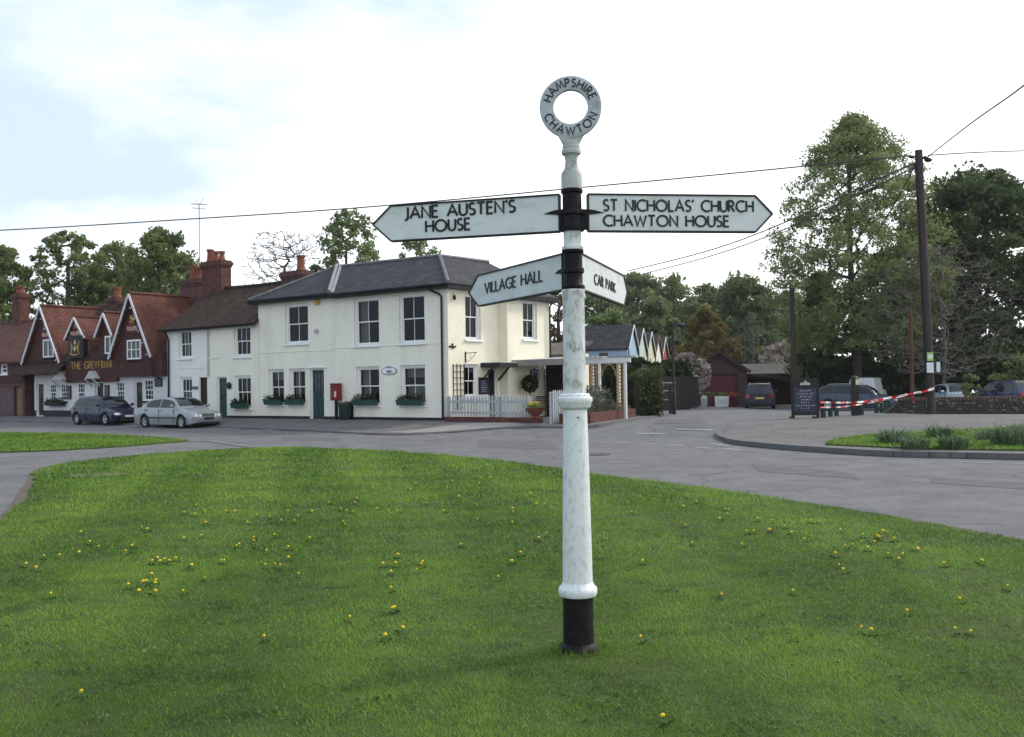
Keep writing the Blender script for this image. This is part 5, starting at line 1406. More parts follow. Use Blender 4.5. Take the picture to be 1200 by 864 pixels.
def car(name, label, loc, rz, paint, L=4.4, W=1.72, H=1.43, wr=.31, fo=.82, ro=.90, top=None, cab=None, lights='oval', scale=1., group=None, roofbars=False, doors=4, frontgrille=True, van=False):
    """x forward, centred; top: bonnet/belt/boot line (x from rear to front); cab: (rear base, rear roof, front roof, front base) x positions"""
    root = thing(name, label, 'car' if not van else 'van', loc, rz, group); root.scale = (scale,) * 3
    hl = L / 2; xf = hl - fo; xr = -hl + ro; z0 = .17
    b = MB(); xs = sorted(set([round(-hl + L * i / 60, 4) for i in range(61)] + [xf - wr - .05, xf + wr + .05, xr - wr - .05, xr + wr + .05]))
    rings = []
    for x in xs:
        e = min(1, (hl - abs(x)) / .55); e = max(0, e)
        hw = W / 2 * (.80 + .20 * math.sqrt(1 - (1 - e) ** 2)) if e < 1 else W / 2
        zt = lerp_pts(top, x)
        zb = z0 + (.10 * (1 - e) ** 2)
        ar = wr + .055
        for xc in (xf, xr):
            if abs(x - xc) < ar: zb = max(zb, wr + math.sqrt(ar * ar - (x - xc) ** 2))
        zb = min(zb, zt - .1)
        zs = z0 + .36
        m1 = max(zb + .01, zs); m2 = max(m1 + .005, zt - .17); m3 = max(m2 + .005, zt - .04)
        rings.append([(x, hw * .95, zb), (x, hw * 1.0, m1), (x, hw * .985, m2), (x, hw * .93, m3), (x, hw * .80, zt), (x, hw * .4, zt + .018), (x, 0, zt + .024)])
    n = len(rings[0]); full = [r_ + [(q[0], -q[1], q[2]) for q in r_[-2::-1]] for r_ in rings]; nn = len(full[0])
    vs = [q for r_ in full for q in r_]; fs = []
    for i in range(len(full) - 1):
        for j in range(nn - 1):
            fs.append((i * nn + j, (i + 1) * nn + j, (i + 1) * nn + j + 1, i * nn + j + 1))
    fs.append(tuple(range(nn))[::-1]); fs.append(tuple((len(full) - 1) * nn + j for j in range(nn)))
    b.add(vs, [f[::-1] for f in fs])
    # cabin: pillars and roof in body colour
    c0, c1, c2, c3 = cab
    belt = lambda x: lerp_pts(top, x)
    def roofz(x): 
        t = (x - (c1 + c2) / 2) / ((c2 - c1) / 2); return H - .045 * t * t
    sec = []
    def yw(fr): return W / 2 * (.93 - .21 * fr)
    K = 7
    line = [(c0 + (c1 - c0) * i / K, belt(c0) - .02 + (roofz(c1) - belt(c0) + .02) * math.sin(i / K * math.pi / 2) ** .92) for i in range(K)] + \
           [(c1 + (c2 - c1) * i / 8, roofz(c1 + (c2 - c1) * i / 8)) for i in range(9)] + \
           [(c2 + (c3 - c2) * i / K, belt(c3) - .02 + (roofz(c2) - belt(c3) + .02) * math.cos(i / K * math.pi / 2) ** .92) for i in range(1, K + 1)]
    vs = []; fs = []
    for x, z in line:
        bz = belt(x) - .05; fr = max(0, (z - bz)) / (H - .9)
        yt = yw(min(1, fr)); yb = yw(0)
        vs += [(x, yb, bz), (x, yt + .0, max(bz, z - .05)), (x, yt - .06, max(bz + .01, z - .004)), (x, 0, max(bz + .02, z + .018)), (x, -yt + .06, max(bz + .01, z - .004)), (x, -yt, max(bz, z - .05)), (x, -yb, bz)]
    for i in range(len(line) - 1):
        for j in range(6): fs.append((i * 7 + j, i * 7 + j + 1, (i + 1) * 7 + j + 1, (i + 1) * 7 + j))
    b.add(vs, fs)
    body = b.build('body', paint, root, smooth=True, angle=38)
    ub = MB(); ub.box(-hl + .25, hl - .25, -W / 2 + .12, W / 2 - .12, .15, .62); ub.build('underbody', M_trim, root)
    # glazing: proud 8 mm of the cabin skin
    def linez(x):
        for (a, p), (c, q) in zip(line, line[1:]):
            if a <= x <= c: return p + (q - p) * (x - a) / (c - a)
        return H
    def ends(i0, i1, nm):
        g = MB(); pts = []
        for x, z in line[i0:i1]:
            fr = min(1, max(0, z - belt(x) + .05) / (H - .9)); y = yw(fr) - .10; pts.append((x, y, z))
        s = -.012 if i0 == 0 else .012
        for (x0, y0, z0_), (x1, y1, z1) in zip(pts, pts[1:]):
            g.quad((x0 + s, y0, z0_ + .012), (x1 + s, y1, z1 + .012), (x1 + s, 0, z1 + .034), (x0 + s, 0, z0_ + .034)); g.quad((x0 + s, -y0, z0_ + .012), (x0 + s, 0, z0_ + .034), (x1 + s, 0, z1 + .034), (x1 + s, -y1, z1 + .012))
        return g.build(nm, M_carglass, root, smooth=True)
    ends(1, K, 'rear_window'); ends(len(line) - K, len(line) - 1, 'windscreen')
    # side windows
    x0, x1 = c0 + .16 * (c1 - c0) + .10, c3 - .30 * (c3 - c2)
    x1 = c2 + .62 * (c3 - c2); x0 = c0 + .5 * (c1 - c0)
    mid = (x0 + x1) / 2 - .03; cuts = [(x0, mid - .04), (mid + .04, x1)]
    if doors == 5: cuts = [(x0, c1 + .42 * (mid - c1) - .08 if c1 < mid else x0 + .3), ]; q = x0 + (x1 - x0) * .27; q2 = x0 + (x1 - x0) * .63; cuts = [(x0, q - .03), (q + .03, q2 - .03), (q2 + .03, x1)]
    if van: cuts = [(c2 - .55, x1)]
    for s in (1, -1):
        for a, c in cuts:
            g = MB(); m_ = 8; up = []; lo = []
            for i in range(m_ + 1):
                x = a + (c - a) * i / m_; zl = belt(x) + .015; zu = max(zl + .01, linez(x) - .085)
                for lst, z in ((lo, zl), (up, zu)):
                    fr = min(1, (z + .05 - belt(x)) / max(.05, linez(x) - .05 - (belt(x) - .05)))
                    ftop = min(1, max(0, linez(x) - (belt(x) - .05)) / (H - .9))
                    y = yw(0) + (yw(ftop) - yw(0)) * fr
                    lst.append((x, s * (y + .008), z))
            for i in range(m_):
                q_ = (lo[i], lo[i + 1], up[i + 1], up[i]); g.quad(*(q_ if s < 0 else q_[::-1]))
            g.build('side_window', M_carglass, root)
    # wheels
    for xc in (xf, xr):
        for s in (1, -1):
            t = MB(); t.lathe([(wr * .62, -.09), (wr * .9, -.10), (wr, -.075), (wr, .075), (wr * .9, .10), (wr * .62, .09)], seg=22, caps=False)
            t.xform(Matrix.Translation((xc, s * (W / 2 - .115), wr)) @ Matrix.Rotation(math.pi / 2, 4, 'X'))
            wh = t.build('wheel', M_rubber, root, smooth=True)
            d = MB(); d.lathe([(wr * .63, -.06), (wr * .62, .075), (wr * .52, .06), (wr * .2, .055), (wr * .12, .075), (.001, .08)], seg=22, caps=False)
            for k in range(7):
                a = 2 * math.pi * k / 7; i0 = len(d.v); d.box(wr * .26, wr * .48, -.028, .028, .052, .066, 1); d.xform(Matrix.Rotation(a, 4, 'Z'), i0)
            d.xform(Matrix.Translation((xc, s * (W / 2 - .115), wr)) @ Matrix.Rotation(math.pi / 2 * (-s), 4, 'X'))
            d.build('rim', [M_alloy, M_trim], wh, smooth=True)
    # lamps, grille, bumpers, plates, mirrors, handles
    zf = lerp_pts(top, hl - .1)
    for s in (1, -1):
        if lights == 'round':
            for yy, rr_ in ((.60, .115), (.40, .092)):
                h = MB(); h.ball((hl - .03 - (yy - .4) * .2, s * yy, zf - .13), rr_, sq=(.7, 1, 1)); h.build('headlight', M_lamp, root, smooth=True)
        else:
            h = MB(); h.ball((hl - .13, s * (W / 2 - .27), zf - .10), .2, sq=(.85, .95, .50)); h.build('headlight', M_lamp, root, smooth=True)
        zr = lerp_pts(top, -hl + .1)
        h = MB(); h.box(-.05, .05, -.13, .13, -.13, .10); h.xform(Matrix.Translation((-hl + .03, s * (W / 2 - .24), zr - .16)) @ Matrix.Rotation(s * .35, 4, 'Z')); h.build('tail_light', M_tail, root, bevel=.03)
        m = MB(); xm = c3 - .28; m.ball((xm, s * (W / 2 + .09), belt(xm) + .10), .1, sq=(.6, 1.05, .75)); m.beam((xm, s * (W / 2 - .06), belt(xm) + .04), (xm, s * (W / 2 + .05), belt(xm) + .07), .05, .04); m.build('mirror', paint, root, smooth=True)
        for a, c in cuts[-2:]:
            k = MB(); k.box(a + .02, a + .20, s * (W / 2 - .012), s * (W / 2 + .018), belt(a) - .12, belt(a) - .085); k.build('door_handle', paint, root)
        k = MB(); k.box(xr + wr + .08, xf - wr - .08, s * (W / 2 - .01), s * (W / 2 + .014), .46, .51); k.build('side_moulding', M_trim, root)
        for a, c in cuts:
            k = MB(); 
        dl = MB()
        for xx in ([cuts[-1][1] + .02, cuts[-1][0] - .03] + ([cuts[0][0] + .02] if doors > 3 else [])):
            dl.box(xx - .006, xx + .006, s * (W / 2 - .02), s * (W / 2 + .003), .30, belt(xx) - .05)
        dl.build('door_gap', M_trim, root)
    g = MB(); g.box(hl - .09, hl - .015, -.30, .30, zf - .22, zf - .05, 0)
    if lights == 'round':
        for i in range(6): g.box(hl - .012, hl - .002, -.30, .30, zf - .21 + .026 * i, zf - .203 + .026 * i, 1)
        g.box(hl - .014, hl + .004, -.33, .33, zf - .05, zf - .03, 1); g.box(hl - .014, hl + .004, -.33, -.30, zf - .23, zf - .05, 1); g.box(hl - .014, hl + .004, .30, .33, zf - .23, zf - .05, 1)
    g.build('grille', [M_trim, M_chrome], root)
    k = MB(); k.box(hl - .06, hl + .035, -W * .36, W * .36, .36, .50); k.build('bumper', paint if lights == 'round' else M_trim, root, bevel=.03)
    k = MB(); k.box(hl - .05, hl + .01, -W * .30, W * .30, .20, .30); k.build('air_intake', M_trim, root)
    k = MB(); k.box(-hl - .035, -hl + .06, -W * .36, W * .36, .36, .52); k.build('bumper', paint, root, bevel=.03)
    k = MB(); k.box(hl + .036, hl + .046, -.25, .25, .40, .50); k.build('number_plate', M_plate_w if lights != 'round' else M_trim, root)
    k = MB(); k.box(-hl - .048, -hl - .036, -.26, .26, .60, .71); k.box(-hl - .036, -hl + .05, -.24, .24, .62, .69); k.build('number_plate', M_plate_y, root)
    if roofbars:
        for s in (1, -1):
            k = MB(); k.tube([(c1 + .1, s * (yw(1) - .07), H - .02), (c1 + .2, s * (yw(1) - .07), H + .04), (c2 - .2, s * (yw(1) - .07), H + .05), (c2 - .05, s * (yw(1) - .07), H)], .016, 6); k.build('roof_rail', M_alloy, root)
    return root

SAL = [(-2.4, .62), (-2.3, .93), (-1.5, .97), (-.9, .94), (1.0, .93), (1.25, .92), (2.0, .78), (2.3, .68), (2.4, .50)]
def above(p, dz=0.): return Vector((p.x, p.y, p.z + dz))
cs = G(187, 502.2); cs = cs + UY * .86
car('parked_car', 'silver saloon with round twin headlamps parked in front of the white cottage', Vector((cs.x, cs.y, gz(cs.x, cs.y) - .0)), ANG, car_paint('silver_paint', (.29, .305, .33), .35), L=4.75, W=1.76, H=1.42, fo=.85, ro=1.05, top=SAL, cab=(-1.72, -.80, .42, 1.28), lights='round', scale=.92, group='cars parked along the kerb')
HAT = [(-2.05, .58), (-1.98, .90), (-1.5, .93), (.8, .90), (1.0, .88), (1.7, .74), (1.98, .62), (2.05, .48)]
cs = G(105, 499.2); cs = cs + UY * .84
car('parked_car', 'dark navy hatchback parked before the pub, nose to the tail of the silver saloon', Vector((cs.x, cs.y, gz(cs.x, cs.y))), ANG, car_paint('navy_paint', (.006, .009, .032), 0), L=4.1, W=1.70, H=1.44, fo=.80, ro=.72, top=HAT, cab=(-1.86, -1.35, .22, 1.10), scale=.94, group='cars parked along the kerb')
# cars of the car park and the drive
EST = [(-2.3, .60), (-2.22, .92), (-1.5, .95), (.9, .92), (1.15, .90), (1.95, .76), (2.22, .62), (2.3, .48)]
c = PG(1003, 56); car('parked_car', 'dark slate blue estate car parked sideways behind the taped posts', c, math.radians(-28), car_paint('slate_blue_paint', (.045, .06, .09), .4), L=4.6, W=1.76, H=1.45, top=EST, cab=(-2.12, -1.55, .42, 1.22), doors=5, roofbars=True, group='cars in the car park')
c = PG(1018, 62); car('parked_van', 'white panel van showing its roof behind the dark estate car', c, math.radians(60), car_paint('white_van_paint', (.70, .72, .74), 0), L=4.5, W=1.8, H=1.86, top=[(-2.25, .7), (-2.2, 1.1), (1.1, 1.08), (1.4, 1.04), (2.0, .86), (2.2, .7), (2.25, .5)], cab=(-2.2, -2.1, .65, 1.55), van=True, group='cars in the car park')
c = PG(1119, 53); car('parked_car', 'small silver blue hatchback behind the stone wall near the telegraph pole', c, math.radians(-95), car_paint('pale_blue_paint', (.38, .44, .50), .4), L=3.7, W=1.6, H=1.40, wr=.28, top=[(x * .9, z) for x, z in HAT], cab=(-1.68, -1.2, .2, .98), group='cars in the car park')
c = PG(1179, 49.5); car('parked_car', 'purple blue hatchback with its rear window facing the stone wall', c, math.radians(100), car_paint('purple_paint', (.024, .026, .085), .1), L=4.0, W=1.72, H=1.46, top=HAT, cab=(-1.86, -1.30, .22, 1.10), group='cars in the car park')
c = PG(890, 60.5); car('parked_car', 'dark estate car parked tail out beside the maroon garage', c, math.radians(76), car_paint('dark_car_paint', (.020, .022, .040), .3), L=4.4, W=1.80, H=1.52, top=EST, cab=(-2.12, -1.65, .42, 1.22), doors=5, roofbars=True)

# ------------------------------------------------------------------ street things in front of the houses
def up(px, py, dz=0.): g_ = G(px, py); return Vector((g_.x, g_.y, g_.z + dz))
# wall mounted letter box on a post
t = thing('post_box', 'red post box on a black post against the cream wall beside a green door', 'post box', UG(-5.93, -.26))
t.rotation_euler = (0, 0, ANG)
b = MB(); b.box(-.20, .20, -.14, .14, .88, 1.50); b.box(-.215, .215, -.155, .155, 1.50, 1.55); b.box(-.215, .215, -.155, .14, .84, .88); b.build('box', M_red, t, bevel=.025)
b = MB(); b.box(-.13, .13, -.152, -.141, 1.36, 1.40); b.build('slot', M_black, t)
b = MB(); b.box(.06, .16, -.152, -.141, .98, 1.22); b.build('collection_plate', M_plate_w, t)
b = MB(); b.box(-.05, .05, -.04, .06, -.1, .84); b.build('post', M_black, t)
t = thing('litter_bin', 'dark green litter bin standing on the pavement under the cream wall', 'bin', UG(-5.36, -.30)); t.rotation_euler = (0, 0, ANG)
M_binm = mat('bin_green', (.014, .030, .026), .5, .2, 8, .15, 40)
b = MB(); b.lathe([(.22, .06), (.24, .10), (.27, .62), (.275, .66)], seg=20, caps=True); b.build('bin_body', M_binm, t, smooth=True)
b = MB(); b.lathe([(.285, .64), (.29, .72), (.27, .76), (.22, .77), (.20, .74), (.20, .60)], seg=20, caps=False); b.build('rim', M_binm, t, smooth=True)
b = MB(); b.box(-.24, .24, .20, .26, .0, .80); b.build('bracket', M_black, t)
# oval hanging board of the tea room
t = MB(); n_ = 28; ov = [(.42 * math.cos(2 * math.pi * i / n_), -.03, .155 * math.sin(2 * math.pi * i / n_)) for i in range(n_)]
t.prism(ov, (0, .028, 0), 0); t.prism([(x * .90, -.034, z * .84) for x, y, z in ov], (0, .0035, 0), 1)
cup = [(-.15, .02), (-.13, -.04), (-.07, -.075), (.07, -.075), (.13, -.04), (.15, .02)]
t.prism([(x, -.040, z + .17) for x, z in cup][::1], (0, .006, 0), 2); t.box(-.20, .20, -.028, -.001, .12, .21, 1)
t.prism([(x * 1.0, -.040, z - .0) for x, z in cup], (0, .005, 0), 0); t.box(-.20, .20, -.041, -.035, -.098, -.086, 0)
t.tube([(.14, -.036, .0), (.20, -.036, -.01), (.19, -.036, -.04), (.12, -.036, -.05)], .010, 5, 0)
tag(t.build('tea_room_sign', [mat('sign_slate_blue', (.16, .20, .30), .5), M_white, mat('sign_grey', (.3, .34, .42), .5)], None, UV_(-3.07, -.063, 2.0), ANG), 'oval white and blue painted sign with a cup on the cream wall between two sashes', 'sign')

# window boxes
def window_box(u, t_, z, w_, label, seed, m=None, flower=None):
    root = thing('window_box', label, 'window box', UV_(u, t_ - .03, z), ANG, 'window boxes under the sashes')
    b = MB(); b.prism([(-w_ / 2, -.24, 0), (w_ / 2, -.24, 0), (w_ / 2 + .03, -.27, .20), (-w_ / 2 - .03, -.27, .20)], (0, .20, 0)); b.box(-w_ / 2 - .05, w_ / 2 + .05, -.285, -.06, .20, .225); b.build('trough', m or M_boxgreen, root)
    r = np.random.default_rng(seed); n = 420
    c = np.stack([(r.random(n) - .5) * w_, -.16 + .06 * r.normal(size=n), .22 + .16 * r.random(n) ** 1.5 * (1 + .5 * np.sin(r.random(n) * 9))], 1); leaf_obj('plants', c, .07, LM_hedge, root, seed)
    if flower is not None:
        n = 26; c = np.stack([(r.random(n) - .5) * w_, -.21 + .05 * r.normal(size=n), .27 + .10 * r.random(n)], 1); leaf_obj('flowers', c, .06, flower, root, seed + 1)
    return root
M_boxgreen = mat('box_green', (.020, .065, .055), .5, .15, 5)
window_box(-9.985, 0, .66, 1.02, 'green window box under the sash farther from the green door', 1); window_box(-8.61, 0, .66, 1.02, 'green window box under the sash next to the green door', 2)
window_box(-4.29, -.06, .64, 1.24, 'green window box near the litter bin with pale and russet flowers', 3, flower=LM_flower); window_box(-1.83, -.06, .64, 1.24, 'green window box at the corner end of the cream wall, planted with dark flowers', 4)
window_box(-12.295, 0, .50, 1.02, 'green window box on the cottage beside its round plaque', 5)
window_box(-28.24, 0, .60, 1.80, 'long dark window box below the paired pub windows under the tiled lean-to', 6, m=M_black)

# trellis, lamp bracket, tie plate and menu board on the flank
t = MB()
for i in range(4): t.box(-.33 + .215 * i, -.305 + .215 * i, -.03, -.002, 0, 1.75)
for i in range(8): t.box(-.33, .335, -.045, -.031, .06 + .23 * i, .085 + .23 * i)
tag(t.build('trellis', M_brown, None, UV_(.002, .52, .45), ANG + math.pi / 2), 'dark wooden trellis fixed to the flank wall by the corner', 'trellis')
t = MB(); t.tube([(0, 0, 0), (.55, 0, .02)], .014, 6); t.tube([(0, 0, -.32), (.2, 0, -.28), (.42, 0, -.10), (.5, 0, 0)], .010, 6); t.box(-.02, .01, -.03, .03, -.36, .06)
for i in range(8): t.ball((.24 + .06 * math.cos(i * .8), 0, -.12 + .06 * math.sin(i * .8)), .012, 0, 6, 4)
tag(t.build('sign_bracket', M_black, None, UV_(.012, .95, 2.62), ANG), 'empty wrought iron sign bracket on the flank wall over a trellis', 'bracket')
t = MB(); t.box(-.20, .20, -.035, -.002, -.03, .03); t.box(-.03, .03, -.036, -.002, -.09, .12)
tag(t.build('tie_plate', M_black, None, UV_(.004, .17, 2.86), ANG + math.pi / 2), 'small black iron wall tie at the corner of the cream house', 'wall tie')
t = MB(); t.lathe([(.02, 0), (.06, .03), (.06, .16), (.03, .19)], (.12, 0, -.1), 10); t.tube([(0, 0, .12), (.08, 0, .16), (.12, 0, .09)], .012, 5)
tag(t.build('wall_lantern', M_black, None, UV_(.004, .20, 4.72), ANG, smooth=True), 'small black lantern high on the flank wall under the eaves', 'lantern')
def chalk_lines(b, x0, x1, z0, z1, y, rows, seed, m):
    r = random.Random(seed)
    for k in range(rows):
        z = z1 - (z1 - z0) * (k + .5) / rows; wd = (x1 - x0) * r.uniform(.45, .95); x = (x0 + x1) / 2 - wd / 2; hgt = (z1 - z0) / rows * .34
        while x < (x0 + x1) / 2 + wd / 2:
            l_ = r.uniform(.03, .06) * (x1 - x0) * 2
            b.beam((x, y, z + r.uniform(-1, 1) * hgt * .5), (x + l_ * .5, y, z + r.uniform(-1, 1) * hgt), .004, .012, m); b.beam((x + l_ * .4, y - .0006, z + hgt * .7), (x + l_ * .5, y - .0006, z - hgt * .7), .004, .012, m); x += l_ * r.uniform(.9, 1.7)
M_slate_b = mat('chalkboard', (.030, .034, .060), .7, .25, 4, dirt=(.10, .11, .15), dirt_scale=3, dirt_amt=.5)
M_chalk = mat('chalk', (.52, .52, .56), .9, .2, 40)
t = MB(); t.box(-.30, .30, -.04, -.002, 0, .66, 0); t.box(-.26, .26, -.044, -.04, .04, .56, 1); chalk_lines(t, -.24, .24, .06, .54, -.046, 6, 3, 2)
tag(t.build('menu_board', [M_black, M_slate_b, M_chalk], None, UV_(.004, 2.02, 1.03), ANG + math.pi / 2), 'chalk menu board hung on the flank wall beside the dark side door', 'chalkboard')
# crest shield on the projecting bay
t = MB(); sh = [(-.28, .66), (-.30, .30), (-.18, .10), (0, 0), (.18, .10), (.30, .30), (.28, .66), (.12, .60), (0, .70), (-.12, .60)]
t.prism([(x, -.06, z) for x, z in sh], (0, .055, 0), 0); t.prism([(x * .78, -.072, .06 + z * .82) for x, z in sh], (0, .011, 0), 1)
for x in (-.09, .09): t.prism([(x - .05, -.085, .16), (x + .05, -.085, .16), (x + .06, -.085, .50), (x, -.085, .56), (x - .06, -.085, .50)], (0, .012, 0), 0)
t.ball((0, -.09, .40), .06, 0, sq=(.6, .4, 2))
tag(t.build('crest_shield', [mat('crest_dark', (.06, .05, .07), .5, .3, 8), mat('crest_pale', (.42, .40, .46), .5, .2, 10)], None, UV_(.452, 4.83, 1.36), ANG + math.pi / 2), 'dark and pale heraldic shield mounted on the bay wall under the veranda', 'shield')

# small flat canopy over the side door, and the veranda with its pergola
t = thing('door_canopy', 'small flat lead roofed canopy over the dark side door', 'canopy', UV_(.0, 2.64, -.17), ANG)
b = MB(); b.box(.003, .95, -.75, .38, 2.32, 2.44); b.build('roof', M_lead, t, bevel=.01)
b = MB(); b.box(.003, .97, -.77, -.752, 2.24, 2.42); b.box(.952, .97, -.752, .38, 2.24, 2.42); b.build('fascia', M_trim, t)
for y in (-.70, .34):
    b = MB(); b.beam((.03, y, 1.75), (.62, y, 2.30), .06, .06); b.build('brace', M_trim, t)
V = thing('veranda', 'flat grey roofed veranda along the bay, running into a white pergola with golden trellis', 'veranda', UV_(3.0, 3.7, -.27), ANG)
def vb(name, m, fn, parent=None, **k):
    b = MB(); fn(b); b.v = [(x - 3.0, y - 3.7, z) for x, y, z in b.v]; return b.build(name, m, parent or V, **k)
M_wpaint = mat('weathered_white', (.66, .67, .66), .6, .08, 4, .15, 30, dirt=(.38, .38, .34), dirt_scale=4, dirt_amt=.5)
vb('roof', M_lead, lambda b: b.prism([(.46, 3.35, 2.62), (2.93, 3.35, 2.62), (2.93, 5.6, 2.76), (.46, 5.6, 2.76)], (0, 0, -.10)))
vb('fascia', mat('veranda_grey', (.24, .23, .215), .7, .1, 4), lambda b: (b.box(.46, 2.95, 3.30, 3.345, 2.40, 2.64), b.box(2.932, 2.98, 3.345, 5.6, 2.42, 2.66)))
for u, t_ in ((2.9, 3.45), (4.5, 3.45), (5.62, 3.45), (3.4, 4.7), (4.6, 4.7)):
    vb('post', M_wpaint, lambda b: b.box(u - .042, u + .042, t_ - .042, t_ + .042, -.4, 2.42))
vb('beam', M_wpaint, lambda b: b.box(2.985, 5.85, 3.41, 3.49, 2.425, 2.60)); vb('beam', M_wpaint, lambda b: b.box(2.985, 4.75, 4.66, 4.74, 2.425, 2.60))
for i in range(8):
    u = 3.15 + .22 * i; vb('rafter', M_grate, lambda b: b.box(u - .025, u + .025, 3.2, 4.9, 2.605, 2.68))
vb('rafter', M_grate, lambda b: b.box(4.9, 5.9, 3.40, 3.50, 2.605, 2.67))
def lattice(b, u, t_, w_, z0, z1):
    n_ = int((z1 - z0) / .13)
    b.box(u - w_ / 2, u - w_ / 2 + .03, t_ - .02, t_ + .02, z0, z1); b.box(u + w_ / 2 - .03, u + w_ / 2, t_ - .02, t_ + .02, z0, z1)
    for i in range(n_):
        z = z0 + (z1 - z0) * i / n_
        b.beam((u - w_ / 2 + .03, t_ - .012, z), (u + w_ / 2 - .03, t_ - .012, z + .13), .014, .022); b.beam((u + w_ / 2 - .03, t_ + .012, z), (u - w_ / 2 + .03, t_ + .012, z + .13), .014, .022)
M_gtrel = mat('golden_wood', (.30, .19, .075), .7, .2, 5)
for u, t_ in ((4.2, 3.5), (5.36, 3.5)): vb('trellis_panel', M_gtrel, lambda b: lattice(b, u, t_, .30, .7, 2.40))
vb('arch', M_gtrel, lambda b: b.tube([(4.55, 3.5, 1.9), (4.62, 3.5, 2.15), (4.74, 3.5, 2.32), (4.88, 3.5, 2.36), (5.02, 3.5, 2.32), (5.14, 3.5, 2.15), (5.2, 3.5, 1.9)], .025, 6))
vb('screen', M_brown, lambda b: [lattice(b, .72 + .42 * i, 5.5, .42, .1, 2.3) for i in range(4)])
vb('back_wall', M_brown, lambda b: b.box(.5, 2.25, 5.6, 5.66, -.2, 2.6))
# bench, topiary and planted bowl
t = thing('garden_bench', 'dark metal garden bench with scrolled ends under the veranda', 'bench', UG(2.75, 2.3)); t.rotation_euler = (0, 0, ANG)
b = MB()
for i in range(5): b.box(-.7, .7, -.24 + .1 * i, -.17 + .1 * i, .42, .45)
b.build('seat', M_black, t)
b = MB()
for i in range(6): b.box(-.7, .7, .25 + .012 * i, .275 + .012 * i, .50 + .075 * i, .55 + .075 * i)
b.build('backrest', M_black, t)
for s in (-.66, .66):
    b = MB(); b.tube([(s, -.25, 0), (s, -.22, .42), (s, -.2, .62), (s, .05, .66), (s, .24, .62)], .022, 6); b.tube([(s, .30, 0), (s, .22, .42), (s, .33, .95)], .022, 6); b.tube([(s, -.23, .42), (s, .24, .42)], .02, 6); b.build('end_frame', M_steel, t)
def potted(name, label, cat, loc, fol, seed, pot_r=.2, pot_h=.35, pm=None):
    t = thing(name, label, cat, loc)
    b = MB(); b.lathe([(pot_r * .7, 0), (pot_r, pot_h * .9), (pot_r * 1.1, pot_h * .9), (pot_r * 1.1, pot_h), (pot_r * .9, pot_h), (pot_r * .85, pot_h - .06)], seg=18); b.build('pot', pm or M_pot, t, smooth=True)
    fol(t); return t
def topi(t):
    b = MB(); b.tube([(0, 0, .3), (.01, 0, 1.2)], .022, 6); b.build('stem', M_bark, t)
    r = np.random.default_rng(5); n = 1500; a = r.normal(size=(n, 3)); a /= np.linalg.norm(a, axis=1, keepdims=True); a *= .36 * r.random((n, 1)) ** .3; a[:, 2] += 1.42; leaf_obj('crown', a, .07, LM_hedge, t, 5)
potted('topiary_tree', 'clipped ball topiary on a thin stem in a pot before the bay wall', 'topiary', UG(.95, 3.85), topi, 5)
# brick edging, picket fence and pier
def picket(name, label, a, b_, h, n, z0, m, group=None, pw=.075):
    a = Vector(a); b_ = Vector(b_); d = b_ - a; d.z = 0; ln = d.length
    t = thing(name, label, 'fence', a, math.atan2(d.y, d.x), group)
    for i in range(n):
        x = ln * i / (n - 1); k = MB(); hh = h * (1 + .012 * math.sin(i * 2.3))
        k.prism([(x - pw / 2, -.012, z0), (x + pw / 2, -.012, z0), (x + pw / 2, -.012, z0 + hh - .07), (x, -.012, z0 + hh), (x - pw / 2, -.012, z0 + hh - .07)], (0, .022, 0)); k.build('picket', m, t)
    for zz in (.18, .70):
        k = MB(); k.box(-.03, ln + .03, .0105, .045, z0 + h * zz - .04, z0 + h * zz + .04); k.build('rail', m, t)
    for x in [ln * i / 3 for i in range(4)]:
        k = MB(); k.box(x - .045, x + .045, .046, .13, z0 - .3, z0 + h * .95); k.build('fence_post', m, t)
    return t
M_picket = mat('picket_paint', (.38, .41, .43), .6, .1, 5, .1, 30, dirt=(.28, .31, .28), dirt_scale=5, dirt_amt=.5)
pA, pB_ = UG(.12, -.30), UG(3.95, -.42)
picket('picket_fence', 'low pale picket fence on brick edging running from the house corner', pA, pB_, .78, 27, .24, M_picket)
t = MB(); d = pB_ - pA; d.z = 0; ln = d.length
t.box(-.05, ln + .55, -.14, .14, -.3, .225); o = t.build('brick_edging', M_redbrick, None, pA, math.atan2(d.y, d.x)); tag(o, 'low brick edging wall carrying the pale picket fence', 'low wall')
t = thing('flower_bowl', 'wide terracotta bowl of yellow flowers on the end of the brick edging', 'planter', UG(4.28, -.45, .225))
b = MB(); b.lathe([(.16, 0), (.17, .03), (.12, .07), (.24, .18), (.33, .32), (.35, .35), (.31, .35), (.28, .30)], seg=22); b.build('bowl', M_pot, t, smooth=True)
r = np.random.default_rng(9); n = 260; c = np.stack([.24 * r.normal(size=n) * .6, .24 * r.normal(size=n) * .6, .36 + .14 * r.random(n)], 1); leaf_obj('leaves', c, .07, LM_mid, t, 9)
c = np.stack([.2 * r.normal(size=70) * .7, .2 * r.normal(size=70) * .7, .42 + .14 * r.random(70)], 1); leaf_obj('flowers', c, .075, LM_yellow, t, 10)
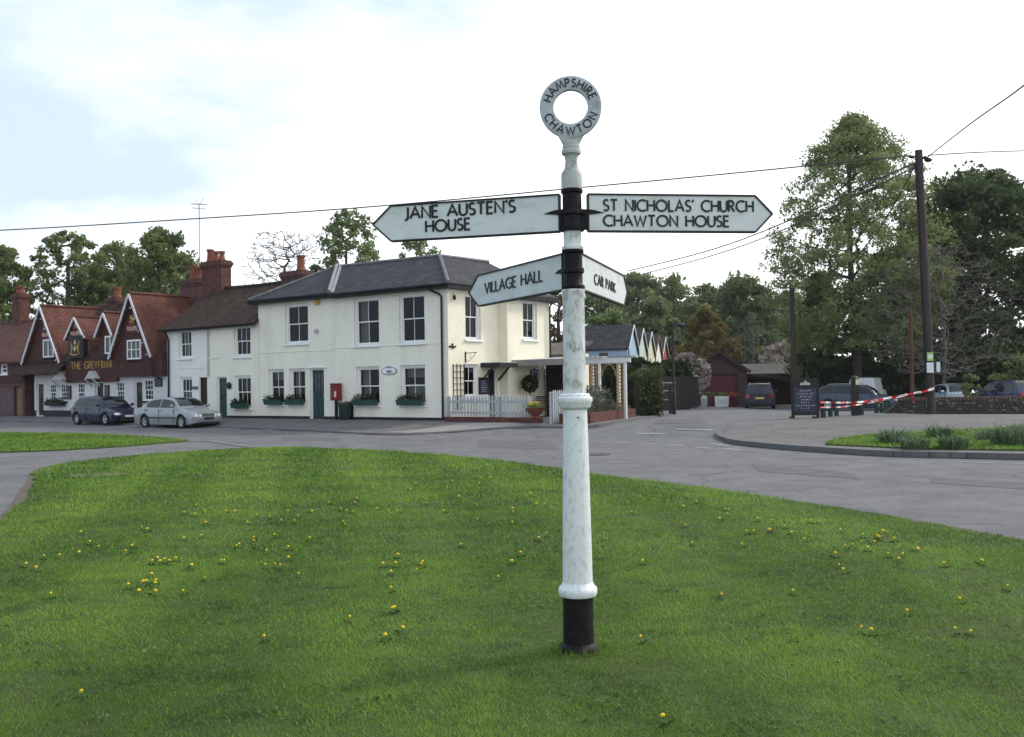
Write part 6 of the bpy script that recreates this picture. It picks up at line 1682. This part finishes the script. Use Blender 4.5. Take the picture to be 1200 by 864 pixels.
# raised brick bed and the second fence by the pergola
qA, qB = G(692, 498), G(745, 490)
d = (qB - qA); d.z = 0; ang = math.atan2(d.y, d.x); ln = d.length
t = thing('raised_bed', 'red brick raised bed of grey shrubs beside the pergola', 'planter', qA, ang)
b = MB(); b.box(0, ln, 0, .22, -.3, .38); b.box(0, .22, .22, 1.1, -.3, .38); b.box(ln - .22, ln, .22, 1.1, -.3, .52); b.build('brick_wall', M_redbrick, t)
b = MB(); b.box(.22, ln - .22, .22, 1.1, -.3, .3); b.build('soil', M_soil, t)
r = np.random.default_rng(11); n = 2600; xx = r.random(n) * (ln - .5) + .2; hh = .25 + .75 * np.clip(np.sin((xx / ln) * 5.5 - .8), .05, 1)
c = np.stack([xx, .25 + .7 * r.random(n), .32 + hh * r.random(n)], 1); leaf_obj('shrubs', c, .10, leaf_mat('leaf_grey', (.055, .065, .045), (.16, .17, .12)), t, 11)
fA = qA + Vector((-d.normalized().y, d.normalized().x, 0)) * 1.3; fB = qB + Vector((-d.normalized().y, d.normalized().x, 0)) * 1.3
picket('picket_fence', 'white picket fence behind the raised brick bed under the pergola', fA, fB, 1.12, 30, .06, M_picket, pw=.12)
# ivy covered end of the garden fence
iv0, iv1 = PG(743, 41.5), PG(772, 40.2)
t = thing('garden_fence', 'dark board fence end buried in pale edged ivy beside the raised bed', 'fence', iv0, math.atan2(iv1.y - iv0.y, iv1.x - iv0.x))
ln = (iv1 - iv0).length
b = MB()
for i in range(7): b.box(ln * i / 7 + .005, ln * (i + 1) / 7 - .005, -.02, .02 + .006 * (i % 2), -.2, 1.62)
b.build('board_panel', M_brown, t)
r = np.random.default_rng(12); n = 4200; q = r.random((n, 3)); x = ln * (.62 + .42 * q[:, 0]); y = -.22 + .5 * r.normal(size=n) * .45; z = 2.0 * q[:, 1] ** .8 * (1 - .12 * q[:, 2])
n2 = 1500; x2 = ln * q[:n2, 0]; z2 = 1.62 + .32 * q[:n2, 1] * (.4 + x2 / ln); y2 = .3 * r.normal(size=n2) * .5
leaf_obj('ivy', np.concatenate([np.stack([x, y, z], 1), np.stack([x2, y2, z2], 1)]), .11, LM_ivy, t, 12, np.concatenate([np.clip(z / 2.2 * .9, 0, 1), np.full(n2, .8)]))
# dark gates across the yard
gA, gB = PG(775, 50), PG(818, 54)
t = thing('yard_gate', 'tall dark boarded yard gate between the lamp post and the garage', 'gate', gA, math.atan2(gB.y - gA.y, gB.x - gA.x)); ln = (gB - gA).length
b = MB(); n_ = 16
for i in range(n_): b.box(ln * i / n_ + .006, ln * (i + 1) / n_ - .006, -.02, .02, .05, 1.72)
b.build('board_panel', mat('gate_dark', (.010, .008, .010), .7, .3, 3, .2, 20), t)
for z in (.4, 1.35):
    b = MB(); b.box(0, ln, .021, .07, z - .06, z + .06); b.build('rail', M_brown, t)
for z in (.55, 1.0, 1.4):
    b = MB(); b.box(.05, ln * .35, -.05, -.022, z - .02, z + .02); b.build('cross_bar', M_grate, t)
# lamp post and the short dark post beside it
lp = PG(789.5, 43.5)
t = thing('street_lamp', 'slim black street lamp with a small lantern head by the yard gate', 'street lamp', lp)
hz = P(789, 380, lp.y).z - lp.z
b = MB(); b.lathe([(.09, -.1), (.09, .9), (.055, .95), (.042, hz - .1), (.03, hz)], seg=12); b.build('pole', M_black, t, smooth=True)
b = MB(); b.tube([(0, 0, hz - .02), (.1, -.05, hz + .02), (.26, -.12, hz - .02)], .03, 6); b.ball((.30, -.14, hz - .05), .17, sq=(1.2, .8, .6)); b.build('lamp_head', M_trim, t, smooth=True)
t = MB(); t.box(-.06, .06, -.06, .06, -.1, 1.15); t.box(-.075, .075, -.075, .075, 1.15, 1.2); t.box(-.5, -.061, -.03, .03, .9, .96); tag(t.build('post', M_black, None, PG(785, 43.3)), 'short square black post beside the slim street lamp', 'post')

# ------------------------------------------------------------------ row of coloured houses
RD = Vector((.2593, .9658, 0)); RN = Vector((.9658, -.2593, 0)); RA = math.atan2(-RN.y, -RN.x)
cols = [('blue', (.36, .50, .68), 'blue boarded end house of the gabled terrace, its long slate roof facing the road'), ('pale green', (.58, .67, .61), 'pale green house second in the gabled terrace'), ('cream', (.70, .66, .52), 'cream gabled house in the middle of the coloured terrace'),
        ('off white', (.70, .72, .70), 'off white gabled house between the cream and the red ones'), ('red', (.34, .075, .085), 'red gabled house closing the coloured terrace')]
A0 = Vector((8.7, 75, 0))
for i, (cn, colr, lab) in enumerate(cols):
    a = A0 + RD * 5.6 * i; wd = 5.6; dep = 4.9; zg = .1
    # local frame: x along the gable front (away from the viewer), y into the house
    t = thing('terrace_house', lab, 'house', (a.x, a.y, zg), math.atan2(RD.y, RD.x), 'coloured houses of the gabled terrace')
    m = mat('boarding_' + cn.replace(' ', '_'), colr, .7, .06, 2, .15, 30, brick=(6, .18, .012, (.7, .7, .7), .03))
    ez, az = 4.25, 6.05
    b = MB(); wins = [(2.35, 3.25, 2.5, 3.75), (2.3, 3.3, .3, 2.3)]
    wall_grid(b, 0, wd, -.3, ez, wins, y=0)
    b.poly([(0, 0, ez), (wd, 0, ez), (wd / 2, 0, az)], 0)
    op_s = [(1.45, 2.15, 2.6, 3.9)]
    j0 = len(b.v)
    # flank facing the road: strip turned to face -x
    xs2 = sorted({0, dep, 1.45, 2.15}); zs2 = sorted({-.3, ez, 2.6, 3.9})
    for p0, p1 in zip(xs2, xs2[1:]):
        for s0_, s1_ in zip(zs2, zs2[1:]):
            if 1.45 <= p0 < 2.15 and 2.6 <= s0_ < 3.9: continue
            b.quad((0, p1, s0_), (0, p0, s0_), (0, p0, s1_), (0, p1, s1_), 0)
    b.quad((wd, 0, -.3), (wd, dep, -.3), (wd, dep, ez), (wd, 0, ez), 0); b.quad((wd, dep, -.3), (0, dep, -.3), (0, dep, ez), (wd, dep, ez), 0)
    b.poly([(wd, dep, ez), (0, dep, ez), (wd / 2, dep, az)], 0)
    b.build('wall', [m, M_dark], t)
    b = MB(); roof_slab(b, [(-.15, -.14, ez - .08), (wd / 2, -.14, az + .08), (wd / 2, dep + .2, az + .08), (-.15, dep + .2, ez - .08)][::-1], .1); roof_slab(b, [(wd / 2, -.14, az + .08), (wd + .15, -.14, ez - .08), (wd + .15, dep + .2, ez - .08), (wd / 2, dep + .2, az + .08)][::-1][::-1], .1)
    rf = b.build('roof', M_slate, t)
    b = MB(); b.beam((-.15, -.17, ez - .16), (wd / 2, -.17, az + .02), .05, .16); b.beam((wd / 2, -.173, az + .02), (wd + .15, -.173, ez - .16), .05, .16); b.build('bargeboard', M_wpaint if i != 3 else M_wood, rf)
    for xa, xb, za, zb in wins[:1] + [(None,) * 4]:
        if xa is None:
            f = MB(); f.quad((-.0 + .02, 2.15, 2.6), (.02, 1.45, 2.6), (.02, 1.45, 3.9), (.02, 2.15, 3.9)); f.build('window', M_dglass, t); continue
        f = MB(); w_, h_ = xb - xa, zb - za
        for q in ((xa, xa + .08, za, zb), (xb - .08, xb, za, zb), (xa + .08, xb - .08, zb - .08, zb), (xa + .08, xb - .08, za, za + .08), (xa + .08, xb - .08, (za + zb) / 2 - .03, (za + zb) / 2 + .03)): f.box(q[0], q[1], .04, .1, q[2], q[3])
        wn = f.build('window', M_white, t)
        f = MB(); f.quad((xa + .08, .07, za + .08), (xb - .08, .07, za + .08), (xb - .08, .07, zb - .08), (xa + .08, .07, zb - .08)); f.build('pane', M_dglass, wn)
    f = MB(); f.box(2.32, 3.28, .05, .1, -.2, 2.28); f.build('door', M_brown, t)
    f = MB(); f.tube([(-.02, -.12, ez - .2), (-.02, -.08, 0)], .05, 6); f.build('downpipe', M_black, t)
    f = MB(); f.ball((wd - .05, -.08, ez - .3), .10, 0, 8, 6); f.build('hopper_head', M_black, t)

# ------------------------------------------------------------------ garage, carport, its bins and board
ga = PG(812, 65); gb = PG(875, 64.2)
t = thing('garage', 'brown boarded garage with a maroon up and over door and a pitched tiled roof', 'garage', ga, math.atan2(gb.y - ga.y, gb.x - ga.x)); wd = (gb - ga).length
M_gar = mat('garage_boarding', (.070, .042, .040), .8, .15, 3, .2, 20, brick=(5, .14, .012, (.6, .6, .6), .06))
b = MB(); x0, x1 = .75, wd - .62
wall_grid(b, 0, wd, -.2, 2.3, [(x0, x1, 0, 1.95)], room=.4); b.poly([(0, 0, 2.3), (wd, 0, 2.3), (wd / 2, 0, 3.45)])
b.quad((wd, 0, -.2), (wd, 5.5, -.2), (wd, 5.5, 2.3), (wd, 0, 2.3)); b.quad((0, 5.5, -.2), (0, 0, -.2), (0, 0, 2.3), (0, 5.5, 2.3)); b.poly([(wd, 5.5, -.2), (0, 5.5, -.2), (0, 5.5, 2.3), (wd / 2, 5.5, 3.45), (wd, 5.5, 2.3)])
b.build('wall', [M_gar, M_dark], t)
b = MB(); roof_slab(b, [(-.25, -.35, 2.2), (wd / 2, -.35, 3.58), (wd / 2, 5.8, 3.58), (-.25, 5.8, 2.2)][::-1], .1); roof_slab(b, [(wd / 2, -.35, 3.58), (wd + .25, -.35, 2.2), (wd + .25, 5.8, 2.2), (wd / 2, 5.8, 3.58)][::-1][::-1], .1)
b.build('roof', mat('garage_tile', (.15, .135, .115), .85, .2, 2, .3, 40, brick=(.3, .2, .012, (.4, .4, .4), .2)), t)
b = MB(); b.beam((-.25, -.38, 2.1), (wd / 2, -.38, 3.48), .05, .2); b.beam((wd / 2, -.383, 3.48), (wd + .25, -.383, 2.1), .05, .2); b.build('bargeboard', M_brown, t)
b = MB(); b.box(x0 + .02, x1 - .02, .08, .12, 0, 1.93)
for i in range(1, 9): b.box(x0 + .04, x1 - .04, .068, .08, .21 * i - .085, .21 * i + .085)
gd_ = b.build('garage_door', M_maroon, t)
b = MB(); b.beam((x0 - .06, -.01, 0), (x0 - .06, -.01, 2.0), .1, .06); b.beam((x1 + .06, -.01, 0), (x1 + .06, -.01, 2.0), .1, .06); b.box(x0 - .11, x1 + .11, -.04, -.003, 1.97, 2.07); b.build('door_frame', M_brown, t)
cp = PG(884, 67.5)
t = thing('carport', 'low open carport with a brown tiled roof running on from the garage', 'carport', cp, .06)
b = MB(); roof_slab(b, [(-.3, 0, 2.2), (4.4, 0, 1.75), (4.4, 5, 1.75), (-.3, 5, 2.2)], .12); roof_slab(b, [(0, 2.5, 2.24), (5.6, 2.5, 2.24), (5.6, 6, 3.0), (0, 6, 3.0)], .12); b.build('roof', mat('carport_tile', (.085, .076, .070), .9, .25, 2, .3, 30, brick=(.3, .2, .012, (.4, .4, .4), .2)), t)
for x in (.1, 4.2):
    b = MB(); b.box(x - .06, x + .06, .06, .18, -.3, 1.72); b.build('post', M_brown, t)
b = MB(); b.box(-.1, 5.6, 5.6, 5.75, -.3, 2.3); b.build('back_wall', M_gar, t)
bd = PG(845.5, 61.5)
t = MB(); t.prism([(-.40, -.05, .0), (.40, -.05, 0), (.44, -.05, .66), (-.44, -.05, .66)], (0, .09, 0), 0)
for i in range(5): t.box(-.30 + .13 * i, -.22 + .13 * i, -.056, -.05, .14 + .03 * (i % 3), .48 - .04 * (i % 2), 1)
tag(t.build('notice_board', [M_wpaint, mat('faded_grey', (.45, .50, .50), .7)], None, bd, .05), 'white painted board leaning before the maroon garage door', 'board')
t = thing('planter_trough', 'dark trough of red flowers in front of the maroon garage door', 'planter', PG(842, 62.5), .05)
b = MB(); b.box(-1.0, 1.0, -.25, .25, -.1, .62); b.build('trough', M_maroon, t)
r = np.random.default_rng(3); n = 500; leaf_obj('leaves', np.stack([(r.random(n) - .5) * 2.1, .2 * r.normal(size=n) * .6, .62 + .3 * r.random(n) ** 2], 1), .12, LM_mid, t, 3)
n = 60; leaf_obj('flowers', np.stack([.75 + .3 * r.normal(size=n), -.2 + .1 * r.normal(size=n), .66 + .2 * r.random(n)], 1), .13, leaf_mat('flower_red', (.45, .02, .03), (.6, .1, .12), .2), t, 4)
t = MB(); t.lathe([(.18, 0), (.2, .1), (.22, .52), (.16, .60), (.06, .66)], seg=14); tag(t.build('glass_jar', mat('grey_drum', (.32, .36, .37), .4), None, PG(825, 62), smooth=True), 'small grey drum standing at the end of the flower trough', 'drum')

# ------------------------------------------------------------------ telegraph poles and wires
M_pole = mat('pole_wood', (.046, .038, .040), .85, .25, 4, .4, 30, aniso=(5, 5, .4), dirt=(.02, .016, .016), dirt_scale=2)
def tele(name, label, px, d, topy, r0, r1, lean=0., m=None, cat='telegraph pole'):
    g_ = PG(px, d); h = P(px, topy, d).z - g_.z
    t = thing(name, label, cat, g_)
    b = MB(); b.tube([(0, 0, -.3), (lean * h * .5, 0, h * .5), (lean * h, 0, h)], [r0, (r0 + r1) / 2, r1], 12); b.build('pole', m or M_pole, t, smooth=True, angle=50)
    return t, g_, h
t, tg, th_ = tele('telegraph_pole', 'tall dark wooden telegraph pole beside the stone wall, wires at its head', 1091, 35.6, 176, .16, .13, -.028)
TOP = tg + Vector((-.028 * th_, 0, th_))
b = MB(); b.tube([(-.028 * th_ - .32, -.06, th_ - .22), (-.028 * th_ + .32, -.06, th_ - .30)], .03, 6); b.ball((-.028 * th_ + .30, -.1, th_ - .38), .10, sq=(1.4, 1, .8)); b.ball((-.028 * th_ - .30, -.1, th_ - .26), .07, sq=(1.4, 1, .8)); b.ball((-.028 * th_ + .18, -.12, th_ - .30), .07); b.build('insulator', M_black, t)
b = MB(); b.tube([(-.20, -.10, .1), (-.028 * th_ * .5 - .17, -.06, th_ * .5), (-.028 * th_ - .15, -.05, th_ - .5)], .022, 6); b.build('cable_guard', M_black, t)
def notice(z, dx, w_, h_, colr, label):
    b = MB(); b.box(-w_ / 2, w_ / 2, -.02, 0, 0, h_); b.box(-w_ * .36, w_ * .36, -.023, -.02, h_ * .25, h_ * .75, 1)
    o = b.build('notice', [mat('notice_' + label.split()[0], colr, .6, .06, 6), M_wpaint], None, tg + Vector((dx, -.185, z)), 0); tag(o, label, 'notice')
notice(2.02, -.09, .22, .30, (.30, .52, .14), 'green notice pinned to the telegraph pole above a white one'); notice(1.60, -.10, .24, .36, (.62, .70, .74), 'white notice pinned to the telegraph pole under the green one'); notice(1.62, .19, .13, .36, (.50, .66, .74), 'pale blue notice round the sunny side of the telegraph pole')
tele('telegraph_pole', 'stout distant telegraph pole behind the chalkboard', 931.5, 60, 334, .17, .14, -.012)
tele('telegraph_pole', 'thin distant pole just beside the stout one behind the chalkboard', 939.5, 74, 366, .11, .09, -.01, M_black)
tele('iron_post', 'thin rusty post standing behind the end of the stone wall', 1069, 45, 362, .085, .07, -.004, mat('rust', (.09, .035, .028), .8, .2, 5), cat='post')
def wire(label, pts, r_=.022, grp='overhead wires'):
    b = MB(); b.tube(smooth_pts(pts, 8), r_, 5); o = b.build('overhead_wire', M_wire, None); tag(o, label, 'wire', grp); return o
hp = TOP + Vector((-.30, -.06, -.20)); hr = TOP + Vector((.30, -.06, -.26))
wire('long overhead wire sagging from the pole across the sky behind the signpost to the pub', [hp, P(850, 204, 36.5), P(690, 219, 37.3), P(440, 242, 39), P(220, 257, 41), P(0, 270, 43.5), P(-260, 281, 47)], .026)
wire('overhead wire climbing steeply from the pole head towards the road', [hr, P(1140, 143, 27), P(1200, 100, 21), P(1330, -10, 14)], .020)
wire('level overhead wire leaving the pole head beyond the chestnut', [hr + Vector((0, 0, .06)), P(1150, 178.5, 36.5), P(1215, 176.5, 38), P(1400, 172, 41)], .022)
lo = TOP + Vector((-.16, -.05, -.55))
wire('service wire from the pole passing over the church arm to the coloured houses', [lo, P(1050, 201, 36.8), P(917, 262, 48), P(830, 294, 56), P(735, 318, 66)], .032)
wire('thinner service wire just below the first, towards the coloured houses', [lo + Vector((0, 0, -.08)), P(917, 270, 48), P(830, 301, 56), P(742, 324, 66)], .028)
wire('service wire dropping steeply from the pole head through the tall airy tree', [lo + Vector((.02, 0, .04)), P(1050, 236, 40), P(1024, 277, 46), P(985, 322, 58)], .028)

# television aerial on a long mast
mp_ = UV_(-20.0, 3.3); 
t = thing('television_aerial', 'television aerial on a tall thin mast above the pub chimney', 'aerial', Vector((mp_.x, mp_.y, ORG.z + 6.3)))
d_ = mp_.y; hz = P(234, 240, d_).z - (ORG.z + 6.3)
b = MB(); b.tube([(0, 0, 0), (0, 0, hz)], .03, 6); b.build('mast', M_steel, t)
b = MB(); b.tube([(-.2, -.5, hz - .05), (.2, .5, hz + .1)], .022, 5)
for i in range(9):
    k = -1 + 2 * i / 8; b.tube([(k * .2 - .14, k * .5 + .05, hz + .03 + k * .07), (k * .2 + .14, k * .5 - .05, hz + .03 + k * .07)], .014, 4)
b.tube([(-.3, -.2, hz - .2), (.3, .2, hz - .2)], .02, 5); b.tube([(-.25, 0, hz + .35), (0, 0, hz), (.25, 0, hz + .35)], .014, 4)
b.build('antenna', M_steel, t)

# ------------------------------------------------------------------ chalkboard, posts, tape and stone wall by the car park
ab = G(944, 494.5)
t = thing('pavement_board', 'black framed chalkboard standing on the pavement at the end of the red and white tape', 'chalkboard', Vector((ab.x, ab.y, gz(ab.x, ab.y) + .12)), math.radians(-4))
wd = 32 / F * ab.y; hh = 1.33
b = MB(); f = .10 * wd
b.box(-wd / 2, -wd / 2 + f, -.04, .04, 0, hh); b.box(wd / 2 - f, wd / 2, -.04, .04, 0, hh); b.box(-wd / 2 + f, wd / 2 - f, -.04, .04, hh - .30, hh); b.box(-wd / 2 + f, wd / 2 - f, -.04, .04, .10, .22); b.build('frame', M_black, t, bevel=.01)
b = MB(); b.box(-wd / 2 + f, wd / 2 - f, -.03, .02, .22, hh - .30, 0); chalk_lines(b, -wd / 2 + f + .04, wd / 2 - f - .04, .28, hh - .36, -.034, 7, 8, 1); b.build('board', [M_slate_b, M_chalk], t)
b = MB(); b.lathe([(.02, 0), (.075, .03), (.10, .03), (.10, .06), (.02, .06)], (0, -.05, hh - .19), 10); b.box(-.16, .16, -.052, -.041, hh - .22, hh - .15); b.ball((0, -.06, hh - .10), .03); b.build('emblem', M_gold if False else mat('emblem_pale', (.55, .58, .48), .5), t)
for s in (-1, 1):
    b = MB(); b.box(s * (wd / 2 - .08) - .04, s * (wd / 2 - .08) + .04, .041, .55, -.0, .05); b.build('foot', M_black, t)
M_bol = mat('post_dark_green', (.016, .040, .036), .6, .2, 6)
for px, d, top, wv, lab in ((964, 33.6, 478, .13, 'short dark post right beside the chalkboard'), (972.5, 34.4, 477, .12, 'short dark post second along from the chalkboard'), (979.5, 35.0, 476.5, .12, 'short dark post third along from the chalkboard'), (1009, 35.6, 475, .12, 'short dark post next to the tall banded post'),
                         (1026.5, 37.5, 472, .12, 'short dark post before the gap, first of the close trio by the wall end'), (1032.5, 38.5, 472, .12, 'short dark post in the middle of the close trio by the wall end'), (1038, 39.5, 471.5, .12, 'short dark post of the trio hard against the stone wall end')):
    g_ = PG(px, d); h = P(px, top, d).z - g_.z
    b = MB(); b.box(-wv / 2, wv / 2, -wv / 2, wv / 2, -.2, h - .05); b.prism([(-wv / 2, -wv / 2, h - .05), (wv / 2, -wv / 2, h - .05), (wv / 2, wv / 2, h - .05), (-wv / 2, wv / 2, h - .05)], (0, 0, .05)); tag(b.build('bollard', M_bol, None, g_, .3, bevel=.012), lab, 'bollard', 'dark posts along the car park edge')
g_ = PG(1001.5, 35.2); h = P(1001.5, 440.5, 35.2).z - g_.z
t = thing('marker_post', 'tall black post with a pale band among the short dark posts', 'post', g_)
b = MB(); b.box(-.11, .11, -.11, .11, -.2, h - .08); b.lathe([(.15, h - .08), (.1, h - .02), (.02, h)], seg=8); b.build('shaft', M_black, t)
b = MB(); b.box(.0, .112, -.114, -.112, h - .32, h - .12); b.box(.113, .117, -.1, .1, h - .32, h - .12); b.build('reflector', mat('reflector', (.55, .55, .40), .4), t)

# rubble wall with a toothed brick coping
wA, wB = PG(1037, 37.2), PG(1330, 36.4)
d = wB - wA; d.z = 0; ln = d.length; t = thing('stone_wall', 'low flint and stone wall with a toothed brick coping, its end crumbling', 'wall', wA, math.atan2(d.y, d.x))
r = random.Random(3); b = MB(); hW = .60
def rough_stone(b, x, z, w_, h_, y, r, m):
    n_ = 7; pts = [(x + w_ / 2 * math.cos(a) * r.uniform(.85, 1.1), z + h_ / 2 * math.sin(a) * r.uniform(.85, 1.1)) for a in [2 * math.pi * i / n_ + r.uniform(-.2, .2) for i in range(n_)]]
    yy = y - r.uniform(.01, .05); b.prism([(p[0], yy, p[1]) for p in pts], (0, .08, 0), m)
x = .0
top_at = lambda x: -.05 + min(1, (x + .1) / .55) * hW if x < .45 else hW
b.prism([(-.05, -.16, -.2), (ln, -.16, -.2), (ln, -.16, hW), (.5, -.16, hW), (.25, -.16, .36), (-.05, -.16, .12)], (0, .34, 0), 0)
z = .0
while z < hW - .02:
    h_ = r.uniform(.06, .11); x = 0.
    while x < ln:
        w_ = r.uniform(.08, .26)
        if z + h_ * .5 < top_at(x): rough_stone(b, x + w_ / 2, z + h_ / 2, w_, h_, -.16, r, r.choice((1, 1, 2, 3, 3)))
        x += w_ + .012
    z += h_ + .008
b.build('masonry', [mat('mortar', (.045, .040, .036), .95, .3, 6, .5, 30), mat('flint_dark', (.050, .046, .046), .7, .4, 7, .3, 20), mat('flint_pale', (.13, .12, .115), .8, .35, 7, .3, 20), mat('stone_brown', (.060, .045, .040), .85, .35, 7, .3, 20)], t)
b = MB(); n_ = int(ln / .125)
for i in range(4, n_):
    x = i * .125; b.box(x, x + .085, -.20, .20, hW + .004, hW + .10 + .008 * r.random(), 0)
b.box(.45, ln, -.19, .19, hW + .0, hW + .003, 0)
b.build('coping', mat('coping_brick', (.11, .075, .065), .85, .3, 8, .3, 30, dirt=(.24, .22, .20), dirt_scale=6, dirt_amt=.7), t)

# red and white barrier tape
M_tape_r = mat('tape_red', (.52, .015, .025), .5, .1, 6); M_tape_w = mat('tape_white', (.70, .68, .68), .5, .06, 6)
def tape(label, pts, w_=.10, tw=0.):
    P_ = smooth_pts(pts, 14); b = MB(); s = 0
    for i in range(len(P_) - 1):
        k = int(s / .30) % 2; s += (P_[i + 1] - P_[i]).length
        a0 = tw * math.sin(i * .5); a1 = tw * math.sin((i + 1) * .5)
        o0 = Vector((0, math.sin(a0), math.cos(a0))) * w_ / 2; o1 = Vector((0, math.sin(a1), math.cos(a1))) * w_ / 2
        b.prism([P_[i] - o0, P_[i + 1] - o1, P_[i + 1] + o1, P_[i] + o0], (0, .004, 0), k)
    return tag(b.build('barrier_tape', [M_tape_r, M_tape_w], None), label, 'tape', 'barrier tape strung to the telegraph pole')
pe = Vector((tg.x - .05, tg.y - .20, tg.z))
z_ = lambda px, py, d: P(px, py, d)
tape('upper run of red and white tape from the chalkboard to the telegraph pole', [z_(961, 471.5, 33.2), z_(985, 472, 34), z_(1010, 471, 34.6), z_(1040, 466.5, 35), z_(1075, 460, 35.25), z_(1095, 455, 35.35)], .07, .8)
tape('lower run of red and white tape dipping across the short dark posts', [z_(961, 477.5, 33.2), z_(985, 477, 34), z_(1005, 474.5, 34.6), z_(1030, 470, 35), z_(1062, 463.5, 35.2), z_(1094, 456.5, 35.3)], .058, .9)
tape('short loose end of tape hanging by the chalkboard frame', [z_(961, 471.5, 33.1), z_(961, 480, 33.1), z_(960.5, 494, 33.1)], .09, .3)
tape('loose tail of tape dangling against the telegraph pole', [z_(1085.5, 457.5, 35.2), z_(1086, 466, 35.2), z_(1086, 476.5, 35.2)], .10, .2)
tape('tangled tail of tape hanging before the end of the stone wall', [z_(1070, 461.5, 35.2), z_(1068, 466, 35.2), z_(1071, 471, 35.2)], .12, .6)

# ------------------------------------------------------------------ spring haze in the valley air
HZ = MB(); HZ.box(-420, 420, -70, 720, -1.6, 60)
hm = bpy.data.materials.new('haze_air'); hm.use_nodes = True; t_ = hm.node_tree; t_.nodes.clear()
ho = t_.nodes.new('ShaderNodeOutputMaterial'); hv = t_.nodes.new('ShaderNodeVolumePrincipled')
hv.inputs['Color'].default_value = (.90, .93, .96, 1); hv.inputs['Density'].default_value = .0002; hv.inputs['Anisotropy'].default_value = .3
t_.links.new(hv.outputs[0], ho.inputs['Volume'])
o = HZ.build('haze', hm); o['kind'] = 'stuff'
